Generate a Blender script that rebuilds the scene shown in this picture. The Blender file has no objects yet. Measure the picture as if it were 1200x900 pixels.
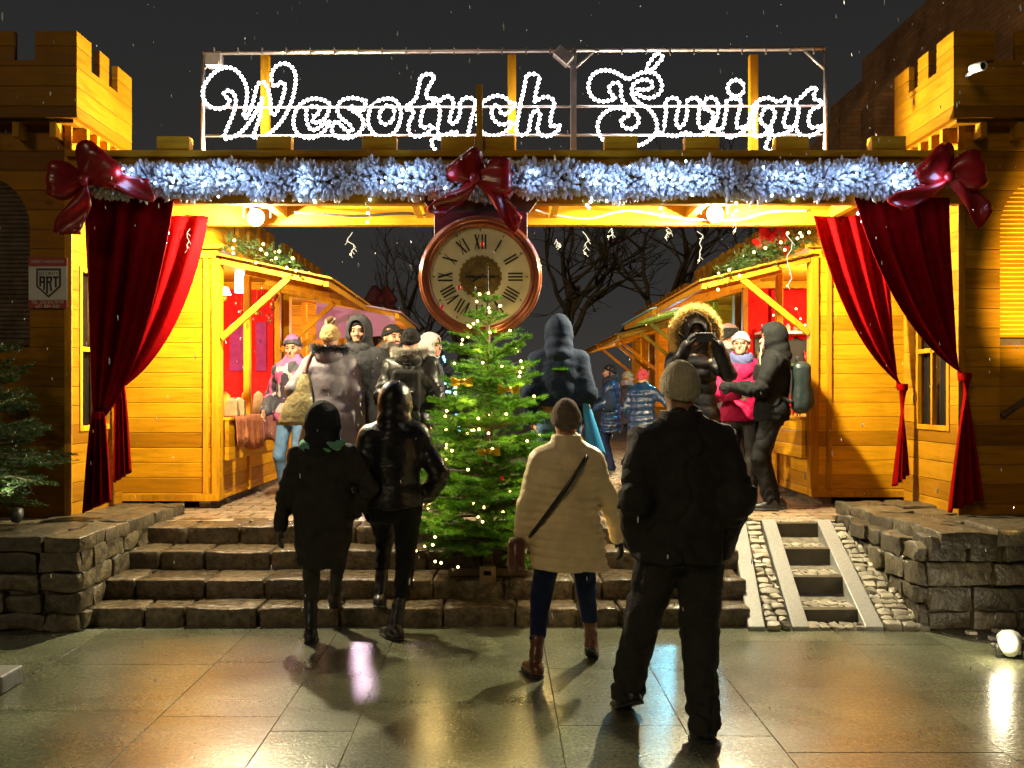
import bpy, bmesh, math, random
import numpy as np
from mathutils import Vector, Matrix
random.seed(7)
RNG = np.random.default_rng(11)
PI = math.pi
scene = bpy.context.scene
COL = scene.collection

# ------------------------------------------------------------------ camera geometry (photo 1200 x 900)
F, CX, CY, EYE = 1100.0, 585.0, 463.0, 1.65
def P(px, py, d):
    return Vector(((px - CX) / F * d, d, EYE + (CY - py) / F * d))
ZP = 0.56            # height of the plaza above the pavement

# ------------------------------------------------------------------ materials
def nd(nt, typ, **kw):
    n = nt.nodes.new(typ)
    for k, v in kw.items():
        setattr(n, k, v)
    return n
def new_mat(name):
    m = bpy.data.materials.new(name); m.use_nodes = True
    nt = m.node_tree; nt.nodes.clear()
    out = nd(nt, 'ShaderNodeOutputMaterial'); b = nd(nt, 'ShaderNodeBsdfPrincipled')
    nt.links.new(b.outputs[0], out.inputs[0])
    return m, nt, b, out
def rgba(c): return (c[0], c[1], c[2], 1.0)
def math_node(nt, op, a, b=None):
    n = nd(nt, 'ShaderNodeMath', operation=op)
    for i, v in enumerate((a, b)):
        if v is None: continue
        if hasattr(v, 'node'): nt.links.new(v, n.inputs[i])
        else: n.inputs[i].default_value = v
    return n.outputs[0]
def mix_col(nt, fac, a, b, blend='MIX'):
    n = nd(nt, 'ShaderNodeMix', data_type='RGBA', blend_type=blend)
    for sock, v in ((n.inputs[0], fac), (n.inputs[6], a), (n.inputs[7], b)):
        if hasattr(v, 'node'): nt.links.new(v, sock)
        elif isinstance(v, (int, float)): sock.default_value = v
        else: sock.default_value = rgba(v)
    return n.outputs[2]
def ramp(nt, fac, stops):
    n = nd(nt, 'ShaderNodeValToRGB')
    el = n.color_ramp.elements
    while len(el) < len(stops): el.new(0.5)
    for e, (p, c) in zip(el, stops):
        e.position = p; e.color = rgba(c) if not isinstance(c, (int, float)) else (c, c, c, 1)
    nt.links.new(fac, n.inputs[0])
    return n.outputs[0]
def coords(nt, scale=(1, 1, 1), kind='Object'):
    t = nd(nt, 'ShaderNodeTexCoord'); mp = nd(nt, 'ShaderNodeMapping')
    mp.inputs['Scale'].default_value = scale
    nt.links.new(t.outputs[kind], mp.inputs[0])
    return mp.outputs[0]
def noise(nt, vec, scale, detail=4, rough=0.55, out=0):
    n = nd(nt, 'ShaderNodeTexNoise'); n.inputs['Scale'].default_value = scale
    n.inputs['Detail'].default_value = detail; n.inputs['Roughness'].default_value = rough
    nt.links.new(vec, n.inputs['Vector'])
    return n.outputs[out]
def bump(nt, bsdf, height, strength=0.3, dist=0.02):
    b = nd(nt, 'ShaderNodeBump'); b.inputs['Strength'].default_value = strength
    b.inputs['Distance'].default_value = dist
    nt.links.new(height, b.inputs['Height']); nt.links.new(b.outputs[0], bsdf.inputs['Normal'])

def simple(name, col, rough=0.6, var=0.25, nscale=12, bstr=0.15, metal=0.0, bscale=60, bdist=0.004, spec=0.5, sheen=0.0, coat=0.0, island=0.0):
    m, nt, b, out = new_mat(name)
    v = coords(nt)
    f = noise(nt, v, nscale, 5)
    lo = tuple(c * (1 - var) for c in col); hi = tuple(min(1, c * (1 + var)) for c in col)
    c = ramp(nt, f, [(0.3, lo), (0.7, hi)])
    if island:
        g = nd(nt, 'ShaderNodeNewGeometry')
        r = ramp(nt, g.outputs['Random Per Island'], [(0, 1 - island), (1, 1 + island * .6)])
        c = mix_col(nt, 1.0, c, r, 'MULTIPLY')
    nt.links.new(c, b.inputs['Base Color'])
    b.inputs['Metallic'].default_value = metal
    b.inputs['Specular IOR Level'].default_value = spec
    rr = ramp(nt, noise(nt, v, nscale * .7, 3), [(0.3, max(0.02, rough * .8)), (0.7, min(1, rough * 1.2))])
    nt.links.new(rr, b.inputs['Roughness'])
    if sheen: b.inputs['Sheen Weight'].default_value = sheen
    if coat: b.inputs['Coat Weight'].default_value = coat
    if bstr: bump(nt, b, noise(nt, v, bscale, 4), bstr, bdist)
    return m

def fabric(name, col, rough=0.85, fold=0.5, fscale=9, weave=900, sheen=0.0, var=0.2, spec=0.1):
    m, nt, b, out = new_mat(name)
    v = coords(nt)
    c = ramp(nt, noise(nt, v, 14, 6), [(0.3, tuple(x * (1 - var) for x in col)), (0.7, tuple(min(1, x * (1 + var)) for x in col))])
    nt.links.new(c, b.inputs['Base Color'])
    b.inputs['Roughness'].default_value = rough
    b.inputs['Specular IOR Level'].default_value = spec
    b.inputs['Sheen Weight'].default_value = sheen
    n1 = noise(nt, v, fscale, 5, .6); n2 = noise(nt, v, weave, 1)
    h = math_node(nt, 'ADD', n1, math_node(nt, 'MULTIPLY', n2, 0.03))
    bump(nt, b, h, fold, 0.03)
    return m

def wood(name, base, board=0.15, axis='Z', grain='X', groove=True, rough=0.6, dark=0.55, knots=True):
    """Planks stacked along `axis` with grain along `grain`; knots, board-to-board tint and real groove relief by bump."""
    m, nt, b, out = new_mat(name)
    t = nd(nt, 'ShaderNodeTexCoord'); sep = nd(nt, 'ShaderNodeSeparateXYZ')
    nt.links.new(t.outputs['Object'], sep.inputs[0])
    s = {'X': 0, 'Y': 1, 'Z': 2}
    ax = sep.outputs[s[axis]]
    q = math_node(nt, 'DIVIDE', ax, board)
    idx = math_node(nt, 'FLOOR', q); fr = math_node(nt, 'FRACT', q)
    wn = nd(nt, 'ShaderNodeTexWhiteNoise', noise_dimensions='1D'); nt.links.new(idx, wn.inputs['W'])
    sc = [9.0, 9.0, 9.0]
    for g in grain: sc[s[g]] = 0.9
    vec = nd(nt, 'ShaderNodeVectorMath', operation='MULTIPLY'); vec.inputs[1].default_value = sc
    nt.links.new(t.outputs['Object'], vec.inputs[0])
    off = nd(nt, 'ShaderNodeCombineXYZ')
    sh = math_node(nt, 'MULTIPLY', wn.outputs[0], 37.0)
    for i in range(3): nt.links.new(sh, off.inputs[i])
    va = nd(nt, 'ShaderNodeVectorMath', operation='ADD')
    nt.links.new(vec.outputs[0], va.inputs[0]); nt.links.new(off.outputs[0], va.inputs[1])
    g1 = noise(nt, va.outputs[0], 3.0, 8, 0.65)
    c = ramp(nt, g1, [(0.28, tuple(x * dark for x in base)), (0.5, tuple(x * .92 for x in base)), (0.75, tuple(min(1, x * 1.15) for x in base))])
    tint = ramp(nt, wn.outputs[0], [(0, (.6, .54, .46)), (.35, (.9, .86, .8)), (.7, (1.0, 1.0, 1.0)), (1, (1.12, 1.12, 1.0))])
    c = mix_col(nt, 1.0, c, tint, 'MULTIPLY')
    if knots:
        kv = nd(nt, 'ShaderNodeVectorMath', operation='MULTIPLY'); k3 = [3.2, 3.2, 3.2]
        for g in grain: k3[s[g]] = 1.7
        kv.inputs[1].default_value = k3
        nt.links.new(t.outputs['Object'], kv.inputs[0])
        vo = nd(nt, 'ShaderNodeTexVoronoi'); vo.inputs['Scale'].default_value = 1.0
        nt.links.new(kv.outputs[0], vo.inputs['Vector'])
        kf = ramp(nt, vo.outputs['Distance'], [(0.03, 1.0), (0.085, 0.0)])
        c = mix_col(nt, math_node(nt, 'MULTIPLY', kf, 0.8), c, tuple(x * .3 for x in base))
    h = math_node(nt, 'MULTIPLY', g1, 0.12)
    if groove:
        d = math_node(nt, 'ABSOLUTE', math_node(nt, 'SUBTRACT', fr, 0.5))
        gr = ramp(nt, d, [(0.462, 1.0), (0.492, 0.0)])
        c = mix_col(nt, ramp(nt, d, [(0.472, 0.0), (0.495, 0.6)]), c, tuple(x * .28 for x in base))
        h = math_node(nt, 'ADD', h, gr)
    # weathering stains, rain runs
    st = noise(nt, coords(nt, (1.2, 1.2, .35)), 2.6, 5)
    c = mix_col(nt, ramp(nt, st, [(0.48, 0.0), (0.75, 0.5)]), c, tuple(x * .5 for x in base))
    nt.links.new(c, b.inputs['Base Color'])
    rr = ramp(nt, g1, [(0.3, rough * .75), (0.8, min(1, rough * 1.2))]); nt.links.new(rr, b.inputs['Roughness'])
    b.inputs['Specular IOR Level'].default_value = .12
    bump(nt, b, h, 0.6, 0.012)
    return m

def emit(name, col, strength):
    m = bpy.data.materials.new(name); m.use_nodes = True
    nt = m.node_tree; nt.nodes.clear()
    o = nd(nt, 'ShaderNodeOutputMaterial'); e = nd(nt, 'ShaderNodeEmission')
    e.inputs[0].default_value = rgba(col); e.inputs[1].default_value = strength
    nt.links.new(e.outputs[0], o.inputs[0])
    return m
def leafy(name, col, trans=0.35, rough=0.5, var=0.45, tcol=None):
    m, nt, b, out = new_mat(name)
    g = nd(nt, 'ShaderNodeNewGeometry')
    v = coords(nt)
    c = ramp(nt, noise(nt, v, 5, 3), [(0.3, tuple(x * (1 - var) for x in col)), (0.7, tuple(x * (1 + var) for x in col))])
    r = ramp(nt, g.outputs['Random Per Island'], [(0, 1 - var * .75), (1, 1 + var * .5)])
    c = mix_col(nt, 1.0, c, r, 'MULTIPLY')
    nt.links.new(c, b.inputs['Base Color']); b.inputs['Roughness'].default_value = rough
    tr = nd(nt, 'ShaderNodeBsdfTranslucent'); mx = nd(nt, 'ShaderNodeMixShader'); mx.inputs[0].default_value = trans
    nt.links.new(c if tcol is None else mix_col(nt, 1.0, c, tcol, 'MULTIPLY'), tr.inputs[0])
    nt.links.new(b.outputs[0], mx.inputs[1]); nt.links.new(tr.outputs[0], mx.inputs[2]); nt.links.new(mx.outputs[0], out.inputs[0])
    return m

# ------------------------------------------------------------------ mesh collecting
def np_mesh(name, V, polys_list, mats, mat_idx=None, smooth=False):
    """polys_list: list of (M,k) int arrays."""
    me = bpy.data.meshes.new(name)
    V = np.asarray(V, dtype=np.float32).reshape(-1, 3)
    loops = np.concatenate([p.ravel() for p in polys_list]).astype(np.int32)
    tot = np.concatenate([np.full(len(p), p.shape[1], dtype=np.int32) for p in polys_list])
    start = np.concatenate([[0], np.cumsum(tot)[:-1]]).astype(np.int32)
    me.vertices.add(len(V)); me.vertices.foreach_set('co', V.ravel())
    me.loops.add(len(loops)); me.loops.foreach_set('vertex_index', loops)
    me.polygons.add(len(tot)); me.polygons.foreach_set('loop_start', start)
    for m in (mats if isinstance(mats, (list, tuple)) else [mats]): me.materials.append(m)
    if mat_idx is not None: me.polygons.foreach_set('material_index', np.asarray(mat_idx, dtype=np.int32))
    me.polygons.foreach_set('use_smooth', np.full(len(tot), bool(smooth)))
    me.update(calc_edges=True)
    me.validate()
    return me
def link(name, me, parent=None, loc=None):
    o = bpy.data.objects.new(name, me); COL.objects.link(o)
    if parent is not None: o.parent = parent
    if loc is not None: o.location = loc
    return o

class MB:
    def __init__(s): s.v = []; s.f = []; s.m = []; s.sm = []; s.n = 0
    def add(s, verts, faces, mi=0, smooth=False):
        s.v.extend([tuple(p) for p in verts])
        for f in faces:
            s.f.append(tuple(i + s.n for i in f)); s.m.append(mi); s.sm.append(smooth)
        s.n += len(verts); return s
    def bx(s, x0, x1, y0, y1, z0, z1, mi=0):
        v = [(x, y, z) for z in (z0, z1) for y in (y0, y1) for x in (x0, x1)]
        return s.add(v, [(0, 2, 3, 1), (4, 5, 7, 6), (0, 1, 5, 4), (2, 6, 7, 3), (0, 4, 6, 2), (1, 3, 7, 5)], mi)
    def beam(s, a, b, w, h, up=(0, 0, 1), mi=0):
        a = Vector(a); b = Vector(b); d = (b - a).normalized(); up = Vector(up)
        r = d.cross(up)
        if r.length < 1e-4: r = d.cross(Vector((0, 1, 0)))
        r.normalize(); u = r.cross(d).normalized()
        v = []
        for p in (a, b):
            for j in (-1, 1):
                for i in (-1, 1): v.append(p + r * (i * w / 2) + u * (j * h / 2))
        return s.add(v, [(0, 1, 3, 2), (4, 6, 7, 5), (0, 4, 5, 1), (2, 3, 7, 6), (0, 2, 6, 4), (1, 5, 7, 3)], mi)
    def tube(s, path, r, n=6, mi=0, closed=False, smooth=True):
        path = [Vector(p) for p in path]; m = len(path)
        rs = r if isinstance(r, (list, tuple)) else [r] * m
        up = Vector((0.13, 0.2, 1)); vs = []; prev = None
        for i, p in enumerate(path):
            if closed: t = path[(i + 1) % m] - path[i - 1]
            else: t = path[min(i + 1, m - 1)] - path[max(i - 1, 0)]
            if t.length < 1e-9: t = Vector((0, 0, 1))
            t.normalize()
            if prev is None:
                a = t.cross(up)
                if a.length < .1: a = t.cross(Vector((1, 0, 0)))
            else:
                a = prev - t * prev.dot(t)
                if a.length < 1e-4: a = t.cross(up)
            a.normalize(); prev = a; b = t.cross(a)
            for k in range(n):
                an = 2 * PI * k / n
                vs.append(p + a * (math.cos(an) * rs[i]) + b * (math.sin(an) * rs[i]))
        fs = []
        for i in range(m if closed else m - 1):
            j = (i + 1) % m
            for k in range(n):
                k2 = (k + 1) % n
                fs.append((i * n + k, i * n + k2, j * n + k2, j * n + k))
        if not closed:
            fs.append(tuple(range(n - 1, -1, -1))); fs.append(tuple((m - 1) * n + k for k in range(n)))
        return s.add(vs, fs, mi, smooth)
    def ball(s, c, r, mi=0, seg=8, rings=5, scale=(1, 1, 1)):
        c = Vector(c); vs = []; fs = []
        vs.append((c.x, c.y, c.z + r * scale[2]))
        for i in range(1, rings):
            th = PI * i / rings
            for k in range(seg):
                a = 2 * PI * k / seg
                vs.append((c.x + r * scale[0] * math.sin(th) * math.cos(a), c.y + r * scale[1] * math.sin(th) * math.sin(a), c.z + r * scale[2] * math.cos(th)))
        vs.append((c.x, c.y, c.z - r * scale[2])); last = len(vs) - 1
        for k in range(seg):
            k2 = (k + 1) % seg
            fs.append((0, 1 + k, 1 + k2)); fs.append((last, last - seg + k2, last - seg + k))
            for i in range(rings - 2):
                a = 1 + i * seg
                fs.append((a + k, a + seg + k, a + seg + k2, a + k2))
        return s.add(vs, fs, mi, True)
    def lathe(s, prof, c, axis=(0, 0, 1), n=32, mi=0, smooth=True):
        """prof: (radius, along-axis) pairs, closed off where radius is 0."""
        c = Vector(c); w = Vector(axis).normalized(); u = w.cross(Vector((0, 0, 1)))
        if u.length < .1: u = Vector((1, 0, 0))
        u.normalize(); v = w.cross(u); vs = []
        for (r, t) in prof:
            for k in range(n):
                a = 2 * PI * k / n
                vs.append(c + w * t + u * (r * math.cos(a)) + v * (r * math.sin(a)))
        fs = []
        for i in range(len(prof) - 1):
            for k in range(n):
                k2 = (k + 1) % n
                fs.append((i * n + k, i * n + k2, (i + 1) * n + k2, (i + 1) * n + k))
        return s.add(vs, fs, mi, smooth)
    def prism(s, pts, a, b, mi=0):
        """pts: outline as Vectors at offset a; extruded by vector (b)."""
        n = len(pts); A = [Vector(p) + Vector(a) for p in pts]; B = [p + Vector(b) for p in A]
        fs = [tuple(range(n - 1, -1, -1)), tuple(range(n, 2 * n))]
        for i in range(n):
            j = (i + 1) % n; fs.append((i, j, n + j, n + i))
        return s.add(A + B, fs, mi)
    def grid(s, rows, mi=0, smooth=True, closed=False):
        m = len(rows[0]); vs = [p for r in rows for p in r]; fs = []
        for i in range(len(rows) - 1):
            for k in range(m if closed else m - 1):
                k2 = (k + 1) % m
                fs.append((i * m + k, i * m + k2, (i + 1) * m + k2, (i + 1) * m + k))
        return s.add(vs, fs, mi, smooth)
    def build(s, name, mats, parent=None, bevel=0.0, origin=None, solid=0.0, seg=2, fix=True):
        org = Vector(origin) if origin is not None else (Vector(parent.matrix_world.translation) if False else (parent_loc(parent)))
        me = bpy.data.meshes.new(name)
        me.from_pydata([(x - org.x, y - org.y, z - org.z) for (x, y, z) in s.v], [], s.f)
        for m in (mats if isinstance(mats, (list, tuple)) else [mats]): me.materials.append(m)
        me.polygons.foreach_set('material_index', s.m); me.polygons.foreach_set('use_smooth', s.sm)
        me.update()
        if fix:
            bm = bmesh.new(); bm.from_mesh(me); bmesh.ops.recalc_face_normals(bm, faces=bm.faces); bm.to_mesh(me); bm.free()
        o = link(name, me, parent)
        if parent is None or origin is not None: o.location = org if parent is None else org - parent_loc(parent)
        if solid:
            md = o.modifiers.new('solid', 'SOLIDIFY'); md.thickness = solid; md.offset = 0
        if bevel:
            md = o.modifiers.new('bevel', 'BEVEL'); md.width = bevel; md.segments = seg; md.limit_method = 'ANGLE'; md.angle_limit = math.radians(40)
        return o
    def base(s):
        a = np.array(s.v); return Vector((a[:, 0].mean(), a[:, 1].mean(), a[:, 2].min()))
def parent_loc(p):
    l = Vector((0, 0, 0))
    while p is not None:
        l += Vector(p.location); p = p.parent
    return l
def tag(o, label=None, cat=None, group=None, kind=None):
    if label: o['label'] = label
    if cat: o['category'] = cat
    if group: o['group'] = group
    if kind: o['kind'] = kind
    return o
def thing(name, label, cat, loc=(0, 0, 0), rotz=0.0, group=None):
    o = bpy.data.objects.new(name, None); COL.objects.link(o)
    o.location = loc; o.rotation_euler = (0, 0, rotz); o.empty_display_size = .1
    return tag(o, label, cat, group)
def single(name, mb, mats, label, cat, group=None, **kw):
    o = mb.build(name, mats, None, origin=mb.base(), **kw)
    return tag(o, label, cat, group)
def structure(name, mb, mats, **kw):
    o = mb.build(name, mats, None, **kw)
    return tag(o, kind='structure')
def light(name, typ, loc, power, col, size=0.08, **kw):
    l = bpy.data.lights.new(name, typ); l.energy = power; l.color = col
    if typ in ('POINT', 'SPOT'): l.shadow_soft_size = size
    for k, v in kw.items(): setattr(l, k, v)
    o = bpy.data.objects.new(name, l); COL.objects.link(o); o.location = loc
    return o
def aim(o, target):
    o.rotation_euler = (Vector(target) - Vector(o.location)).to_track_quat('-Z', 'Y').to_euler()
def catmull(pts, step, closed=False):
    pts = [Vector(p) for p in pts]; n = len(pts); out = []
    for i in range(n if closed else n - 1):
        p1, p2 = pts[i], pts[(i + 1) % n]
        p0 = pts[i - 1] if (closed or i > 0) else p1 * 2 - p2
        p3 = pts[(i + 2) % n] if (closed or i + 2 < n) else p2 * 2 - p1
        k = max(1, int((p2 - p1).length / step))
        for j in range(k):
            t = j / k
            out.append(0.5 * ((2 * p1) + (p2 - p0) * t + (2 * p0 - 5 * p1 + 4 * p2 - p3) * t * t + (3 * p1 - p0 - 3 * p2 + p3) * t ** 3))
    if not closed: out.append(pts[-1])
    return out
def snoise(Pn, freq, seed=0, oct=3):
    r = np.random.default_rng(seed); out = np.zeros(len(Pn), dtype=np.float32); amp = 1.0; tot = 0
    for o in range(oct):
        for _ in range(3):
            d = r.normal(size=3); d /= np.linalg.norm(d)
            out += amp * np.sin(freq * (2 ** o) * (Pn @ d.astype(np.float32)) + r.uniform(0, 6.28)).astype(np.float32)
        tot += amp * 3; amp *= .55
    return out / tot * 2
# ------------------------------------------------------------------ smooth bodies: signed distances meshed by surface nets
def surf_nets(f, lo, hi, h):
    lo = np.asarray(lo, np.float32); hi = np.asarray(hi, np.float32)
    n = np.ceil((hi - lo) / h).astype(int) + 1
    ax = [lo[i] + h * np.arange(n[i], dtype=np.float32) for i in range(3)]
    G = np.stack(np.meshgrid(*ax, indexing='ij'), -1).reshape(-1, 3)
    val = f(G).astype(np.float32).reshape(n)
    ins = val < 0
    offs = [(i, j, k) for i in (0, 1) for j in (0, 1) for k in (0, 1)]
    sl = lambda o: tuple(slice(o[a], n[a] - 1 + o[a]) for a in range(3))
    cnt = sum(ins[sl(o)].astype(np.int8) for o in offs)
    C = np.argwhere((cnt > 0) & (cnt < 8))
    V = np.stack([val[C[:, 0] + o[0], C[:, 1] + o[1], C[:, 2] + o[2]] for o in offs], 1)
    S = np.zeros((len(C), 3), np.float32); K = np.zeros(len(C), np.float32)
    for i in range(8):
        for j in range(i + 1, 8):
            d = np.array(offs[j]) - np.array(offs[i])
            if np.abs(d).sum() != 1: continue
            cr = (V[:, i] < 0) != (V[:, j] < 0)
            t = V[cr, i] / (V[cr, i] - V[cr, j])
            S[cr] += np.array(offs[i]) + t[:, None] * d; K[cr] += 1
    verts = lo + h * (C + S / K[:, None])
    idx = np.full(n - 1, -1, np.int64); idx[tuple(C.T)] = np.arange(len(C))
    quads = []
    for a in range(3):
        b, c = (a + 1) % 3, (a + 2) % 3
        s0 = [slice(None)] * 3; s1 = [slice(None)] * 3
        s0[a] = slice(0, n[a] - 1); s1[a] = slice(1, n[a])
        A = ins[tuple(s0)]; B = ins[tuple(s1)]
        E = np.argwhere(A != B)
        E = E[(E[:, b] > 0) & (E[:, c] > 0) & (E[:, b] < n[b] - 1) & (E[:, c] < n[c] - 1)]
        sgn = A[tuple(E.T)]
        q = []
        for (db, dc) in ((1, 1), (0, 1), (0, 0), (1, 0)):
            e = E.copy(); e[:, b] -= db; e[:, c] -= dc
            q.append(idx[tuple(e.T)])
        q = np.stack(q, 1); q[~sgn] = q[~sgn][:, ::-1]
        quads.append(q)
    return verts, np.concatenate(quads)
def n3(v): return np.asarray(v, np.float32)
def cap(Pn, a, b, ra, rb, par=False):
    a = n3(a); b = n3(b); ba = b - a; pa = Pn - a
    t = np.clip(pa @ ba / (ba @ ba + 1e-9), 0, 1)
    d = np.linalg.norm(pa - t[:, None] * ba, axis=1) - (ra + (rb - ra) * t)
    return (d, t * math.sqrt(float(ba @ ba))) if par else d
def ell(Pn, c, r):
    q = (Pn - n3(c)) / n3(r); k0 = np.linalg.norm(q, axis=1); k1 = np.linalg.norm(q / n3(r), axis=1) + 1e-9
    return k0 * (k0 - 1) / k1
def smin(a, b, k):
    h = np.clip(0.5 + 0.5 * (b - a) / k, 0, 1)
    return b + (a - b) * h - k * h * (1 - h)
def smax(a, b, k): return -smin(-a, -b, k)
def rbox(Pn, c, half, r):
    q = np.abs(Pn - n3(c)) - (n3(half) - r)
    return np.linalg.norm(np.maximum(q, 0), axis=1) + np.minimum(q.max(1), 0) - r
def ik(a, c, l1, l2, hint):
    a = Vector(a); c = Vector(c); d = c - a; L = d.length
    if L > (l1 + l2) * .998:
        c = a + d.normalized() * (l1 + l2) * .998; d = c - a; L = d.length
    d.normalize(); ca = max(-1, min(1, (l1 * l1 + L * L - l2 * l2) / (2 * l1 * L)))
    hh = Vector(hint); p = hh - d * hh.dot(d); p.normalize()
    return a + d * (l1 * ca) + p * (l1 * math.sqrt(1 - ca * ca)), c

MALE = [(.80, .165, .105), (.92, .172, .118), (1.08, .16, .11), (1.25, .178, .12), (1.36, .185, .122), (1.43, .16, .10), (1.475, .10, .075), (1.51, .066, .066), (1.56, .06, .06)]
FEMALE = [(.80, .17, .105), (.92, .178, .12), (1.08, .14, .10), (1.25, .155, .12), (1.36, .165, .12), (1.43, .14, .095), (1.475, .085, .07), (1.51, .06, .062), (1.56, .055, .056)]

def person(label, x, y, z, rot, H, feet=None, hands=None, hints=None, lean=0.0, tilt=0.0, head=(0, 0), female=False,
           jacket=None, trousers=None, shoes=None, hat=None, hood=None, glove=None, scarf=None, face=True, beard=False,
           skin=None, h=.012, group=None, extras=None, hips=0.0):
    sc = H / 1.75
    root = thing('person', label, 'person', (x, y, z), rot, group)
    prof = FEMALE if female else MALE
    hipz = .91 * sc + hips
    sw = (.165 if female else .185) * sc
    feet = feet or {}
    hands = hands or {}
    hints = hints or {}
    J = {}
    def shear(p):     # lean of the trunk above the hips
        t = (p[2] - hipz)
        return Vector((p[0] + tilt * t, p[1] + lean * t, p[2]))
    for s, k in ((-1, 'L'), (1, 'R')):
        fx, fy, fz, pitch, yaw = feet.get(k, (s * .09, 0, 0, 0, s * -.12))
        ank = Vector((fx, fy - .05 * math.cos(0) * 0, fz + .085 * sc + .05 * math.sin(abs(pitch))))
        hip = Vector((s * .095 * sc, 0, hipz - .02))
        kn, ank = ik(hip, ank, .425 * sc, .415 * sc, (s * .08, 1, 0))
        J['hip' + k], J['kn' + k], J['an' + k], J['ft' + k] = hip, kn, ank, (pitch, yaw)
        sh = shear((s * sw, 0, 1.39 * sc + hips))
        wr = hands.get(k, (s * .27, .03, .82))
        wr = Vector((wr[0] * sc, wr[1] * sc, wr[2] * sc + hips))
        el, wr = ik(sh, wr, .30 * sc, .265 * sc, hints.get(k, (s * .5, -1, -.1)))
        J['sh' + k], J['el' + k], J['wr' + k] = sh, el, wr
    nk = shear((0, -.005, 1.47 * sc + hips))
    hc = shear((0, .02, 1.625 * sc + hips))
    R = Matrix.Rotation(head[0], 3, 'Z') @ Matrix.Rotation(head[1], 3, 'X')
    Rn = np.array(R, np.float32)
    hcn = n3(hc)
    def HL(Pn): return ((Pn - hcn) @ Rn) / sc          # into head space
    def inv_shear(Pn):
        Q = Pn.copy(); t = Pn[:, 2] - hipz
        t = np.where(t > 0, t, 0)
        Q[:, 0] -= tilt * t; Q[:, 1] -= lean * t
        return Q
    def torso(Pn, pr, th, thn=None):
        Q = inv_shear(Pn); zz = (Q[:, 2] - hips) / sc
        zs = [p[0] for p in pr]
        a = np.interp(zz, zs, [p[1] for p in pr]); b = np.interp(zz, zs, [p[2] for p in pr])
        yo = np.interp(zz, zs, [(p[3] if len(p) > 3 else 0) for p in pr])
        tt_ = th * np.clip((1.57 - zz) / .13, .25, 1); a = a + tt_; b = b + tt_
        q = np.sqrt((Q[:, 0] / sc / a) ** 2 + ((Q[:, 1] / sc - yo) / b) ** 2)
        d = (q - 1) * np.minimum(a, b) * sc * .92
        return np.maximum(d, np.maximum(zs[0] - zz, zz - zs[-1]) * sc)
    def emit_part(name, f, lo, hi, hh, mat, parent=root, mi=None, extra=None, sub=None):
        v, q = surf_nets(f, lo, hi, hh)
        polys = [q]; mats = mat if isinstance(mat, list) else [mat]
        idx = None
        if mi is not None: idx = mi(v[q].mean(1))
        if extra:
            for (v2, q2, m2) in extra:
                polys.append(q2 + len(v)); v = np.concatenate([v, v2])
                idx = np.concatenate([idx if idx is not None else np.zeros(len(polys[0]), int), np.full(len(q2), m2)])
        me = np_mesh(name, v, polys, mats, idx, True)
        return link(name, me, parent)
    skin = skin or M['skin']
    # ---- head (fine) and hands (fine), one body mesh
    def head_d(Pn):
        Q = HL(Pn)
        d = ell(Q, (0, -.012, .028), (.077, .097, .09))
        d = smin(d, ell(Q, (0, .022, -.05), (.058, .066, .066)), .04)
        d = smin(d, ell(Q, (0, .066, -.088), (.026, .024, .022)), .03)
        d = smin(d, cap(Q, (0, .088, .0), (0, .108, -.03), .009, .015), .012)
        d = smin(d, cap(Q, (-.035, .08, .026), (.035, .08, .026), .011, .011), .02)
        for s in (-1, 1):
            d = smax(d, -ell(Q, (s * .033, .104, .004), (.019, .02, .012)), .012)
            d = np.minimum(d, ell(Q, (s * .033, .079, .003), (.013, .013, .011)))
            d = smin(d, ell(Q, (s * .079, -.012, -.008), (.011, .022, .034)), .008)
            d = smin(d, ell(Q, (s * .042, .06, -.03), (.022, .022, .02)), .02)
        d = smin(d, cap(Q, (-.018, .086, -.058), (.018, .086, -.058), .008, .008), .01)
        return d * sc
    def body_d(Pn):
        d = torso(Pn, prof, -.004)
        for s, k in ((-1, 'L'), (1, 'R')):
            d = smin(d, smin(cap(Pn, J['sh' + k], J['el' + k], .047 * sc, .038 * sc), cap(Pn, J['el' + k], J['wr' + k], .038 * sc, .025 * sc), .02), .04)
            d = smin(d, smin(cap(Pn, J['hip' + k], J['kn' + k], .078 * sc, .05 * sc), cap(Pn, J['kn' + k], J['an' + k], .05 * sc, .034 * sc), .03), .03)
        d = smin(d, cap(Pn, nk - Vector((0, 0, .03)), hc + R @ Vector((0, -.03, -.06 * sc)), .055 * sc, .052 * sc), .03)
        if not face: d = smin(d, ell(HL(Pn), (0, 0, 0), (.074, .09, .108)) * sc, .02)
        return d
    allp = np.array([list(J[k]) for k in J if len(J[k]) == 3] + [list(hc)])
    lo = allp.min(0) - .16; hi = allp.max(0) + .2; lo[2] = J['anL'].z - .03 if J['anL'].z < J['anR'].z else J['anR'].z - .03
    lo[2] -= .04
    ex = []
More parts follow.
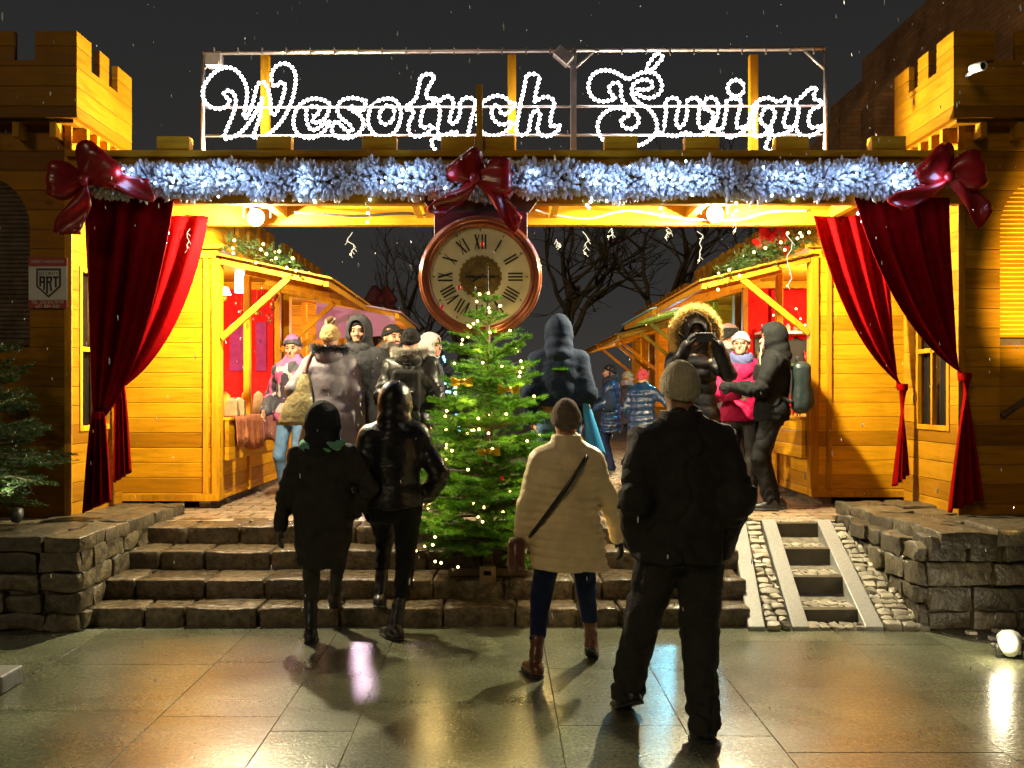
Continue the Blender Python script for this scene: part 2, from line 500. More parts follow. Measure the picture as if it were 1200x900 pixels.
    def hand_fn(k, s, off):
        w = J['wr' + k]; dirn = (w - J['el' + k]).normalized()
        pn = Vector((-s, 0, 0)); pn = (pn - dirn * pn.dot(dirn)).normalized()     # palm faces the body
        sd = dirn.cross(pn) * 1.0
        if sd.y < 0: sd = -sd                                                      # thumb side forward
        curl = hints.get('curl' + k, .5)
        Mx = np.array([list(sd), list(dirn), list(pn)], np.float32)               # rows: side, along, palm
        wn = n3(w)
        def f(Pn):
            Q = (Pn - wn) @ Mx.T / sc
            d = ell(Q, (0, .05, 0), (.041, .056, .017))
            d = smin(d, cap(Q, (0, -.03, 0), (0, .03, 0), .026, .026), .02)
            for i, (fx, ln) in enumerate(((.029, .07), (.01, .078), (-.01, .073), (-.028, .058))):
                p = Vector((fx, .092 - abs(fx - .008) * .3, 0)); an = curl * .5
                for seg, r0 in ((.45, .0095), (.32, .009), (.25, .008)):
                    q2 = p + Vector((fx * .06, math.cos(an), math.sin(an))) * ln * seg
                    d = smin(d, cap(Q, p, q2, r0 + off, r0 - .0008 + off), .004)
                    p = q2; an += curl * .8
            t1 = Vector((.032, .03, .004)); t2 = Vector((.058, .062, .014)); t3 = Vector((.06, .092, .022))
            d = smin(d, cap(Q, t1, t2, .013 + off, .0105 + off), .012); d = smin(d, cap(Q, t2, t3, .0105 + off, .0085 + off), .004)
            return (d - off) * sc
        c = w + dirn * .08 * sc
        return f, np.array(list(c)) - .125 * sc, np.array(list(c)) + .125 * sc
    for s, k in ((-1, 'L'), (1, 'R')):
        f, l2, h2 = hand_fn(k, s, -.002 if glove else 0)
        v2, q2 = surf_nets(f, l2, h2, .006)
        ex.append((v2, q2, 0))
    mats = [skin, M['eye'], M['lip'], M['brow'], M['beard']]
    if face:
        v2, q2 = surf_nets(head_d, hcn - .17, hcn + .17, .006)
        Q = HL(v2[q2].mean(1)); ax_ = np.abs(Q[:, 0])
        m2 = np.zeros(len(q2), int)
        m2[(np.abs(ax_ - .033) < .013) & (np.abs(Q[:, 2] - .003) < .0075) & (Q[:, 1] > .07)] = 1
        m2[(np.abs(Q[:, 2] + .058) < .0075) & (ax_ < .024) & (Q[:, 1] > .075)] = 2
        m2[(np.abs(ax_ - .034) < .02) & (np.abs(Q[:, 2] - .027) < .006) & (Q[:, 1] > .07)] = 3
        if beard:
            bm_ = ((Q[:, 2] < -.045) & (Q[:, 1] > -.01) & ~((np.abs(Q[:, 2] + .058) < .0075) & (ax_ < .024))) | ((np.abs(Q[:, 2] + .042) < .007) & (ax_ < .03) & (Q[:, 1] > .075))
            if beard == 'moustache': bm_ = (np.abs(Q[:, 2] + .044) < .007) & (ax_ < .03) & (Q[:, 1] > .075) | ((Q[:, 2] < -.08) & (ax_ < .02) & (Q[:, 1] > .05))
            m2[bm_] = 4
        vv = [(v2, q2[m2 == i], i) for i in range(5) if (m2 == i).any()]
        first = True
        for (a_, b_, c_) in vv:
            ex.append((a_, b_, c_))
    emit_part('body', body_d, lo, hi, .016, mats, extra=ex)
    # ---- trousers
    if trousers:
        r = trousers.get('r', (.088, .062, .052)); tm = trousers['mat']; wr_ = trousers.get('wrinkle', .004)
        top = trousers.get('top', 1.0); bootz = (shoes or {}).get('boot', .05)
        def tr(Pn):
            d = torso(Pn, [(.80, .158, .1), (.9, .17, .115), (top, .15, .1)], .006)
            for s, k in ((-1, 'L'), (1, 'R')):
                a1, t1 = cap(Pn, J['hip' + k], J['kn' + k], r[0] * sc, r[1] * sc, True)
                a2, t2 = cap(Pn, J['kn' + k], J['an' + k] + Vector((0, 0, -.02)), r[1] * sc, r[2] * sc, True)
                fold = np.sin(t2 * 70 + 3 * np.sin(Pn[:, 0] * 40 + Pn[:, 1] * 30)) * np.clip((t2 / (.4 * sc)) ** 2, 0, 1)
                a2 = a2 + wr_ * fold
                a1 = a1 + wr_ * .7 * np.sin(t1 * 45 + 4 * Pn[:, 0] * 12) * np.clip(t1 / (.4 * sc), 0, 1) ** 2
                leg = smin(a1, a2, .03)
                leg = np.maximum(leg, (J['an' + k].z + (bootz - .035 if bootz > .1 else -.055 * sc)) - Pn[:, 2])
                d = smin(d, leg, .035)
            nn = snoise(Pn * n3((1, 1, .9)), 20, 15, 2)
            return d + wr_ * .8 * snoise(Pn, 22, 5) + wr_ * 1.0 * np.exp(-(nn / .16) ** 2)
        emit_part('trousers', tr, (lo[0], lo[1], lo[2]), (hi[0], hi[1], (top + .03) * sc + hips), h, tm)
    # ---- shoes
    for s, k in ((-1, 'L'), (1, 'R')):
        st = shoes or dict(mat=M['black_leather'])
        pitch, yaw = J['ft' + k]
        Rf = Matrix.Rotation(yaw, 3, 'Z') @ Matrix.Rotation(-pitch, 3, 'X')
        Rfn = np.array(Rf, np.float32); an = n3(J['an' + k]); bt = st.get('boot', .05); fs = (.92 if female else 1.0) * sc
        def sh(Pn):
            Q = (Pn - an) @ Rfn / fs
            d = cap(Q, (0, -.045, -.045), (0, .06, -.052), .042, .045)
            d = smin(d, cap(Q, (0, .06, -.052), (.0, .155, -.058), .046, .034), .02)
            d = smin(d, cap(Q, (0, -.02, -.03), (0, .03, -.02), .045, .04), .03)
            d = smax(d, -(Q[:, 2] + .074), .008)
            Q2 = (Pn - an) / fs
            kd = n3((J['kn' + k] - J['an' + k]).normalized())
            b0, tt = cap(Q2, (0, -.01, -.02), kd * bt + n3((0, -.008, 0)), .045, .05 if bt > .1 else .042, True)
            d = smin(d, b0 + (.003 * np.sin(tt * 60) if bt > .1 else 0), .025)
            return d * fs
        c = an + Rfn @ n3((0, .05, -.03))
        o = emit_part('boot' if bt > .1 else 'shoe', sh, c - .2 * fs, c + n3((.2, .2, .2 + bt)) * fs, .0085 if h < .013 else .012, st['mat'])
        def so(Pn):
            Q = (Pn - an) @ Rfn / fs
            d = cap(Q * n3((1, 1, 0)), (0, -.045, 0), (0, .06, 0), .046, .05)
            d = smin(d, cap(Q * n3((1, 1, 0)), (0, .06, 0), (0, .155, 0), .05, .038), .02)
            heel = np.where(Q[:, 1] < -.01, -.088, -.085)
            return np.maximum(d, np.maximum(Q[:, 2] + .068, heel - Q[:, 2])) * fs
        emit_part('sole', so, c - n3((.2, .2, .12)) * fs, c + n3((.2, .2, .06)) * fs, .008 if h < .013 else .012, st.get('sole', M['rubber']), parent=o)
    # ---- jacket
    if jacket:
        pr = jacket.get('prof'); th = jacket.get('th', .03); hem = jacket.get('hem', .80)
        base = pr or prof
        pr2 = [p for p in base if p[0] > hem + .02]
        a0 = np.interp(hem, [p[0] for p in base], [p[1] for p in base]); b0 = np.interp(hem, [p[0] for p in base], [p[2] for p in base])
        pr2 = [(hem, a0, b0)] + pr2
        q, qa = jacket.get('quilt', 0), jacket.get('qamp', .008); wk = jacket.get('wrinkle', .006)
        ar = jacket.get('arm', (.068, .062, .048)); seed = jacket.get('seed', 1)
        def quilt(t): return qa * (1 - np.abs(np.sin(PI * t / q)) ** .45) if q else 0
        def jk(Pn):
            zz = (Pn[:, 2] - hips) / sc
            d = torso(Pn, pr2, th)
            if q: d = d + quilt(zz + .01 * np.sin(Pn[:, 0] * 9 + seed)) * np.clip((1.46 - zz) * 8, 0, 1)
            inn = torso(Pn, [(hem - .1, a0, b0)] + pr2[1:], th - .05)
            for s, k in ((-1, 'L'), (1, 'R')):
                a1, t1 = cap(Pn, J['sh' + k], J['el' + k], ar[0] * sc, ar[1] * sc, True)
                a2, t2 = cap(Pn, J['el' + k], J['wr' + k], ar[1] * sc, ar[2] * sc, True)
                if q: a1 = a1 + quilt(t1 + .02) * .55; a2 = a2 + quilt(t2 + .01) * .55
                else:
                    f1 = np.exp(-((t1 - .3 * sc) / (.09)) ** 2); a1 = a1 + wk * 1.1 * f1 * np.sin(t1 * 95 + Pn[:, 0] * 30)
                    f2 = np.exp(-(t2 / (.1)) ** 2); a2 = a2 + wk * 1.1 * f2 * np.sin(t2 * 95 + Pn[:, 2] * 20)
                d = smin(d, cap(Pn, shear((s * .045 * sc, -.01, 1.475 * sc + hips)), J['sh' + k] + Vector((-s * .01, 0, .0)), (th + .028) * sc, ar[0] * .93 * sc), .05)
                d = smin(d, smin(a1, a2, .02), .05)
            d = d + wk * snoise(Pn, 13, seed) + wk * .5 * snoise(Pn, 34, seed + 3)
            if not q:
                nn = snoise(Pn * n3((1, 1, .75)) + n3((0, 0, .4)) * np.abs(Pn[:, :1]), 15, seed + 7, 2); d = d + wk * 1.1 * np.exp(-(nn / .16) ** 2)
            cut = np.maximum(inn, zz - (hem + .07))
            return np.maximum(d, -cut)
        jlo = lo.copy(); jhi = hi.copy(); jlo[:2] -= .04; jhi[:2] += .02
        jlo[2] = min(hem * sc + hips, J['wrL'].z - .1, J['wrR'].z - .1) - .05; jhi[2] = max(1.6 * sc + hips, J['wrL'].z + .1, J['wrR'].z + .1)
        mi = jacket.get('mi')
        jo = emit_part('jacket', jk, jlo, jhi, h, jacket['mat'], mi=(lambda c: mi(c, sc)) if mi else None)
        col = jacket.get('collar')
        if col:
            def cl(Pn):
                Q = inv_shear(Pn); Q[:, 2] = (Q[:, 2] - hips)
                Q = Q / sc
                r = np.sqrt((Q[:, 0] / 1.05) ** 2 + (Q[:, 1] + .002) ** 2)
                rr = col.get('r', .085) + (Q[:, 2] - 1.49) * col.get('flare', -.1)
                d = np.maximum(np.abs(r - rr) - col.get('t', .014), np.abs(Q[:, 2] - (col.get('z0', 1.46) + col.get('z1', 1.57)) / 2) - (col.get('z1', 1.57) - col.get('z0', 1.46)) / 2)
                return (d - .004) * sc + .003 * snoise(Pn, 30, 9)
            c = n3(nk); emit_part('collar', cl, c - n3((.16, .16, .06)), c + n3((.16, .16, .16)), .01, col.get('mat', jacket['mat'] if not isinstance(jacket['mat'], list) else jacket['mat'][0]), parent=jo)
    # ---- scarf
    if scarf:
        def sf(Pn):
            Q = inv_shear(Pn); Q = Q - n3((0, 0, hips)); Q = Q / sc
            zc = scarf.get('z', 1.5)
            q2 = np.sqrt((np.sqrt((Q[:, 0]) ** 2 + (Q[:, 1] - .01) ** 2) - scarf.get('r', .085)) ** 2 + ((Q[:, 2] - zc - Q[:, 1] * scarf.get('slope', -.25)) * .7) ** 2)
            an = np.arctan2(Q[:, 1], Q[:, 0])
            return (q2 - scarf.get('t', .032) + .004 * np.sin(an * 9 + Q[:, 2] * 90)) * sc
        c = n3(nk); emit_part('scarf', sf, c - .23, c + .23, .01, scarf['mat'])
    # ---- hat
    if hat:
        ty = hat.get('type', 'beanie'); ht = hat.get('h', 1.0); lowz = hat.get('low', .0)
        def hf(Pn):
            Q = HL(Pn)
            an = np.arctan2(Q[:, 1], Q[:, 0]); rib = hat.get('rib', .0022) * np.sin(an * 34)
            hs = hat.get('s', 1.0); d = ell(Q, (0, -.012, .03), (.09 * hs, .11 * hs, .105 * ht)) + rib
            cut = Q[:, 2] - (.035 + lowz) + (Q[:, 1] < 99) * (-.28 * Q[:, 1]) * -1 * -1
            low = (.012 + lowz) + .4 * Q[:, 1] - .004
            d = smax(d, low - Q[:, 2], .012)
            if hat.get('cuff', True):
                d2 = ell(Q, (0, -.012, .03), (.097 * hs, .117 * hs, .112 * ht)) + rib
                d2 = smax(smax(d2, low - Q[:, 2], .01), Q[:, 2] - low - .055, .01)
                d = np.minimum(d, d2)
            d = smax(d, -ell(Q, (0, -.012, .03), (.08, .1, .093)), .004)
            return d * sc + .0025 * snoise(Pn, 40, 3)
        ho = emit_part('hat', hf, hcn - .19, hcn + n3((.19, .19, .24)), .0075 if h < .013 else .01, hat['mat'], mi=hat.get('mi') and (lambda c: hat['mi'](HL(c))))
        if hat.get('pom'):
            c = hc + R @ Vector((0, -.02, .155 * sc)); mb = MB()
            rr = random.Random(3)
            for i in range(500):
                d = Vector((rr.gauss(0, 1), rr.gauss(0, 1), rr.gauss(0, 1))).normalized(); t = d.orthogonal().normalized() * .006
                e = c + d * (.05 + .012 * rr.random()) * sc
                mb.add([c + d * .01 - t, c + d * .01 + t, e], [(0, 1, 2)])
            me_parent_build(mb, 'pompom', hat['pom'], ho)
    # ---- hood (up)
    if hood:
        op = hood.get('open', True); ex_ = hood.get('r', 1.0); pk = hood.get('peak', 0.0)
        def hd(Pn):
            Q = HL(Pn)
            d = ell(Q, (0, -.012, .018), (.108 * ex_, .128 * ex_, .135 * ex_))
            if pk: d = smin(d, ell(Q, (0, -.07, .09), (.05, .07, .06)), .06)
            d = smin(d, cap(Q, (0, -.03, -.07), (0, -.045, -.17), .098 * ex_, .118 * ex_), .06)
            d = d + .006 * snoise(Q, 20, 8) + .004 * np.sin(Q[:, 2] * 60 + Q[:, 1] * 20) * (Q[:, 2] < -.02)
            if op:
                o_ = ell(Q, (0, .12, -.005), (.072, .105, .105))
                d = smax(d, -o_, .012)
            d = np.maximum(d, -ell(Q, (0, .0, -.005), (.092, .11, .12)))
            return d * sc
        ho = emit_part('hood', hd, hcn - n3((.19, .2, .27)) * ex_, hcn + n3((.19, .19, .22)) * ex_, .009 if h < .013 else .011, hood['mat'])
        if hood.get('fur'):
            mb = MB(); rr = random.Random(5)
            for i in range(hood.get('n', 2600)):
                a = rr.uniform(0, 2 * PI)
                k = hood.get('furr', 1.0)
                c = Vector((math.cos(a) * .1 * k * ex_, .062 + .02 * math.sin(a), -.0 + math.sin(a) * .128 * k * ex_))
                d = Vector((math.cos(a) * rr.uniform(.2, 1.1), rr.uniform(-.35, .9), math.sin(a) * rr.uniform(.2, 1.1)))
                d += Vector((rr.gauss(0, .25), rr.gauss(0, .25), rr.gauss(0, .25))); d.normalize()
                L = rr.uniform(.03, .062) * k * hood.get('furl', 1.0); t = d.orthogonal().normalized(); t.rotate(Matrix.Rotation(rr.uniform(0, 6.28), 3, d)); t *= .0045
                e = c + d * L
                V3 = [hc + R @ (p * sc) for p in (c - t, c + t, e + Vector((0, 0, -.01)))]
                mb.add(V3, [(0, 1, 2)])
            me_parent_build(mb, 'fur_trim', hood['fur'], ho)
    # ---- hood lying on the back
    if jacket and jacket.get('hood_down'):
        hm = jacket['hood_down']
        def hb(Pn):
            Q = inv_shear(Pn); Q = (Q - n3((0, 0, hips))) / sc
            d = ell(Q, (0, -.11, 1.46), (.125, .065, .085))
            d = smin(d, cap(Q, (-.09, -.03, 1.5), (.09, -.03, 1.5), .05, .05), .04)
            d = smax(d, -ell(Q, (0, -.06, 1.56), (.085, .07, .07)), .02)
            return d * sc + .005 * snoise(Pn, 25, 2)
        c = n3(nk); o = emit_part('hood', hb, c - n3((.22, .28, .18)), c + n3((.22, .18, .18)), .01, hm['mat'])
        if hm.get('fur'):
            mb = MB(); rr = random.Random(6)
            for i in range(1800):
                a = rr.uniform(PI * 1.0, PI * 2.0)
                c0 = Vector((math.cos(a) * .125, -.03 + math.sin(a) * .1, 1.525 + .02 * math.sin(a) + rr.uniform(-.02, .02)))
                d = Vector((math.cos(a), math.sin(a), rr.uniform(-.4, 1.0))) + Vector((rr.gauss(0, .3), rr.gauss(0, .3), rr.gauss(0, .3))); d.normalize()
                t = d.orthogonal().normalized() * .006; L = rr.uniform(.045, .08)
                mb.add([shear((p * sc) + Vector((0, 0, hips))) for p in (c0 - t, c0 + t, c0 + d * L)], [(0, 1, 2)])
            me_parent_build(mb, 'fur_trim', hm['fur'], o)
    if glove:
        for s, k in ((-1, 'L'), (1, 'R')):
            if hints.get('pocket' + k): continue
            f, l2, h2 = hand_fn(k, s, .003)
            emit_part('glove', f, l2, h2, .006, glove)
    root['_'] = 0; del root['_']
    W = Matrix.Translation((x, y, z)) @ Matrix.Rotation(rot, 4, 'Z')
    return dict(root=root, J=J, W=W, hc=hc, R=R, sc=sc, shear=shear, emit=emit_part, HL=HL, inv=inv_shear, torso=torso)
def me_parent_build(mb, name, mat, parent):
    me = bpy.data.meshes.new(name); me.from_pydata(mb.v, [], mb.f)
    for m in (mat if isinstance(mat, list) else [mat]): me.materials.append(m)
    me.polygons.foreach_set('material_index', mb.m); me.polygons.foreach_set('use_smooth', mb.sm); me.update()
    return link(name, me, parent)
# ------------------------------------------------------------------ material library
M = {}
WB = (.68, .305, .006)
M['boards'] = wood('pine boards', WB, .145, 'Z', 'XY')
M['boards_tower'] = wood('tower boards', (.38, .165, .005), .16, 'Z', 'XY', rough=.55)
M['timber'] = wood('timber length', (.68, .315, .01), .5, 'X', 'Z', groove=False)
M['beamwood'] = wood('timber beam', (.56, .27, .012), .5, 'Z', 'X', groove=False)
M['beamwood_y'] = wood('timber beam across', (.66, .31, .012), .5, 'Z', 'Y', groove=False)
M['dark_or_shaded_wood'] = simple('dark weathered or shaded wood', (.09, .055, .025), .7, .4, 10, .3)
M['shutter'] = wood('louvred slats', (.72, .34, .012), 5, 'Z', 'X', groove=False, knots=False)
M['stone'] = simple('old granite block', (.08, .064, .037), .4, .6, 16, 1.0, bscale=30, bdist=.012, island=.45)
M['stone_step'] = simple('worn wet step stone', (.105, .077, .045), .2, .65, 17, 1.0, bscale=45, bdist=.012, island=.4)
M['mortar'] = simple('dirty mortar', (.16, .135, .095), .8, .4, 14, .8, bscale=50, bdist=.01)
M['cobble'] = simple('pale granite sett', (.3, .265, .2), .45, .35, 16, .6, bscale=60, bdist=.008, island=.4)
M['granite'] = simple('sawn granite strip', (.27, .265, .25), .4, .2, 60, .2, bscale=200)
M['slabdark'] = simple('sawn concrete riser', (.07, .055, .03), .5, .3, 9, .3)
M['soil'] = simple('wet soil', (.045, .035, .02), .6, .5, 20, 1.0, bscale=40, bdist=.03)
M['brick'] = None
M['metal'] = simple('galvanised steel', (.55, .5, .5), .4, .12, 20, .1, metal=.8)
M['black_metal'] = simple('black painted metal', (.02, .02, .02), .5, .2, 20, .1)
M['white_plastic'] = simple('white plastic', (.75, .75, .72), .35, .05, 10, 0)
M['red_velvet'] = fabric('red velvet', (.17, .0006, .0014), .8, .3, 10, 700, sheen=0.0, spec=.03)
M['red_lacquer'] = simple('red lacquer ribbon', (.27, .004, .004), .32, .35, 6, .3, bscale=18, bdist=.01, coat=.2)
M['red_cloth'] = fabric('red cloth', (.6, .012, .01), .8, .4, 7)
M['bulb_white'] = emit('white rope light', (1, .95, .93), 12)
M['spot_glass'] = emit('spotlight glass', (1, .9, .7), 35)
M['bulb_blue'] = emit('blue white led', (.5, .75, 1), 14)
M['bulb_warm'] = emit('warm led', (1, .62, .18), 16)
M['lamp_hot'] = emit('floodlight glass', (1, .93, .78), 120)
M['rubber'] = simple('rubber', (.02, .02, .02), .6, .2, 20, .1)
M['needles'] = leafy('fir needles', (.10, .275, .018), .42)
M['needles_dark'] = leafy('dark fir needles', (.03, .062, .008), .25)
M['bark'] = simple('bark', (.09, .06, .035), .85, .4, 14, .8, bscale=40, bdist=.02)
M['bare_bark'] = simple('wet bark', (.11, .085, .05), .8, .4, 6, .5)
M['tinsel'] = leafy('white tinsel', (.84, .83, .86), .45, .7, .06)

# ------------------------------------------------------------------ pavement of sawn slabs
def mk_paving():
    m, nt, b, out = new_mat('wet stone slabs')
    v = coords(nt)
    g = nd(nt, 'ShaderNodeNewGeometry')
    c = ramp(nt, noise(nt, v, 2.2, 8, .6), [(0.3, (.11, .118, .066)), (0.52, (.185, .195, .115)), (0.75, (.27, .28, .18))])
    sp = noise(nt, v, 48, 5, .8)
    c = mix_col(nt, .85, c, ramp(nt, sp, [(.38, .2), (.5, .8), (.6, 1.6)]), 'MULTIPLY'); c = mix_col(nt, .5, c, ramp(nt, noise(nt, coords(nt, (1, 5, 1)), 7, 6, .7), [(.35, .5), (.65, 1.25)]), 'MULTIPLY')
    c = mix_col(nt, 1.0, c, ramp(nt, g.outputs['Random Per Island'], [(0, .72), (1, 1.2)]), 'MULTIPLY')
    st = noise(nt, v, .8, 4)
    c = mix_col(nt, ramp(nt, st, [(.5, 0.0), (.72, .55)]), c, (.06, .058, .04))
    nt.links.new(c, b.inputs['Base Color'])
    wet = noise(nt, coords(nt, (1, 2.2, 1)), 1.3, 5)
    rr = ramp(nt, wet, [(.3, .26), (.5, .3), (.7, .36)])
    rr = mix_col(nt, .15, rr, ramp(nt, noise(nt, v, 60, 2), [(.3, .08), (.7, .5)]))
    nt.links.new(rr, b.inputs['Roughness'])
    b.inputs['Specular IOR Level'].default_value = .4; b.inputs['Coat Weight'].default_value = 1; b.inputs['Coat IOR'].default_value = 2.6; nt.links.new(ramp(nt, noise(nt, coords(nt, (1, 1.6, 1)), 1.2, 3), [(.3, .17), (.7, .25)]), b.inputs['Coat Roughness'])
    h = math_node(nt, 'ADD', math_node(nt, 'MULTIPLY', noise(nt, v, 55, 3, .6), 1.2), math_node(nt, 'MULTIPLY', noise(nt, coords(nt, (1, 1.5, 1)), 20, 2), .8))
    bump(nt, b, h, .2, .007)
    nt.links.new(b.inputs['Normal'].links[0].from_socket, b.inputs['Coat Normal'])
    return m
M['paving'] = mk_paving()
M['ground'] = simple('dark asphalt', (.05, .048, .042), .45, .3, 3, .4)
mb = MB(); mb.bx(-400, 400, -60, 700, -.3, -.05)
structure('ground', mb, M['ground'])
mb = MB(); rr = random.Random(4)
xs = []; x0 = -.64 - 2.055 * 5
while x0 < 10:
    for w in (1.01, .62, .41):
        xs.append((x0, w)); x0 += w
y_marks = {}
for (cx, w) in xs:
    y = -1.2 + rr.uniform(0, .8)
    while y < 6.9:
        L = rr.choice([.72, .84, .98, 1.12])
        g = .0016
        if not (y + L < -.6):
            dz = rr.uniform(-.0012, .0012)
            mb.bx(cx + g, cx + w - g, y + g, min(y + L, 7.0) - g, -.045, dz)
        y += L
structure('pavement', mb, M['paving'], bevel=.0018, seg=1)
mb = MB(); mb.bx(-11, 11, -2, 7, -.2, -.008); structure('paving_bed', mb, M['soil'])

# plaza: cobbles behind the gate
def mk_setts():
    m, nt, b, out = new_mat('wet plaza setts')
    v = coords(nt)
    br = nd(nt, 'ShaderNodeTexBrick'); br.inputs['Scale'].default_value = 1.0
    br.inputs['Brick Width'].default_value = .32; br.inputs['Row Height'].default_value = .19; br.inputs['Mortar Size'].default_value = .012
    br.inputs['Mortar Smooth'].default_value = .4
    wv = nd(nt, 'ShaderNodeVectorMath', operation='ADD'); nt.links.new(v, wv.inputs[0])
    nz = nd(nt, 'ShaderNodeVectorMath', operation='SCALE'); nz.inputs[3].default_value = .05
    nt.links.new(noise(nt, v, 4, 2, out=1), nz.inputs[0]); nt.links.new(nz.outputs[0], wv.inputs[1])
    nt.links.new(wv.outputs[0], br.inputs['Vector'])
    br.inputs['Color1'].default_value = (.28, .18, .1, 1); br.inputs['Color2'].default_value = (.42, .3, .19, 1); br.inputs['Mortar'].default_value = (.07, .06, .045, 1)
    c = mix_col(nt, .6, br.outputs[0], ramp(nt, noise(nt, v, 9, 6), [(.3, .45), (.7, 1.2)]), 'MULTIPLY')
    nt.links.new(c, b.inputs['Base Color'])
    nt.links.new(ramp(nt, noise(nt, v, 5, 4), [(.3, .18), (.7, .45)]), b.inputs['Roughness'])
    h = math_node(nt, 'SUBTRACT', math_node(nt, 'MULTIPLY', noise(nt, v, 30, 4), .4), br.outputs[1])
    bump(nt, b, h, .6, .015)
    return m
M['setts'] = mk_setts()
mb = MB(); mb.bx(-16, 16, 8.15, 75, -.05, ZP - .004); structure('plaza', mb, M['setts'])

# ------------------------------------------------------------------ stones
def unit_cube(k=4):
    t = {2: [-1, -.82, .82, 1], 3: [-1, -.86, 0, .86, 1], 4: [-1, -.9, -.35, .35, .9, 1]}[k]; k = len(t) - 1; V = {}; verts = []; faces = []
    def vid(p):
        key = tuple(np.round(p, 5))
        if key not in V: V[key] = len(verts); verts.append(p)
        return V[key]
    for a in range(3):
        for s in (-1, 1):
            for i in range(k):
                for j in range(k):
                    q = []
                    for (u, v) in ((i, j), (i + 1, j), (i + 1, j + 1), (i, j + 1)):
                        p = [0, 0, 0]; p[a] = s; p[(a + 1) % 3] = t[u]; p[(a + 2) % 3] = t[v]; q.append(vid(p))
                    faces.append(q if s > 0 else q[::-1])
    return np.array(verts, float), np.array(faces)
UC = {k: unit_cube(k) for k in (2, 3, 4)}
class Stones:
    def __init__(s): s.V = []; s.Q = []; s.n = 0; s.k = 0
    def add(s, c, half, power=7, rough=.012, k=4, rot=None):
        v, q = UC[k]
        p = v * np.array([1, 1, 1.0])
        hf = np.array(half, float); e = min(hf) * min(.5, 2.2 / power)
        inner = np.sign(p) * np.maximum(np.abs(p) * hf, 0); core = np.clip(inner, -(hf - e), hf - e); dd = inner - core
        ln = np.linalg.norm(dd, axis=1) + 1e-9; p = core + dd * (np.minimum(1, e / ln))[:, None]
        s.k += 1
        p = p + (rough * np.stack([snoise((p + s.k * 3.7).astype(np.float32), 4 / max(half), 17 + i + s.k % 50, 3) for i in range(3)], 1))
        if rot is not None: p = p @ np.array(rot).T
        s.V.append(p + np.array(c)); s.Q.append(q + s.n); s.n += len(p)
    def build(s, name, mat, parent):
        org = np.array(parent_loc(parent))
        me = np_mesh(name, np.concatenate(s.V) - org, [np.concatenate(s.Q)], mat, None, True); me.set_sharp_from_angle(angle=math.radians(32))
        return link(name, me, parent)

# steps
steps = thing('stone_steps', 'flight of four worn wet stone block steps leading up to the wooden gate', 'steps', (-.6, 6.68, 0))
SF = [(6.68, 0, .137), (6.98, .137, .277), (7.42, .277, .418), (7.785, .418, ZP)]
SL = [-2.93, -2.96, -3.0, -3.06]; SR = [1.80, 1.84, 1.9, 1.98]
rr = random.Random(9)
for i, (yf, z0, z1) in enumerate(SF):
    st = Stones(); yb = (SF[i + 1][0] if i < 3 else 8.2) + .12
    x = SL[i] - .05
    while x < SR[i] - .02:
        w = min(rr.choice([.22, .3, .36, .44, .52]), SR[i] - x)
        if SR[i] - x - w < .12: w = SR[i] - x
        dep = .2
        st.add((x + w / 2, yf + dep + rr.uniform(-.012, .012), (z0 + z1) / 2 - .02 + rr.uniform(-.004, .004)), (w / 2 - .006, dep, (z1 - z0) / 2 + .02), 9, .007)
        x += w
    # tread stones behind the nosing blocks
    x = SL[i] - .05; y2 = yf + .4
    while x < SR[i] and y2 < yb:
        w = min(rr.uniform(.2, .5), SR[i] - x + .01)
        st.add((x + w / 2, (y2 + yb) / 2, z1 - .1 + rr.uniform(-.006, .003)), (w / 2 - .004, (yb - y2) / 2, .1), 10, .005, k=3)
        x += w
    o = st.build('step', M['stone_step'], steps)
mb = MB()
for i, (yf, z0, z1) in enumerate(SF): mb.bx(SL[i], SR[i], yf + .05, 8.25, z0 - .01 * (i > 0) - .02, z1 - .03)
mb.build('core', M['mortar'], steps)

def stone_wall(st, u0, u1, z0, z1, place, courses, wmin, wmax, seed, dep=.12, rough=.014):
    rr = random.Random(seed); z = z0
    hs = [rr.uniform(.8, 1.25) for _ in range(courses)]; tot = sum(hs); hs = [h * (z1 - z0) / tot for h in hs]
    for hgt in hs:
        u = u0
        while u < u1 - .02:
            w = rr.uniform(wmin, wmax)
            if u1 - u - w < wmin * .6: w = u1 - u
            c, half = place(u + w / 2, z + hgt / 2, w / 2 - .007, hgt / 2 - .006, dep + rr.uniform(-.01, .02))
            st.add(c, half, rr.uniform(8, 16), rough)
            u += w
        z += hgt
# left low wall, terrace edge
lw = thing('low_stone_wall', 'low dark wall of squared stone blocks left of the steps', 'wall', (-4.5, 6.6, 0))
st = Stones()
stone_wall(st, -8.6, -2.92, 0, .56, lambda u, z, a, b, d: ((u, 6.52 + .13, z), (a, d, b)), 4, .24, .52, 3)
stone_wall(st, 6.56, 8.6, 0, .57, lambda u, z, a, b, d: ((-2.94 - .1, u, z), (d, a, b)), 4, .18, .36, 5)
x = -8.6
rr = random.Random(6)
while x < -2.95:
    w = min(rr.uniform(.4, .7), -2.9 - x); y = 6.5
    while y < 8.65:
        L = min(rr.uniform(.35, .6), 8.7 - y)
        st.add((x + w / 2, y + L / 2, .60 + rr.uniform(-.006, .01)), (w / 2 - .006, L / 2 - .006, .055), 8, .01); y += L
    x += w
st.build('stones', M['stone'], lw)
mb = MB(); mb.bx(-8.6, -3.0, 6.58, 8.7, 0, .625); mb.build('mortar', M['mortar'], lw)
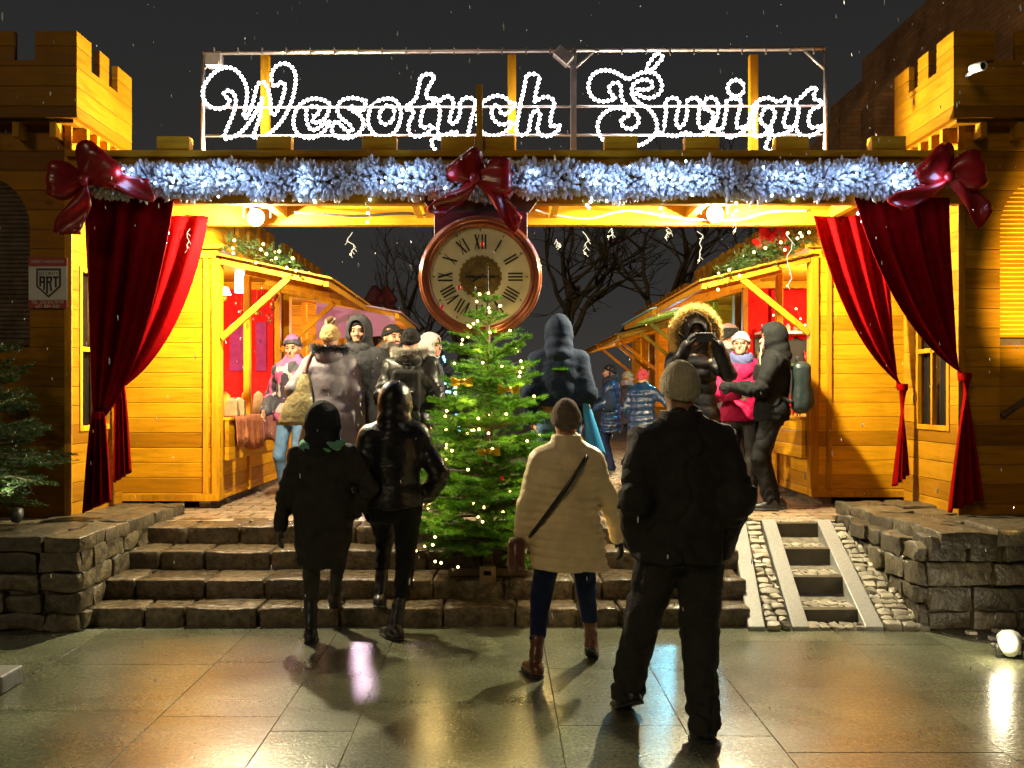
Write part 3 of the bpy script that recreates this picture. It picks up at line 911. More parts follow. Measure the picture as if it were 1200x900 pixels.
# right low wall with rubble edge
rw = thing('low_stone_wall', 'low wall of rough dark stones right of the cobbled ramp', 'wall', (4.5, 6.6, 0))
st = Stones()
stone_wall(st, 3.0, 8.6, 0, .66, lambda u, z, a, b, d: ((u, 6.56 + .13, z), (a, d, b)), 4, .25, .55, 13, .13, .014)
stone_wall(st, 6.6, 8.3, 0, .6, lambda u, z, a, b, d: ((3.02 + .05, u, z), (d, a, b)), 4, .2, .42, 15, .13, .02)
rr = random.Random(16)
x = 3.06
while x < 8.6:
    w = rr.uniform(.3, .6); y = 6.52
    while y < 8.3:
        L = rr.uniform(.3, .55)
        st.add((x + w / 2, y + L / 2, .615 + (.04 if y < 7.2 else 0) * rr.random() + rr.uniform(-.01, .02)), (w / 2 - .006, L / 2 - .006, .06), 9, .012); y += L
    x += w
for (px, py, d, s) in ((1005, 608, 8.1, .15), (1035, 603, 8.2, .2), (1060, 612, 7.8, .2), (1015, 598, 8.5, .16), (1075, 630, 7.3, .2), (1068, 660, 7.1, .17), (1076, 690, 6.9, .15), (1050, 630, 7.6, .16), (1060, 640, 7.35, .14)):
    p = P(px, py, d); st.add((p.x + .05, p.y, p.z - s * .35), (s, s * .8, s * .45), 6, .022)
st.build('stones', M['stone'], rw)
mb = MB(); mb.bx(3.14, 8.6, 6.62, 8.3, 0, .6); mb.bx(3.5, 8.6, 8.3, 9.0, 0, .605); mb.build('mortar', M['mortar'], rw)

# cobbled ramp with granite strips and small steps
ramp_ = thing('cobbled_ramp', 'sloping cobbled ramp with pale granite strips and four small steps', 'ramp', (2.3, 6.6, 0))
def rx(t, a, b): return a + (b - a) * t
Y0, Y1, ZT = 6.56, 8.05, ZP + .005
EDG = dict(s1=((1.74, 1.86), (1.99, 2.11)), s2=((2.05, 2.17), (2.25, 2.37)), s3=((2.56, 2.69), (2.72, 2.84)))
for k, (b, t) in EDG.items():
    mb = MB(); rows = []
    A = [Vector((b[0], Y0, .03)), Vector((b[1], Y0, .03)), Vector((t[1], Y1, ZT + .02)), Vector((t[0], Y1, ZT + .02))]
    B = [v - Vector((0, 0, .25)) for v in A]
    mb.add(A + B, [(0, 1, 2, 3), (7, 6, 5, 4), (0, 4, 5, 1), (1, 5, 6, 2), (2, 6, 7, 3), (3, 7, 4, 0)])
    mb.build('granite_strip', M['granite'], ramp_, bevel=.008)
def cobbles(bl, br, tl, tr_, seed, y0=Y0, y1=Y1):
    st = Stones(); rr = random.Random(seed); y = y0
    sl = math.atan2(ZT, Y1 - Y0)
    while y < y1:
        L = rr.uniform(.055, .085); t = (y - Y0) / (Y1 - Y0)
        xa, xb = rx(t, bl, tl), rx(t, br, tr_); x = xa
        while x < xb - .01:
            w = min(rr.uniform(.06, .13), xb - x)
            if xb - x - w < .04: w = xb - x
            zc = .035 + t * (ZT - .045) - .02 + rr.uniform(-.008, .008)
            st.add((x + w / 2, y + L / 2, zc), (w / 2 - .004, L / 2 - .003, .04), 4, .008, k=3, rot=Matrix.Rotation(sl + rr.uniform(-.1, .1), 3, 'X'))
            x += w
        y += L
    return st
a = cobbles(1.87, 2.04, 2.12, 2.24, 21); b_ = cobbles(2.70, 3.02, 2.85, 3.06, 23)
a.build('cobble_bed', M['cobble'], ramp_); b_.build('cobble_bed', M['cobble'], ramp_)
mb = MB(); mb.add([(1.76, Y0, -.1), (3.05, Y0, -.1), (3.1, Y1, ZT - .1), (2.0, Y1, ZT - .1), (1.76, Y0, -.3), (3.05, Y0, -.3), (3.1, Y1, -.3), (2.0, Y1, -.3)],
       [(0, 1, 2, 3), (7, 6, 5, 4), (0, 4, 5, 1), (1, 5, 6, 2), (2, 6, 7, 3), (3, 7, 4, 0)])
mb.build('bedding', M['mortar'], ramp_)
for i, (d, z0, z1) in enumerate(((6.76, .0, .105), (7.18, .105, .26), (7.58, .26, .41), (7.99, .41, ZP))):
    t = (d - Y0) / (Y1 - Y0); xa, xb = rx(t, 2.16, 2.36), rx(t, 2.57, 2.73)
    mb = MB(); mb.bx(xa - .005, xb + .005, d, d + .09, z0 - .1, z1)
    o = mb.build('riser', M['slabdark'], ramp_, bevel=.006)
    st = Stones(); rr = random.Random(40 + i); y = d + .09
    while y < d + .42:
        x = xa - .02; L = rr.uniform(.06, .09)
        while x < xb + .03:
            w = rr.uniform(.06, .12); st.add((x + w / 2, y + L / 2, z1 - .035), (w / 2 - .003, L / 2 - .003, .035), 5, .006, k=3); x += w
        y += L
    st.build('tread_cobbles', M['cobble'], ramp_)
st = Stones(); rr = random.Random(50); x = 2.1
for y in (6.6, 6.68):
    x = 2.16
    while x < 2.58:
        w = rr.uniform(.06, .12); st.add((x + w / 2, y, .0), (w / 2 - .003, .037, .03), 4, .008, k=3); x += w
st.build('foot_cobbles', M['cobble'], ramp_)

# soil bed in front of the right wall, with loose stones and leaves
mb = MB(); pts = []
ring = [(3.02, 6.6), (3.06, 6.42), (3.3, 6.2), (3.45, 5.85), (3.56, 5.55), (3.62, 5.2), (3.7, 4.4), (8.6, 4.4), (8.6, 6.6)]
mb.prism([Vector((x, y, 0)) for x, y in ring], (0, 0, -.03), (0, 0, .045))
structure('soil_bed', mb, M['soil'])
st = Stones(); rr = random.Random(60)
for i in range(330):
    x = rr.uniform(3.2, 5.2); y = rr.uniform(5.2, 6.5)
    if y < 6.4 - (x - 3.1) * 1.9 and x < 3.6: continue
    s = rr.uniform(.008, .028); st.add((x, y, .018), (s * rr.uniform(.8, 1.5), s, s * .6), 3, s * .2, k=2)
o = st.build('gravel', M['cobble'], None); tag(o, 'wet gravel and loose stones on the dark soil below the right wall', 'gravel', kind='stuff')
mb = MB(); p = P(6, 806, 5.2); mb.bx(-3.2, -2.735, 5.16, 5.4, 0, .1)
single('stone_block', mb, M['granite'], 'low granite block at the far left edge of the pavement', 'stone block', bevel=.012)

# ------------------------------------------------------------------ gate towers
def arch_pts(xc, zb, zs, hw, n=14):
    pts = [(xc - hw, zb), (xc + hw, zb)]
    pts += [(xc + hw * math.cos(PI * i / n), zs + hw * math.sin(PI * i / n)) for i in range(n + 1)]
    return pts
def tower(s, label, xi, xo):
    """s: -1 left, +1 right; xi = inner face x; xo = overhang inner face x."""
    t = thing('castle_tower', label, 'tower', (xi + s * 1.3, 8.2, .6))
    fy, by, z0, z1 = 7.65, 8.76, .6, 3.87
    w = 2.7
    # front face with arched opening, made of columns of boards
    xa, xb = xi, xi + s * w
    hw = .42; xc = xi + s * (.305 + hw) ; zb, zs = 1.45, 3.02
    mb = MB(); th = .06
    def V(x, z): return Vector((x, 0, z))
    L = xc - hw; Rr = xc + hw; lo_, hi_ = min(xa, xb), max(xa, xb)
    mb.bx(lo_, L, fy, fy + th, z0, z1); mb.bx(Rr, hi_, fy, fy + th, z0, z1)
    mb.bx(L, Rr, fy, fy + th, z0, zb)
    n = 16; arc = [(xc + hw * math.cos(PI * i / n), zs + hw * math.sin(PI * i / n)) for i in range(n + 1)]
    for i in range(n):
        (x1, q1), (x2, q2) = arc[i], arc[i + 1]
        mb.add([(x1, fy, q1), (x2, fy, q2), (x2, fy, z1), (x1, fy, z1), (x1, fy + th, q1), (x2, fy + th, q2), (x2, fy + th, z1), (x1, fy + th, z1)],
               [(0, 1, 2, 3), (7, 6, 5, 4), (0, 4, 5, 1), (2, 6, 7, 3)])
    # inner side face with window opening
    wy0, wy1, wz0, wz1 = 7.9, 8.46, 1.38, 2.7
    x1, x2 = xi, xi + s * th
    a, b = min(x1, x2), max(x1, x2)
    mb.bx(a, b, fy + th, wy0, z0, z1); mb.bx(a, b, wy1, by, z0, z1); mb.bx(a, b, wy0, wy1, z0, wz0); mb.bx(a, b, wy0, wy1, wz1, z1)
    mb.bx(lo_ + th, hi_ - th, by - th, by, z0, z1)       # back
    mb.bx(xb - (th if s > 0 else 0), xb + (0 if s > 0 else th), fy + th, by - th, z0, z1)
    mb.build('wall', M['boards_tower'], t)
    # corner battens
    mb = MB(); mb.bx(xi - s * .012 - .03, xi - s * .012 + .03, fy - .014, fy - .002, z0, z1 - .02)
    mb.build('corner_batten', M['timber'], t, bevel=.004)
    # window
    mb = MB(); f = .035; xm = xi - s * .012
    for (y0, y1, q0, q1) in ((wy0 - f, wy0 + .012, wz0 - f, wz1 + f), (wy1 - .012, wy1 + f, wz0 - f, wz1 + f), (8.165, 8.195, wz0, wz1), (wy0, wy1, wz0 - f, wz0 + .01), (wy0, wy1, wz1 - .01, wz1 + f), (wy0, wy1, 2.02, 2.06)):
        mb.bx(min(xm, xm + s * .04), max(xm, xm + s * .04), y0, y1, q0, q1)
    fr = mb.build('window_frame', M['timber'], t, bevel=.004)
    mb = MB(); mb.bx(min(xi + s * .05, xi + s * .056), max(xi + s * .05, xi + s * .056), wy0, wy1, wz0, wz1)
    mb.build('pane', M['dark_glass'], fr)
    # arched shutter: louvres above the rail, plain panel with a diagonal brace below
    mb = MB(); z = 2.12
    while z < zs + hw - .03:
        half = hw if z < zs else math.sqrt(max(.001, hw * hw - (z - zs) ** 2))
        half -= .012
        mb.add([(xc - half, fy + .03, z), (xc + half, fy + .03, z), (xc + half, fy + .043, z + .036), (xc - half, fy + .043, z + .036),
                (xc - half, fy + .038, z - .008), (xc + half, fy + .038, z - .008), (xc + half, fy + .051, z + .03), (xc - half, fy + .051, z + .03)],
               [(0, 1, 2, 3), (7, 6, 5, 4), (0, 4, 5, 1), (1, 5, 6, 2), (2, 6, 7, 3), (3, 7, 4, 0)])
        z += .036
    sh = mb.build('shutter', M['shutter' if s > 0 else 'dark_or_shaded_wood'], t)  # left shutter coloured dark: the shade deep in that arch is painted in
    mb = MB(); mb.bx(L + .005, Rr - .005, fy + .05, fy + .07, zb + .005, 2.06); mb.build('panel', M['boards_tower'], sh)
    mb = MB(); mb.bx(L + .005, Rr - .005, fy + .02, fy + .048, 2.06, 2.11); mb.beam((xc - s * (hw - .03), fy + .036, zb + .03), (xc + s * (hw - .03), fy + .036, 2.02), .03, .028, (0, 1, 0))
    mb.build('brace', M['dark_or_shaded_wood'], sh)
    mb = MB(); mb.bx(L - .1, Rr + .1, fy + .076, fy + .09, zb - .05, zs + hw + .1); mb.build('backing', M['boards_tower'], sh)
    # corbels
    oy, ob, oz0, oz1 = 7.5, 8.62, 3.87, 4.56
    for i in range(5):
        y = oy + .22 + i * .2; mb = MB()
        a_, b_ = sorted((xi - s * .002, xo + s * .015)); mb.bx(a_, b_, y, y + .05, z1 - .15, z1 - .032); mb.build('corbel', M['timber'], t)
    for i in range(9):
        x = xi + s * (.08 + i * .3); mb = MB()
        mb.bx(x, x + .05, oy + .015, fy - .002, z1 - .15, z1 - .032); mb.build('corbel', M['timber'], t)
    # battlement box, notched panels with real thickness
    def crenel(mk, u0, u1, notches, nz):
        out = []; cur = u0
        for (p, q) in notches:
            out.append((cur, p, oz1)); out.append((p, q, nz)); cur = q
        out.append((cur, u1, oz1)); return out
    mb = MB(); d = .05
    if s < 0: ny = [(7.77, 7.93), (8.12, 8.3)]
    else: ny = [(7.79, 7.94), (8.14, 8.32)]
    for (u0, u1, zt) in crenel(0, oy + d, ob, ny, oz1 - .235):
        mb.bx(min(xo, xo + s * d), max(xo, xo + s * d), u0, u1, oz0, zt)
    nx = [(.335, .5), (.86, 1.02), (1.38, 1.54), (1.9, 2.06)]
    for (u0, u1, zt) in crenel(0, 0, 2.85, nx, oz1 - .235):
        a, b = sorted((xo + s * u0, xo + s * u1)); mb.bx(a, b, oy, oy + d, oz0, zt)
    for (u0, u1, zt) in crenel(0, d, 2.85, nx, oz1 - .235):
        a, b = sorted((xo + s * u0, xo + s * u1)); mb.bx(a, b, ob - d, ob, oz0, zt)
    a, b = sorted((xo + s * d, xo + s * 2.85)); mb.bx(a, b, oy + d, ob - d, oz0 - .03, oz0 + .02)
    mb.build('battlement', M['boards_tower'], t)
    return t
M['dark_glass'] = simple('dark window', (.012, .01, .008), .15, .2, 5, 0)
tower(-1, 'wooden castle tower with the security company sign left of the gate', -3.52, -3.375)
tower(1, 'wooden castle tower with the surveillance camera right of the gate', 3.776, 3.63)

# ------------------------------------------------------------------ gate beam between the towers
gate = thing('gate_beam', 'wooden gate beam with square merlons spanning between both castle towers', 'gate', (.1, 8.15, ZP))
mb = MB(); mb.bx(-3.5, 3.76, 7.6, 7.7, 3.2, 3.57); mb.build('front_beam', M['beamwood'], gate, bevel=.006)
mb = MB(); mb.bx(-3.5, 3.76, 7.56, 7.75, 3.573, 3.625); mb.build('top_plank', M['beamwood'], gate, bevel=.004)
mb = MB(); mb.bx(-3.5, 3.76, 8.55, 8.66, 3.2, 3.375); mb.build('back_beam', M['beamwood'], gate, bevel=.006)
mb = MB(); mb.bx(-3.5, 3.76, 8.52, 8.68, 3.38, 3.43); mb.build('top_plank', M['beamwood'], gate, bevel=.004)
mb = MB()
for x in (-3.3, -2.0, -.75, .45, 1.7, 3.0): mb.bx(x, x + .07, 7.702, 8.55, 3.26, 3.36)
mb.build('joists', M['beamwood_y'], gate, bevel=.004)
for (p0, p1) in ((185, 223), (302, 342), (425, 465), (517, 556), (566, 603), (708, 747), (802, 842), (908, 947), (1020, 1060)):
    x0, x1 = (p0 - CX) / F * 7.62, (p1 - CX) / F * 7.62
    mb = MB(); mb.bx(x0, x1, 7.59, 7.69, 3.627, 3.745); mb.build('merlon', M['beamwood'], gate, bevel=.004)
mb = MB()   # wooden saddle that carries the clock
mb.add([(-.6, 7.53, 3.3), (.3, 7.53, 3.3), (.3, 7.53, 3.2), (.24, 7.53, 3.12), (-.54, 7.53, 3.12), (-.6, 7.53, 3.2)] + [(-.6, 7.597, 3.3), (.3, 7.597, 3.3), (.3, 7.597, 3.2), (.24, 7.597, 3.12), (-.54, 7.597, 3.12), (-.6, 7.597, 3.2)],
       [(0, 1, 2, 3, 4, 5), (11, 10, 9, 8, 7, 6)] + [(i, 6 + i, 6 + (i + 1) % 6, (i + 1) % 6) for i in range(6)])
mb.build('clock_bracket', M['dark_or_shaded_wood'], gate)
mb = MB(); mb.bx(-.185, -.135, 7.55, 7.595, 3.3, 4.15); mb.build('centre_post', M['timber'], gate)

# ------------------------------------------------------------------ curtains
def curtain(label, top0, top1, ztop, y, tie, ztie, tail0, tail1, zbot, s, seed, npl=3.2, tw=.1, amp=.05):
    """top0..top1 x-range at the rail; gathered at tie; falls to a tail."""
    mb = MB(); nu, nv = 72, 46; rows = []; rr = random.Random(seed); ph = rr.uniform(0, 6)
    fr = [rr.uniform(.8, 1.25) for _ in range(3)]
    for j in range(nv + 1):
        v = j / nv; row = []
        for i in range(nu + 1):
            u = i / nu
            xt = top0 + (top1 - top0) * u
            # u = 1 is the edge toward the passage: it hangs in a wide swag to the tie
            xe = tie + (u - .5) * tw
            c1x = xt + (xe - xt) * (.26 + .12 * (1 - u)); c1z = ztop + (ztie - ztop) * (.55 + .15 * u)
            x = (1 - v) ** 2 * xt + 2 * v * (1 - v) * c1x + v * v * xe
            z = (1 - v) ** 2 * ztop + 2 * v * (1 - v) * (c1z - .06 * u) + v * v * (ztie - .07 * u * (1 - v))
            a = amp * (.45 + 1.0 * math.sin(PI * min(1, v * 1.05)) ** .8) * (1 - .45 * v)
            ww = u + .05 * math.sin(4 * u + ph) * v
            yy = y + a * (math.sin(2 * PI * npl * fr[0] * ww + ph) * .6 + .4 * math.sin(2 * PI * npl * 1.7 * ww + ph * 2 + v)) - .05 * math.sin(PI * v) * u
            row.append((x, yy, z))
        rows.append(row)
    mb.grid(rows)
    t = single('curtain', mb, M['red_velvet'], label, 'curtain', 'red curtains tied back at the gate', solid=.006, fix=False)
    # tail below the tie
    mb = MB(); rows = []; nv = 26
    for j in range(nv + 1):
        v = j / nv; row = []
        for i in range(41):
            u = i / 40
            xe = tie + (u - .5) * tw
            xt = tail0 + (tail1 - tail0) * u
            w = v ** .7
            x = xe * (1 - w) + xt * w
            zb = zbot + .09 * math.sin(9 * u + seed) * (v > .5) * 0 + (.12 * (1 - u) if s > 0 else .12 * u) * .9
            z = ztie + .03 + (zb - ztie - .03) * v
            yy = y - .02 + (.012 + .035 * v) * math.sin(2 * PI * 3.5 * u + seed) + .015 * math.sin(2 * PI * 8 * u)
            row.append((x, yy, z))
        rows.append(row)
    mb.grid(rows)
    o = mb.build('tail', M['red_velvet'], None, origin=t.location, solid=.006, fix=False); o.parent = t; o.location = (0, 0, 0)
    mb = MB(); mb.lathe([(tw * .5, -.03), (tw * .54, 0), (tw * .5, .03)], (tie, y - .01, ztie + .01), (0, 0, 1), 20)
    o = mb.build('tie_band', M['red_velvet'], None, origin=t.location, fix=False); o.parent = t; o.location = (0, 0, 0)
    return t
def X(px, d): return (px - CX) / F * d
def Z(py, d): return EYE + (CY - py) / F * d
curtain('dark red curtain hung from the front of the gate against the left tower', X(97, 7.56), X(206, 7.56), Z(232, 7.56), 7.55, X(117, 7.56), Z(488, 7.56), X(96, 7.56), X(133, 7.56), Z(602, 7.56), -1, 1)
curtain('bright red curtain at the back of the gate in front of the left stall wall', X(152, 8.5), X(244, 8.5), 3.27, 8.5, X(141, 8.5), Z(452, 8.5), X(134, 8.5), X(156, 8.5), Z(566, 8.5), -1, 2, 2.6, .09)
curtain('dark red curtain hung from the front of the gate against the right tower', X(1113, 7.56), X(1000, 7.56), Z(232, 7.56), 7.55, X(1129, 7.56), Z(443, 7.56), X(1149, 7.56), X(1108, 7.56), Z(600, 7.56), 1, 3)
curtain('bright red curtain at the back of the gate in front of the right stall wall', X(1040, 8.5), X(953, 8.5), 3.27, 8.5, X(1057, 8.5), Z(455, 8.5), X(1063, 8.5), X(1046, 8.5), Z(570, 8.5), 1, 4, 4.2, .09)

M['dark_bow'] = simple('dark red bow cloth', (.07, .003, .003), .8, .3, 6, .2)
# ------------------------------------------------------------------ bows
def bow(label, c, y, loops, tails, group='red bows on the garland', scale=1.0, mat='red_lacquer'):
    """loops / tails: (px, py, end width) tips in photo pixels round the knot pixel c, all at distance y."""
    t = thing('ribbon_bow', label, 'bow', P(c[0], c[1], y), 0, group)
    k = P(c[0], c[1], y)
    for (px, py, w) in loops:
        e = P(px, py, y); d = e - k; L = d.length; d.normalize(); pr = Vector((-d.z, 0, d.x))
        mb = MB(); rows = []
        for i in range(25):
            q = i / 24; r = L * math.sin(PI * q) ** .75; wd = .05 * scale + (w * 1.18 - .05 * scale) * math.sin(PI * min(1, .03 + .72 * math.sin(PI * q) ** .75))
            dep = -.055 * scale * math.sin(2 * PI * q) - .02
            rows.append([k + d * r + pr * (wd * (j / 8 - .5)) + Vector((0, dep + .012 * math.sin(j * 1.7 + q * 9) * scale - .02 * math.cos(PI * (j / 8 - .5)) * scale, 0)) for j in range(9)])
        mb.grid(rows); mb.build('loop', M[mat], t, solid=.004, fix=False)
    for (px, py, w) in tails:
        e = P(px, py, y); d = e - k; L = d.length; d.normalize(); pr = Vector((-d.z, 0, d.x)); mb = MB(); rows = []
        for i in range(17):
            q = i / 16; wd = .05 * scale + (w - .05 * scale) * min(1, q * 1.3) ** .7
            row = []
            for j in range(7):
                cut = (1 - .13 * abs(j / 6 - .2)) if q > .85 else 1
                row.append(k + d * (L * q * cut) + pr * (wd * (j / 6 - .5) + .02 * scale * math.sin(q * 5)) + Vector((0, -.035 * scale + .022 * scale * math.sin(q * 7 + j * .9), 0)))
            rows.append(row)
        mb.grid(rows); mb.build('tail', M[mat], t, solid=.004, fix=False)
    mb = MB(); mb.ball(k + Vector((0, -.06 * scale, 0)), .045 * scale, 0, 12, 8, (1, .8, 1.1)); mb.build('knot', M[mat], t)
    return t
bow('large red lacquer bow at the left end of the white garland', (101, 213), 7.36, ((58, 211, .25), (128, 182, .36)), ((82, 279, .22), (184, 222, .17)))
bow('large red lacquer bow above the clock in the middle of the garland', (557, 210), 7.36, ((538, 186, .28), (599, 207, .25)), ((508, 256, .14), (612, 266, .14)))
bow('large red lacquer bow at the right end of the white garland', (1108, 208), 7.36, ((1084, 186, .33), (1151, 198, .27)), ((1044, 246, .15), (1158, 258, .19)))
bow('small dark red bow hung far back above the left stalls', (447, 352), 17, ((432, 343, .3), (461, 343, .3)), ((432, 366, .2), (466, 368, .2)), 'red bows hung in the market alley', 1.7, 'dark_bow')
bow('dark red bow on the greenery above the right stall awning', (905, 279), 9.9, ((888, 277, .22), (922, 273, .2)), ((884, 290, .12), (925, 292, .12)), 'red bows hung in the market alley', 1.0, 'red_cloth')

# ------------------------------------------------------------------ clock
CC = P(563, 325, 7.45)
clock = thing('wall_clock', 'round clock with copper rim and roman numerals hanging under the gate beam', 'clock', CC)
mb = MB(); mb.bx(-.52, .225, 7.5, 7.62, 2.85, 3.118); mb.build('housing', M['dark_red'] if 'dark_red' in M else simple('dark red paint', (.09, .008, .01), .45, .2, 8, .1), clock, bevel=.01)
M['copper'] = simple('copper red lacquered rim', (.45, .13, .055), .22, .15, 6, 0, metal=.55, coat=.4)
M['dial'] = simple('aged ivory dial', (.85, .75, .52), .5, .1, 7, .05)
M['ink'] = simple('black numerals', (.012, .01, .008), .5, .1, 9, 0)
M['gold'] = simple('gold dial centre', (.3, .19, .045), .45, .3, 12, .2, metal=.3)
prof = [(.392, -.02), (.398, -.06), (.41, -.075), (.425, -.072), (.43, -.06), (.437, -.078), (.455, -.082), (.468, -.066), (.472, -.05), (.482, -.05), (.488, -.02), (.485, .06), (.4, .075), (.0, .075)]
mb = MB(); mb.lathe(prof, CC, (0, 1, 0), 72); mb.build('rim', M['copper'], clock)
mb = MB(); mb.lathe([(0, -.028), (.4, -.028), (.4, -.01)], CC, (0, 1, 0), 64, smooth=False); dial = mb.build('dial', M['dial'], clock)
mb = MB(); n = 24; pts = []
for i in range(n * 4):
    a = 2 * PI * i / (n * 4); r = .163 + (.009 if (i // 2) % 2 else 0)
    pts.append(CC + Vector((r * math.cos(a), 0, r * math.sin(a))))
mb.prism(pts, (0, -.034, 0), (0, .004, 0)); gd = mb.build('dial_centre', M['gold'], dial, fix=True)
def stroke(mb, ang, x0, r0, x1, r1, w):
    ca, sa = math.cos(ang), math.sin(ang)
    def T(x, r): return CC + Vector((r * sa + x * ca, -.033, r * ca - x * sa))
    a, b = T(x0, r0), T(x1, r1); d = (b - a).normalized(); n_ = Vector((d.z, 0, -d.x)) * w / 2
    mb.prism([a - n_, a + n_, b + n_, b - n_], (0, 0, 0), (0, .003, 0))
NUM = ['XII', 'I', 'II', 'III', 'IIII', 'V', 'VI', 'VII', 'VIII', 'IX', 'X', 'XI']
for h_, s_ in enumerate(NUM):
    mb = MB(); ang = 2 * PI * h_ / 12; W = {'I': .026, 'V': .058, 'X': .056}; tot = sum(W[c] for c in s_); x = -tot / 2
    for c in s_:
        m_ = x + W[c] / 2; a, b = m_ - W[c] / 2 + .012, m_ + W[c] / 2 - .012
        if c == 'I': stroke(mb, ang, m_, .22, m_, .335, .012)
        elif c == 'V': stroke(mb, ang, m_, .22, a, .335, .013); stroke(mb, ang, m_, .22, b, .335, .006)
        else: stroke(mb, ang, b, .22, a, .335, .013); stroke(mb, ang, a, .22, b, .335, .006)
        x += W[c]
    mb.build('numeral', M['ink'], dial)
mb = MB()
for i in range(60):
    a = 2 * PI * i / 60
    if i % 5 == 0: stroke(mb, a, 0, .36, 0, .377, .008)
# engraved scroll ring on the centre plate
mb.build('minute_marks', M['ink'], dial)
mb = MB()
for rad in (.145, .085): mb.tube([CC + Vector((rad * math.cos(2 * PI * i / 48), -.035, rad * math.sin(2 * PI * i / 48))) for i in range(48)], .0022, 4, closed=True)
for i in range(18):
    a = 2 * PI * i / 18; c0 = CC + Vector((.115 * math.cos(a), -.035, .115 * math.sin(a)))
    mb.tube([c0 + Vector((.016 * math.cos(t + a), 0, .016 * math.sin(t + a))) for t in (0, .8, 1.6, 2.4, 3.2, 4, 4.8)], .0018, 4)
mb.build('engraving', M['ink'], gd)
def hand(name, ang, L, tail, w):
    mb = MB(); ca, sa = math.cos(ang), math.sin(ang)
    T = lambda x, r: CC + Vector((r * sa + x * ca, -.05, r * ca - x * sa))
    mb.prism([T(-w * .5, -tail), T(-w, -tail * .6), T(-w * .45, 0), T(-w, L * .55), T(0, L), T(w, L * .55), T(w * .45, 0), T(w, -tail * .6), T(w * .5, -tail)], (0, 0, 0), (0, .004, 0))
    return mb.build(name, M['ink'], clock)
hand('minute_hand', math.radians(90), .165, .12, .008); hand('hour_hand', math.radians(236), .1, .03, .009)
mb = MB(); mb.lathe([(0, -.062), (.014, -.06), (.014, -.04)], CC, (0, 1, 0), 16); mb.build('boss', M['ink'], clock)
# ------------------------------------------------------------------ light-chain lettering on its frame
SD = 8.2
def ZC(pts, ox, oy): return [P(ox + x * 130 / 900, oy + y * 130 / 900, SD) for x, y in pts]
LET = []
def letter(ox, oy, *strokes): LET.append([(ZC(s if s[0] != 'c' else s[1:], ox, oy), s[0] == 'c') for s in strokes])
letter(230, 60,
  [(262,390),(283,415),(270,450),(240,472),(190,482),(120,460),(75,400),(70,330),(100,260),(160,190),(220,155),(280,148),(340,175),(385,230),(415,290),(425,350),(420,420),(408,490),(396,535),(405,555),(430,540),(460,465),(485,380),(505,300),(530,268),(560,268),(590,310),(605,370),(615,440),(617,500),(632,530),(660,512),(690,450),(715,380),(730,310),(722,275),(695,268),(670,290),(648,300),(628,275),(620,220),(640,160),(680,125),(730,115),(780,140),(810,190),(818,240),(808,330),(788,410),(755,490),(710,570),(650,640),(590,690),(540,715),(490,715),(478,695),(500,630),(525,550),(540,470),(545,400)],
  [(540,410),(505,490),(470,550),(430,610),(380,665),(320,705),(245,722),(248,680),(270,625),(300,555),(325,480),(335,415),(320,365),(285,335),(245,345),(238,370),(262,392)])
letter(340, 60, ['c',(150,470),(200,462),(245,475),(240,515),(205,545),(195,590),(250,585),(295,555),(320,500),(332,455),(300,420),(210,398),(130,420),(75,465),(42,540),(40,620),(80,690),(150,715),(220,705),(280,665),(312,620),(325,588),(280,605),(215,650),(170,640),(145,580),(140,520)])
letter(340, 60, ['c',(630,410),(590,410),(540,395),(490,395),(430,412),(400,450),(392,500),(415,550),(460,585),(500,620),(513,650),(480,665),(440,635),(410,602),(380,585),(355,610),(345,650),(370,695),(430,715),(500,712),(560,680),(595,630),(600,580),(570,530),(520,500),(480,472),(510,465),(560,490),(600,495),(610,455)])
letter(340, 60, ['c',(690,432),(740,410),(800,398),(855,412),(890,460),(905,520),(890,600),(860,660),(810,700),(750,710),(690,685),(650,630),(638,570),(650,500),(675,445)],
  ['c'] + [(790 + 60 * math.cos(t) + 12 * math.sin(t), 530 - 76 * math.sin(t)) for t in [2 * PI * i / 14 for i in range(14)]])
letter(450, 60, ['c',(415,215),(360,200),(305,225),(290,280),(275,350),(260,400),(220,440),(185,465),(200,495),(240,490),(235,540),(210,590),(205,650),(220,690),(270,705),(330,690),(375,660),(400,625),(360,620),(320,635),(300,600),(310,530),(330,470),(380,450),(420,420),(415,390),(380,402),(350,385),(350,340),(375,290),(405,240)])
letter(450, 60, [(430,430),(460,412),(510,380),(555,400),(565,450),(545,520),(535,580),(560,602),(600,570),(620,500),(620,430),(660,395),(710,395),(745,430),(728,500),(705,590),(690,660),(665,735),(620,800),(560,845),(510,855),(455,838),(415,808),(390,765),(395,728),(430,710),(468,735)],
  [(440,430),(457,500),(450,570),(437,640),(450,690),(500,690),(550,670),(590,670),(580,705),(545,725)])
letter(550, 60, ['c',(370,432),(330,430),(290,392),(230,375),(170,390),(110,430),(75,490),(65,570),(80,640),(130,685),(200,700),(270,680),(320,640),(350,592),(320,590),(270,610),(220,590),(185,540),(185,480),(220,450),(245,470),(255,510),(290,525),(330,500),(360,455)])
letter(550, 60, ['c',(560,212),(510,200),(465,215),(450,280),(435,360),(415,430),(400,520),(385,600),(380,660),(400,690),(450,690),(480,660),(490,590),(505,530),(540,495),(572,520),(560,590),(550,650),(580,690),(640,700),(700,670),(735,625),(700,615),(665,625),(655,580),(670,500),(685,430),(660,395),(610,385),(560,405),(530,420),(535,370),(550,300),(565,240)])
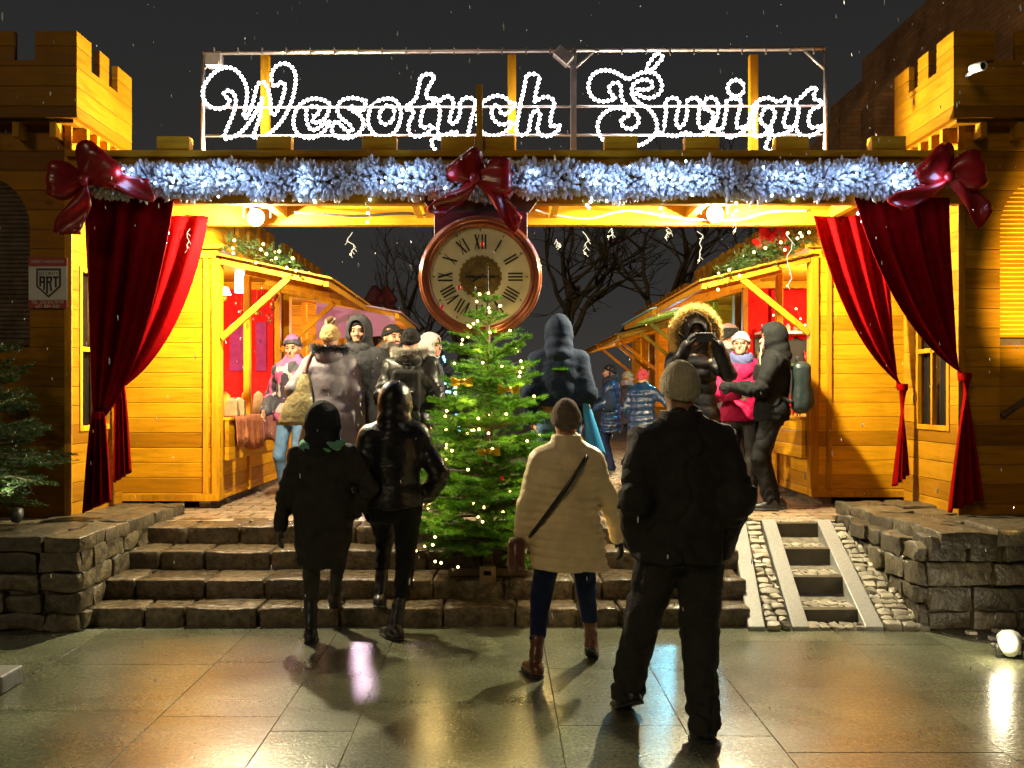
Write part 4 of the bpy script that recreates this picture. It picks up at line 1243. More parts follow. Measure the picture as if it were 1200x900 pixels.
letter(680, 55, [(290,430),(230,450),(160,455),(100,430),(65,370),(65,310),(90,250),(140,215),(200,205),(260,215),(320,245),(380,275),(430,255),(490,225),(560,220),(610,240),(645,290),(655,340),(635,390),(590,420),(540,430),(490,415),(450,390)],
  [(418,430),(412,370),(425,320),(470,290),(520,280),(570,300),(575,340),(530,362),(470,360),(440,352)],
  [(290,430),(240,390),(230,340),(260,310),(310,310),(325,350),(325,410),(345,460),(380,500),(430,540),(465,590),(460,640),(420,675),(370,672),(330,642),(330,600),(370,580),(395,556),(370,530),(310,510),(250,515),(190,550),(150,600),(135,660),(150,720),(195,780),(260,815),(340,830),(410,822),(465,810)],
  [(415,370),(430,430),(480,475),(540,510),(590,570),(615,640),(605,710),(560,760),(510,795),(465,810)],
  ['c',(530,182),(570,120),(610,70),(640,75),(660,105),(620,150),(585,195),(550,202)])
letter(770, 60, ['c',(45,660),(55,580),(65,500),(60,430),(90,400),(140,395),(170,430),(160,500),(145,570),(160,625),(190,625),(220,580),(235,510),(230,430),(260,400),(310,395),(340,430),(330,500),(325,570),(335,625),(380,635),(430,590),(445,530),(420,495),(385,490),(370,450),(380,410),(430,390),(475,420),(485,480),(475,550),(440,620),(390,670),(310,700),(250,680),(210,675),(150,700),(90,695),(10,680)])
letter(770, 60, ['c',(450,640),(500,650),(530,610),(540,540),(555,470),(545,430),(590,400),(650,405),(670,440),(650,510),(635,580),(640,630),(690,630),(720,620),(690,665),(640,690),(580,710),(530,690)],
  ['c'] + [(628 + 66 * math.cos(t), 315 - 66 * math.sin(t)) for t in [2 * PI * i / 12 for i in range(12)]])
letter(850, 60, [(190,670),(180,620),(187,550),(205,490),(240,430),(290,400),(350,395),(400,420),(440,415),(480,390),(505,410),(500,460),(475,530),(460,590),(480,630),(530,625),(548,615),(520,650),(470,680),(410,695),(385,740),(393,790),(405,830)],
  [(330,690),(355,620),(360,600),(385,550),(385,500),(345,465),(300,490),(280,540),(270,580),(310,620),(330,650),(300,690),(240,705),(200,685)],
  [(255,440),(228,520),(220,600),(225,690)],
  [(350,620),(362,680),(330,740),(315,790),(350,832)])
letter(850, 60, ['c',(715,305),(660,330),(610,380),(553,430),(580,480),(570,550),(560,620),(580,680),(640,705),(700,690),(750,660),(770,620),(720,630),(680,630),(660,590),(670,520),(700,480),(750,460),(770,420),(720,410),(700,380),(718,340)])
sign = thing('light_sign', 'illuminated white lettering wishing merry Christmas on a steel frame above the gate', 'sign', (0, SD, 3.6))
M['rope'] = emit('rope light tube', (1, .96, .98), 1.6)
UB = MB(); UB.ball((0, 0, 0), 1, 0, 6, 4); ubv = np.array(UB.v); ubf = UB.f
for strokes in LET:
    mb = MB()
    for pts, closed in strokes:
        path = catmull(pts, .012, closed)
        path = [Vector((p.x, p.y - .05, p.z)) for p in path]
        mb.tube(path, .008, 6, 1, closed)
        acc = 0.0; last = path[0]
        for p in path:
            acc += (p - last).length; last = p
            if acc >= .034:
                acc = 0
                mb.add([tuple(v * .0168 + np.array(p)) for v in ubv], ubf, 0, True)
    mb.build('letter', [M['bulb_white'], M['rope']], sign, fix=False)
fr = MB()
zt, zb = Z(60, SD), Z(186, SD)
xl, xr, xm = X(238, SD), X(967, SD), X(672, SD)
fr.tube([(xl, SD, zb), (xl, SD, zt)], .018, 8); fr.tube([(xr, SD, zb), (xr, SD, zt)], .018, 8); fr.tube([(xl, SD, Z(62, SD)), (xr, SD, Z(57, SD))], .02, 8)
fr.tube([(xl, SD, Z(126, SD)), (xr, SD, Z(124, SD))], .012, 8); fr.tube([(xl, SD, Z(159, SD)), (xr, SD, Z(158, SD))], .012, 8)
fr.beam((xm, SD, zb), (xm, SD, zt), .05, .05, (0, 1, 0))
for sx, x0 in ((-1, xm), (1, xm), (-1, xr), (1, xl)): fr.tube([(x0, SD, Z(82, SD)), (x0 + sx * .18, SD, Z(60, SD))], .012, 6)
for i in range(26):
    x = xl + (xr - xl) * (i + .5) / 26; fr.bx(x - .006, x + .006, SD - .025, SD - .012, Z(63, SD) - .01, Z(57, SD))
fr.build('frame', M['metal'], sign)
for px in (309, 600, 885):
    mb = MB(); mb.bx(X(px, SD) - .036, X(px, SD) + .036, SD + .03, SD + .1, 3.3, Z(62, SD)); mb.build('support_post', M['timber'], sign, bevel=.004)
# small floodlights on the sign frame, lighting the towers
for (px, py, tx, lab) in ((252, 72, 3.7, 'small boxy floodlight at the upper left corner of the sign frame'), (660, 66, -3.5, 'small tilted floodlight on the middle post of the sign frame')):
    c = P(px, py, SD - .1)
    mb = MB(); mb.beam(c + Vector((-.06, 0, .05)), c + Vector((.06, 0, -.05)) if px > 300 else c + Vector((.06, 0, .05)), .1, .1, (0, 1, 0)) if px > 300 else mb.bx(c.x - .07, c.x + .06, c.y - .06, c.y + .06, c.z - .05, c.z + .06)
    t = single('floodlight', mb, M['metal'], lab, 'floodlight', bevel=.006)

# ------------------------------------------------------------------ white tinsel garland with blue lights
UB2 = MB(); UB2.ball((0, 0, 0), 1, 0, 6, 4); tv = np.array(UB2.v)
rr = random.Random(12); V = []; Fc = []; n = 0
gx0, gx1 = X(112, 7.5), X(1085, 7.5)
def gz(x): return Z(212, 7.5) + .012 * math.sin(x * 5.1) + .014 * math.sin(x * 11.3 + 1)
tri = []; quad = []
for f in UB2.f: (tri if len(f) == 3 else quad).append(f)
tri = np.array(tri); quad = np.array(quad); T_ = []; Q_ = []
for i in range(7000):
    x = rr.uniform(gx0, gx1); a = rr.uniform(0, 2 * PI); tuft = .8 + .25 * math.sin(x * 21 + math.sin(x * 7) * 3)
    d = Vector((rr.gauss(0, .28), math.cos(a), math.sin(a))).normalized()
    L = rr.uniform(.06, .1) * tuft; w = rr.uniform(.011, .019)
    c = Vector((x, 7.47, gz(x))) + Vector((0, math.cos(a) * .065, math.sin(a) * rr.uniform(.07, .112)))
    u = d.orthogonal().normalized(); v = d.cross(u)
    Rm = np.array([list(u * w), list(v * w), list(d * L * .62)])
    V.append(tv @ Rm + np.array(c + d * L * .3)); T_.append(tri + n); Q_.append(quad + n); n += len(tv)
me = np_mesh('garland', np.concatenate(V) - np.array((0, 7.47, 3.4)), [np.concatenate(T_), np.concatenate(Q_)], M['tinsel'], None, True)
g = link('garland', me, None, (0, 7.47, 3.4)); tag(g, 'thick fluffy white garland with blue lights along the gate beam', 'garland')
ledm = MB(); rr = random.Random(31)
cl = [(150, 8), (205, 9), (235, 10), (268, 10), (300, 6), (360, 12), (438, 3), (470, 9), (490, 6), (528, 3), (625, 5), (700, 12), (722, 9), (765, 12), (790, 10), (820, 9), (905, 6), (935, 10), (985, 6), (1000, 6), (1050, 12), (1095, 6)]
blue_pts = []
for px, k in cl:
    for j in range((k + 1) // 2):
        q = Vector((X(px, 7.4) + rr.gauss(0, .075), 7.47 - rr.uniform(.06, .15), Z(212, 7.4) + rr.gauss(0, .07)))
        if abs(q.z - Z(212, 7.4)) > .17: continue
        ledm.add([tuple(v * rr.choice([.008, .01, .013]) + np.array(q)) for v in ubv], ubf, 0, True)
    blue_pts.append((px, k))
    ledm.tube(catmull([(X(px, 7.4) - .1, 7.44, Z(206, 7.4)), (X(px, 7.4), 7.33, Z(195, 7.4)), (X(px, 7.4) + .1, 7.4, Z(222, 7.4))], .03), .002, 4, 1)
M['wire'] = simple('white wire', (.5, .5, .52), .5, .1, 9, 0)
o = ledm.build('led_bulb', [M['bulb_blue'], M['wire']], g, fix=False); o['kind'] = 'stuff'
for i, (px, k) in enumerate(blue_pts):
    light('garland_led_lamp', 'POINT', (X(px, 7.4), 7.27, Z(212, 7.4) + rr.uniform(-.05, .06)), .27 * k, (.34, .55, 1), .05)

# hanging light strings under the beam
rr = random.Random(77)
M['icicle'] = emit('lit icicle wire', (1, .88, .6), 1.6)
ICE = [(196, 272, 40, 'b'), (222, 285, 34, 'w'), (297, 245, 14, 'b'), (411, 285, 26, 'w'), (432, 250, 36, 'b'), (655, 285, 8, 'w'), (686, 284, 26, 'w'), (716, 272, 10, 'w'), (778, 245, 32, 'b'), (784, 272, 12, 'w'), (820, 288, 34, 'w'), (862, 262, 18, 'w'), (860, 250, 20, 'b'), (925, 305, 60, 'w'), (1010, 250, 36, 'b'), (933, 236, 12, 'b'), (370, 240, 10, 'b'), (690, 246, 10, 'b')]
for i, (px, py, ln, k) in enumerate(ICE):
    d = 7.58 if k == 'b' else 8.45; top = P(px, py - ln / 2 - (8 if k == 'b' else 0), d)
    pts = [top + Vector((rr.uniform(-.028, .028), rr.uniform(-.02, .02), -ln / F * d * j / 7)) for j in range(8)]
    mb = MB(); mb.tube(pts, .0035 if k == 'w' else .0022, 4, 0 if k == 'w' else 1, smooth=True)
    for j, p in enumerate(pts[1:]):
        if k == 'b' and j % 3 == 1 or j == 6: mb.add([tuple(v * (.012 if k == 'b' else .008) + np.array(p)) for v in ubv], ubf, 2 if k == 'b' else 3, True)
        if k == 'w': mb.tube([p, p + Vector((rr.uniform(-.03, .03), 0, -.03))], .0025, 4, 0)
    where = {'b': 'strand of blue lights dangling below the white garland', 'w': 'short pale icicle light strand hanging from the back gate beam'}[k]
    single('light_strand', mb, [M['icicle'], M['wire'], M['bulb_blue'], M['bulb_warm']], where, 'light strand', 'blue light strands below the garland' if k == 'b' else 'icicle light strands under the back beam', fix=False)
mb = MB()
pth = [P(628, 246, 8.42), P(650, 252, 8.42), P(690, 256, 8.42), P(735, 247, 8.42), P(800, 256, 8.42), P(860, 258, 8.42), P(880, 254, 8.42), P(905, 248, 8.42), P(950, 247, 8.42)]
mb.tube(catmull(pth, .05), .009, 6); single('power_cable', mb, M['white_plastic'], 'white power cable looping along the gate beam right of the clock', 'cable')
mb = MB(); pth = [P(345, 249, 8.42), P(380, 251, 8.42), P(420, 253, 8.42), P(470, 250, 8.42), P(500, 252, 8.42)]
mb.tube(catmull(pth, .05), .012, 6); single('power_cable', mb, M['rubber'], 'black power cable lying along the gate beam left of the clock', 'cable')

# ------------------------------------------------------------------ gate floodlights
FLOODS = []
for (px, py, dx, lab) in ((300, 254, 'l', 'bright floodlight under the gate beam left of the clock'), (838, 250, 'r', 'glaring floodlight under the gate beam right of the clock')):
    c = P(px, py, 8.3)
    t = thing('floodlight', lab, 'floodlight', c)
    mb = MB(); mb.lathe([(0, .07), (.05, .07), (.075, .03), (.078, -.005), (.07, -.006), (.062, .01)], c + Vector((0, 0, -.005)), (0, 1, 0), 22); mb.build('housing', M['black_metal'], t)
    mb = MB(); mb.lathe([(0, -.012), (.05, -.01), (.06, -.002)], c + Vector((0, 0, -.005)), (0, 1, 0), 20); mb.build('lamp_glass', M['lamp_hot'], t)
    mb = MB(); mb.tube([c + Vector((-.12, .035, 0)), c + Vector((-.12, .035, .1)), c + Vector((.12, .035, .1)), c + Vector((.12, .035, 0))], .008, 6); mb.build('yoke', M['black_metal'], t)
    FLOODS.append(c)
# ------------------------------------------------------------------ firs
def needles(segs, length, width, step, per, seed, V, T, n0):
    """thin triangular needles round each (a, b) segment"""
    r = np.random.default_rng(seed)
    for (a, b) in segs:
        a = np.array(a); b = np.array(b); L = np.linalg.norm(b - a)
        k = max(1, int(L / step)) * per
        t = r.uniform(0, 1.02, k)[:, None]; d = (b - a) / (L + 1e-9)
        base = a + (b - a) * t
        ref = np.array([0, 0, 1.0]); s = np.cross(d, ref); s /= (np.linalg.norm(s) + 1e-6); u = np.cross(s, d)
        an = r.uniform(0, 2 * PI, k)
        # flattened comb: mostly sideways, some up
        side = np.cos(an)[:, None] * s + (np.sin(an) * .55 + .2)[:, None] * u
        dr = d * r.uniform(.45, .9, k)[:, None] + side; dr /= np.linalg.norm(dr, axis=1)[:, None]
        ln = length * r.uniform(.75, 1.2, k)[:, None]
        w = np.cross(dr, r.normal(size=(k, 3))); w /= (np.linalg.norm(w, axis=1)[:, None] + 1e-6); w *= width
        V.append(np.stack([base - w, base + w, base + dr * ln], 1).reshape(-1, 3))
        T.append(np.arange(k * 3).reshape(-1, 3) + n0[0]); n0[0] += k * 3
def fir(label, base, H, R, seed, mat, bare_top=.3, dens=1.0, group=None, name='fir_tree', lowcut=.1, per=5, nl=.024):
    rr = random.Random(seed); t = thing(name, label, 'tree', base, 0, group); base = Vector(base)
    mb = MB(); mb.tube([base + Vector((0, 0, -.02)), base + Vector((.005, 0, H * .5)), base + Vector((-.004, 0, H))], [R * .055, R * .04, .006], 8); mb.build('trunk', M['bark'], t)
    segs = []; wood_ = MB(); tips = []
    z = H * lowcut; lev = 0
    while z < H - .05:
        f = (z - H * lowcut) / (H * (1 - lowcut)); rad = R * (1 - f) ** .82 * (1 - .35 * max(0, .12 - f) / .12) + .03
        k = max(4, int((13 - 6 * f) * dens))
        if f > .7: k = 5; rad *= .85
        if f > .82: k = 3; rad *= .8
        for i in range(k):
            a = 2 * PI * (i + rr.uniform(-.35, .35)) / k + lev * .9; L = rad * rr.uniform(.55, 1.15)
            up = .12 + .75 * f ** 1.5 + rr.uniform(-.1, .1)
            p = base + Vector((0, 0, z + rr.uniform(-.05, .05) * (1 - f))); d = Vector((math.cos(a), math.sin(a), up)).normalized()
            pts = [p]; m = max(3, int(L / .07)); st = L / m
            for j in range(m):
                d = (d + Vector((rr.gauss(0, .05), rr.gauss(0, .05), -.035 + .05 * (j / m) + rr.gauss(0, .03)))).normalized(); pts.append(pts[-1] + d * st)
            wood_.tube(pts, [max(.0025, .011 * (1 - f) * (1 - j / (m + 1)) + .002) for j in range(m + 1)], 4)
            tips.append(pts[-1])
            for j in range(m):
                segs.append((pts[j], pts[j + 1]))
                if j / m < .3: continue
                for s in (-1, 1):
                    ll = (L * (1 - j / m) * .55 + .05) * rr.uniform(.6, 1.1)
                    if ll < .035: continue
                    ll = min(ll, .24)
                    dd = (pts[j + 1] - pts[j]).normalized(); sd = dd.cross(Vector((0, 0, 1))).normalized() * s
                    e1 = (dd * .75 + sd * .8 + Vector((0, 0, rr.uniform(-.3, .18)))).normalized()
                    q0 = pts[j] + dd * st * rr.random(); q1 = q0 + e1 * ll * .55; e2 = (e1 + dd * .35 + Vector((0, 0, rr.uniform(-.2, .15)))).normalized(); q2 = q1 + e2 * ll * .45
                    segs += [(q0, q1), (q1, q2)]
                    if ll > .12:
                        for s2 in (-1, 1):
                            sd2 = e1.cross(Vector((0, 0, 1))).normalized() * s2
                            segs.append((q1, q1 + (e1 * .8 + sd2 * .7 + Vector((0, 0, rr.uniform(-.2, .15)))).normalized() * ll * .42))
        z += (H * .045 + .02) * (1 if f < .7 else 1.3 if f < .82 else 1.9); lev += 1
    segs.append((base + Vector((0, 0, H * .8)), base + Vector((0, 0, H))))
    V, T, n0 = [], [], [0]; needles(segs, nl, .0022, .0085, per, seed, V, T, n0)
    wv = np.array(wood_.v); nw = len(wv); V = np.concatenate(V)
    me = np_mesh('crown', np.concatenate([V, wv]) - np.array(base), [np.concatenate(T)] + [np.array([f for f in wood_.f if len(f) == k]) + n0[0] for k in (4,)], [mat, M['bark']],
                 np.concatenate([np.zeros(sum(len(x) for x in T)), np.ones(len([f for f in wood_.f if len(f) == 4]))]))
    link('crown', me, t)
    return t, tips, segs
def bulbs_mb(points, r):
    mb = MB()
    for p in points: mb.add([tuple(v * r + np.array(p)) for v in ubv], ubf, 0, True)
    return mb
TB = Vector((X(572, 7.12), 7.12, .277))
xm, tips, segs = fir('fresh green Christmas tree with warm fairy lights standing on the stone steps', TB, 2.35, .73, 5, M['needles'], dens=1.75, per=8, nl=.03)
mb = MB(); mb.bx(TB.x - .06, TB.x + .06, TB.y - .3, TB.y - .24, .277, .4); mb.bx(TB.x - .3, TB.x + .3, TB.y - .03, TB.y + .03, .285, .33); mb.bx(TB.x - .03, TB.x + .03, TB.y - .3, TB.y + .3, .335, .375)
mb.build('stand', M['dark_or_shaded_wood'], xm, bevel=.004)
rr = random.Random(2)
def tree_surface(zf, a, k=1.0):
    rad = .68 * (1 - zf) ** .82 * k
    return TB + Vector((rad * math.cos(a), rad * math.sin(a), .15 + zf * 2.2))
pts = []
for i in range(85):
    a = -PI / 2 + rr.uniform(-2.2, 2.2); pts.append(tree_surface(rr.random() ** 1.15 * .92, a, rr.uniform(.72, 1.0)))
mb = bulbs_mb(pts, .0095)
wire = []
for i in range(300):
    zf = i / 300 * .92; a = i * .23; wire.append(tree_surface(zf, a, .8))
mb.tube(wire, .0022, 4, 1)
single('fairy_lights', mb, [M['bulb_warm'], M['rubber']], 'string of warm white fairy lights wound round the Christmas tree', 'fairy lights', fix=False)
for i in range(9):
    p = tree_surface(.1 + .085 * i, -PI / 2 + (-1) ** i * rr.uniform(.2, .9), .95); light('fairy_light_lamp', 'POINT', p, 3.2, (1, .66, .22), .03)
M['gold_foil'] = simple('gold foil', (.7, .42, .03), .3, .2, 20, .2, metal=.4)
for i, (px, py) in enumerate(((596, 456), (573, 529), (541, 447), (490, 579), (604, 459))):
    c = P(px, py, 6.75 if py < 500 else 6.6); mb = MB()
    if i != 4:
        for s in (-1, 1): mb.add([c, c + Vector((s * .075, -.03, .035)), c + Vector((s * .08, .01, -.03)), c + Vector((s * .03, .03, -.035))], [(0, 1, 2, 3)], 0, False)
    mb.ball(c, .02); lab = ['gold ribbon bow on the right upper side of the tree', 'gold ribbon bow near the middle of the Christmas tree', 'small gold ribbon bow on the left upper side of the tree', 'gold ribbon bow low on the left edge of the tree', 'gold bauble beside the bow on the upper right of the tree'][i]
    single('tree_bow' if i != 4 else 'bauble', mb, M['gold_foil'], lab, 'ribbon bow' if i != 4 else 'bauble', 'gold decorations on the tree', fix=False, solid=.003)
M['red_berry'] = simple('red glossy berry', (.6, .01, .01), .2, .1, 9, 0)
for (px, py, d, lab) in ((565, 286, 6.95, 'red ornament highest up beside the tree tip'), (538, 337, 6.95, 'red ornament on the tip of an upper left tree branch'), (518, 360, 6.9, 'red ornament left of the clock rim bottom on a branch'), (588, 561, 6.5, 'tiny red ornament in the lower middle of the tree')):
    mb = MB(); c = P(px, py, d); mb.ball(c, .013, 0, 8, 6, (1, 1, 1.5)); mb.tube([c + Vector((0, 0, .018)), c + Vector((.004, .04, .03))], .002, 4)
    single('ornament', mb, M['red_berry'], lab, 'ornament', 'red ornaments on the tree')
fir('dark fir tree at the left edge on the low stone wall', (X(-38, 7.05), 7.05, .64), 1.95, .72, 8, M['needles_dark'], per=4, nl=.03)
mb = MB(); c = P(20, 604, 6.9); mb.lathe([(0, .05), (.035, .05), (.045, 0), (.03, -.05), (0, -.05)], c, (0, .5, 1), 12); single('ground_lamp', mb, M['black_metal'], 'small lamp on the low wall under the dark fir', 'lamp')
light('fir_lamp', 'SPOT', c + Vector((0, -.12, .12)), 14, (1, .95, .7), .03, spot_size=1.6)
bpy.data.objects['fir_lamp'].rotation_euler = (math.radians(150), 0, math.radians(20))

# fir garlands on stall roofs
def fir_garland(label, path, rad, seed, nlights=12, group='fir garlands on the stall roofs'):
    rr = random.Random(seed); p = catmull(path, .05); V, T, n0 = [], [], [0]; segs = []
    for q in p:
        for _ in range(9):
            d = Vector((rr.gauss(0, 1), rr.gauss(0, 1), rr.gauss(0, 1) + .2)).normalized(); segs.append((q + d * .02, q + d * rad * rr.uniform(.6, 1.15)))
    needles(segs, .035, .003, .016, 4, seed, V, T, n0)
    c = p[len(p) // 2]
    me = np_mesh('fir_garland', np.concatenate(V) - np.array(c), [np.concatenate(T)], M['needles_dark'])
    o = link('fir_garland', me, None, c); tag(o, label, 'garland', group)
    b0 = bulbs_mb([(0, 0, 0)], .014).build('led_bulb', M['bulb_warm'], None, origin=(0, 0, 0), fix=False)
    for i_ in range(nlights):
        q = rr.choice(p); b = b0 if i_ == 0 else b0.copy()
        if i_: COL.objects.link(b)
        b.parent = o; b.location = q + Vector((rr.gauss(0, .5), -.8 + rr.gauss(0, .2), rr.gauss(0, .5))) * rad - Vector(c)
    return o

# ------------------------------------------------------------------ market stalls
def plastic(name, col, tr=.5):
    m, nt, b, out = new_mat(name); b.inputs['Base Color'].default_value = rgba(col); b.inputs['Roughness'].default_value = .35
    t = nd(nt, 'ShaderNodeBsdfTranslucent'); t.inputs[0].default_value = rgba(col); mx = nd(nt, 'ShaderNodeMixShader'); mx.inputs[0].default_value = tr
    nt.links.new(b.outputs[0], mx.inputs[1]); nt.links.new(t.outputs[0], mx.inputs[2]); nt.links.new(mx.outputs[0], out.inputs[0]); return m
M['pl_pink'] = plastic('pink white awning sheet', (.5, .28, .38)); M['pl_cyan'] = plastic('pale blue awning sheet', (.35, .75, .8)); M['pl_wood'] = M['beamwood_y']; M['pl_white'] = plastic('clear white awning sheet', (.75, .75, .8))
M['boards_y'] = wood('pine boards side', WB, .145, 'Z', 'XY')
M['purple'] = fabric('purple cloth', (.3, .03, .14), .7)
M['chalk'] = simple('dark chalkboard', (.03, .035, .035), .7, .3, 6, .1)
def stall(label, a, xf, xb, y0, y1, ze, over, zo, aw, detail=True, par=.55):
    """a: direction of the alley (+1 / -1); xf: face on the alley, xb: back; ze: eave; awning reaches out `over` at height zo."""
    t = thing('market_stall', label, 'stall', ((xf + xb) / 2, (y0 + y1) / 2, ZP), 0, 'market stalls along the alley')
    lo, hi = min(xf, xb), max(xf, xb); zb = ZP + .07
    mb = MB(); mb.bx(lo, hi, y0, y0 + .04, zb, ze + .1); mb.build('front_wall', M['boards'], t)
    mb = MB()
    for i in range(3):
        x = lo + (hi - lo) * (.06 + .44 * i); mb.bx(x - .05, x + .05, y0 - .0, y1, ZP - .003, zb - .003)
    mb.build('skids', M['dark_or_shaded_wood'], t)
    mb = MB(); mb.bx(xb - .02, xb + .02, y0 + .042, y1 - .042, zb, ze + .1); mb.build('back_wall', M['boards_y'], t)
    mb = MB(); mb.bx(lo + .02, hi - .02, y1 - .04, y1, zb, ze + .1); mb.build('far_wall', M['boards'], t)
    mb = MB(); mb.bx(lo + .022, hi - .022, y0 + .042, y1 - .042, zb, zb + .03); mb.build('floor', M['boards'], t)
    # trim on the front wall
    mb = MB(); w = .075
    mb.bx(hi - w if a > 0 else lo, hi if a > 0 else lo + w, y0 - .028, y0 - .002, zb, ze + .02)
    mb.bx(lo, hi, y0 - .045, y0 - .03, zb - .002, zb + .06)
    x = xf - a * .16; mb.bx(min(x, x + .05), max(x, x + .05), y0 - .022, y0 - .002, zb + .065, ze + .02)
    mb.bx(lo + .1, hi - .0, y0 - .0335, y0 - .029, ze + .022, ze + .1)
    mb.build('trim', M['timber'], t, bevel=.004)
    ym = y0 + (y1 - y0) * .42
    for y in (y0 + .045, ym, y1 - .08):
        mb = MB(); xx = sorted((xf, xf - a * .07)); mb.bx(xx[0], xx[1], y, y + .07, zb + .001, ze - .002); mb.build('post', M['timber'], t, bevel=.005)
    # counter, front boards in two steps
    cz = 1.43
    mb = MB(); xx = sorted((xf + a * .065, xf - a * .5)); mb.bx(xx[0], xx[1], y0 + .12, y1 - .09, cz - .03, cz); mb.build('counter', M['timber'], t, bevel=.004)
    mb = MB(); xx = sorted((xf + a * .03, xf + a * .05)); mb.bx(xx[0], xx[1], y0 + .12, y1 - .1, cz - .42, cz - .033); mb.bx(xx[0] + (.0 if a > 0 else .0) - .02 * a, xx[1] - .02 * a, y0 + .12, y0 + .2, cz - .42, cz - .035); mb.build('counter_front', M['boards_y'], t)
    mb = MB(); xx = sorted((xf - a * .06, xf - a * .03)); mb.bx(xx[0], xx[1], y0 + .117, y1 - .084, zb, cz - .035); mb.build('lower_wall', M['boards_y'], t)
    # roof and crenellated parapet
    mb = MB(); mb.bx(lo - .05, hi + .05, y0 - .1, y1 + .02, ze + .103, ze + .15); mb.build('roof', M['beamwood'], t)
    pz0, pz1 = ze + .152, ze + par + .1
    mb = MB(); x = xf - a * .05; y = y0 - .05; k = 0; xs_ = sorted((x, x - a * .04))
    mb.bx(xs_[0], xs_[1], y, y1, pz0, pz0 + .22)
    while y < y1 - .1:
        mb.bx(xs_[0], xs_[1], y, min(y + .26, y1), pz0 + .22, pz1); y += .44
    xx = xs_[0] if a > 0 else xs_[1]; x = xx
    q = sorted((xs_[0] if a > 0 else xs_[1], xb)); mb.bx(q[0], q[1], y0 - .05, y0 - .01, pz0, pz0 + .22)
    x = q[0]
    while x < q[1] - .1: mb.bx(x, min(x + .26, q[1]), y0 - .05, y0 - .01, pz0 + .22, pz1); x += .44
    mb.build('parapet', M['boards'], t)
    # raised awning flap
    xo = xf + a * over
    A0, A1, B0, B1 = Vector((xf + a * .01, y0, ze)), Vector((xf + a * .01, y1 - .05, ze)), Vector((xo, y0, zo)), Vector((xo, y1 - .05, zo))
    up = Vector((0, 0, 1)); pass
    mb = MB(); mb.beam(A0, B0, .05, .07); mb.beam(A1, B1, .05, .07)
    for f in (.35, .68): mb.beam(A0.lerp(A1, f), B0.lerp(B1, f), .04, .05)
    mb.beam(B0 + Vector((a * .03, -.02, 0)), B1 + Vector((a * .03, .02, 0)), .05, .09)
    fr_ = mb.build('awning_frame', M['timber'], t, bevel=.004)
    mb = MB(); dz = Vector((0, 0, .04))
    e = Vector((a * .1, 0, -.02)); C = [A0 + dz + Vector((0, -.1, 0)), B0 + dz + e + Vector((0, -.1, 0)), B1 + dz + e + Vector((0, .05, 0)), A1 + dz]
    mb.prism(C, (0, 0, 0), (0, 0, .018)); mb.build('awning', M[aw], t)
    for y, q in ((y0 + .01, .38),) + (((y1 - .07, .38),)):
        mb = MB(); s_ = Vector((xf + a * .01, y, ze - .75)); e_ = Vector((xf + a * over * .66, y, ze + (zo - ze) * .66 - .03)); mb.beam(s_, e_, .045, .06); mb.build('brace', M['timber'], t, bevel=.004)
    if detail:
        mb = MB(); mb.bx(lo + .05, hi - .09, y1 - .06, y1 - .045, zb + .4, ze); mb.build('red_lining', M['red_cloth'], t)
        mb = MB(); mb.bx(xb - a * .025 + (a * .05) - .005, xb + a * .03 + .005, y0 + .1, y1 - .1, zb + .4, ze); mb.build('red_lining', M['red_cloth'], t)
    return t
ZEL, ZER = 2.95, 3.02
LX, RX = -2.70, 3.13
stall('nearest left yellow market stall with brown cloths on its counter', 1, LX, -5.2, 9.08, 11.65, ZEL, 1.0, 2.74, 'pl_wood')
stall('nearest right yellow market stall with red lace curtain and white shelf', -1, RX, 5.8, 9.44, 12.15, ZER, 1.04, 2.76, 'pl_wood')
stall('second market stall on the left with a pink glowing awning', 1, LX, -5.0, 12.1, 14.6, ZEL, 1.35, 2.68, 'pl_pink', False)
mb = MB(); mb.add([(LX + .35, 12.06, 2.36), (LX + 1.36, 12.06, 2.42), (LX + 1.36, 12.06, 2.66), (LX + .35, 12.06, 2.84)], [(0, 1, 2, 3)]); single('side_sheet', mb, M['pl_pink'], 'pink plastic sheet hung at the end of the second left awning', 'sheet', solid=.004, fix=False)
stall('third market stall on the left with a white awning', 1, LX, -5.0, 15.2, 17.7, ZEL, 1.0, 2.72, 'pl_white', False)
stall('farthest market stall on the left of the alley', 1, LX, -5.0, 18.4, 21, ZEL, 1.0, 2.72, 'pl_wood', False)
stall('second market stall on the right with a glowing pale blue awning', -1, RX, 5.6, 12.5, 15.3, ZER, 1.04, 2.76, 'pl_cyan', False)
stall('third market stall on the right with warm orange window light', -1, RX, 5.6, 16.2, 18.9, ZER - .1, 1.04, 2.66, 'pl_wood', False)
stall('farthest market stall on the right of the alley', -1, RX, 5.6, 19.6, 22.2, ZER - .1, 1.04, 2.66, 'pl_wood', False)
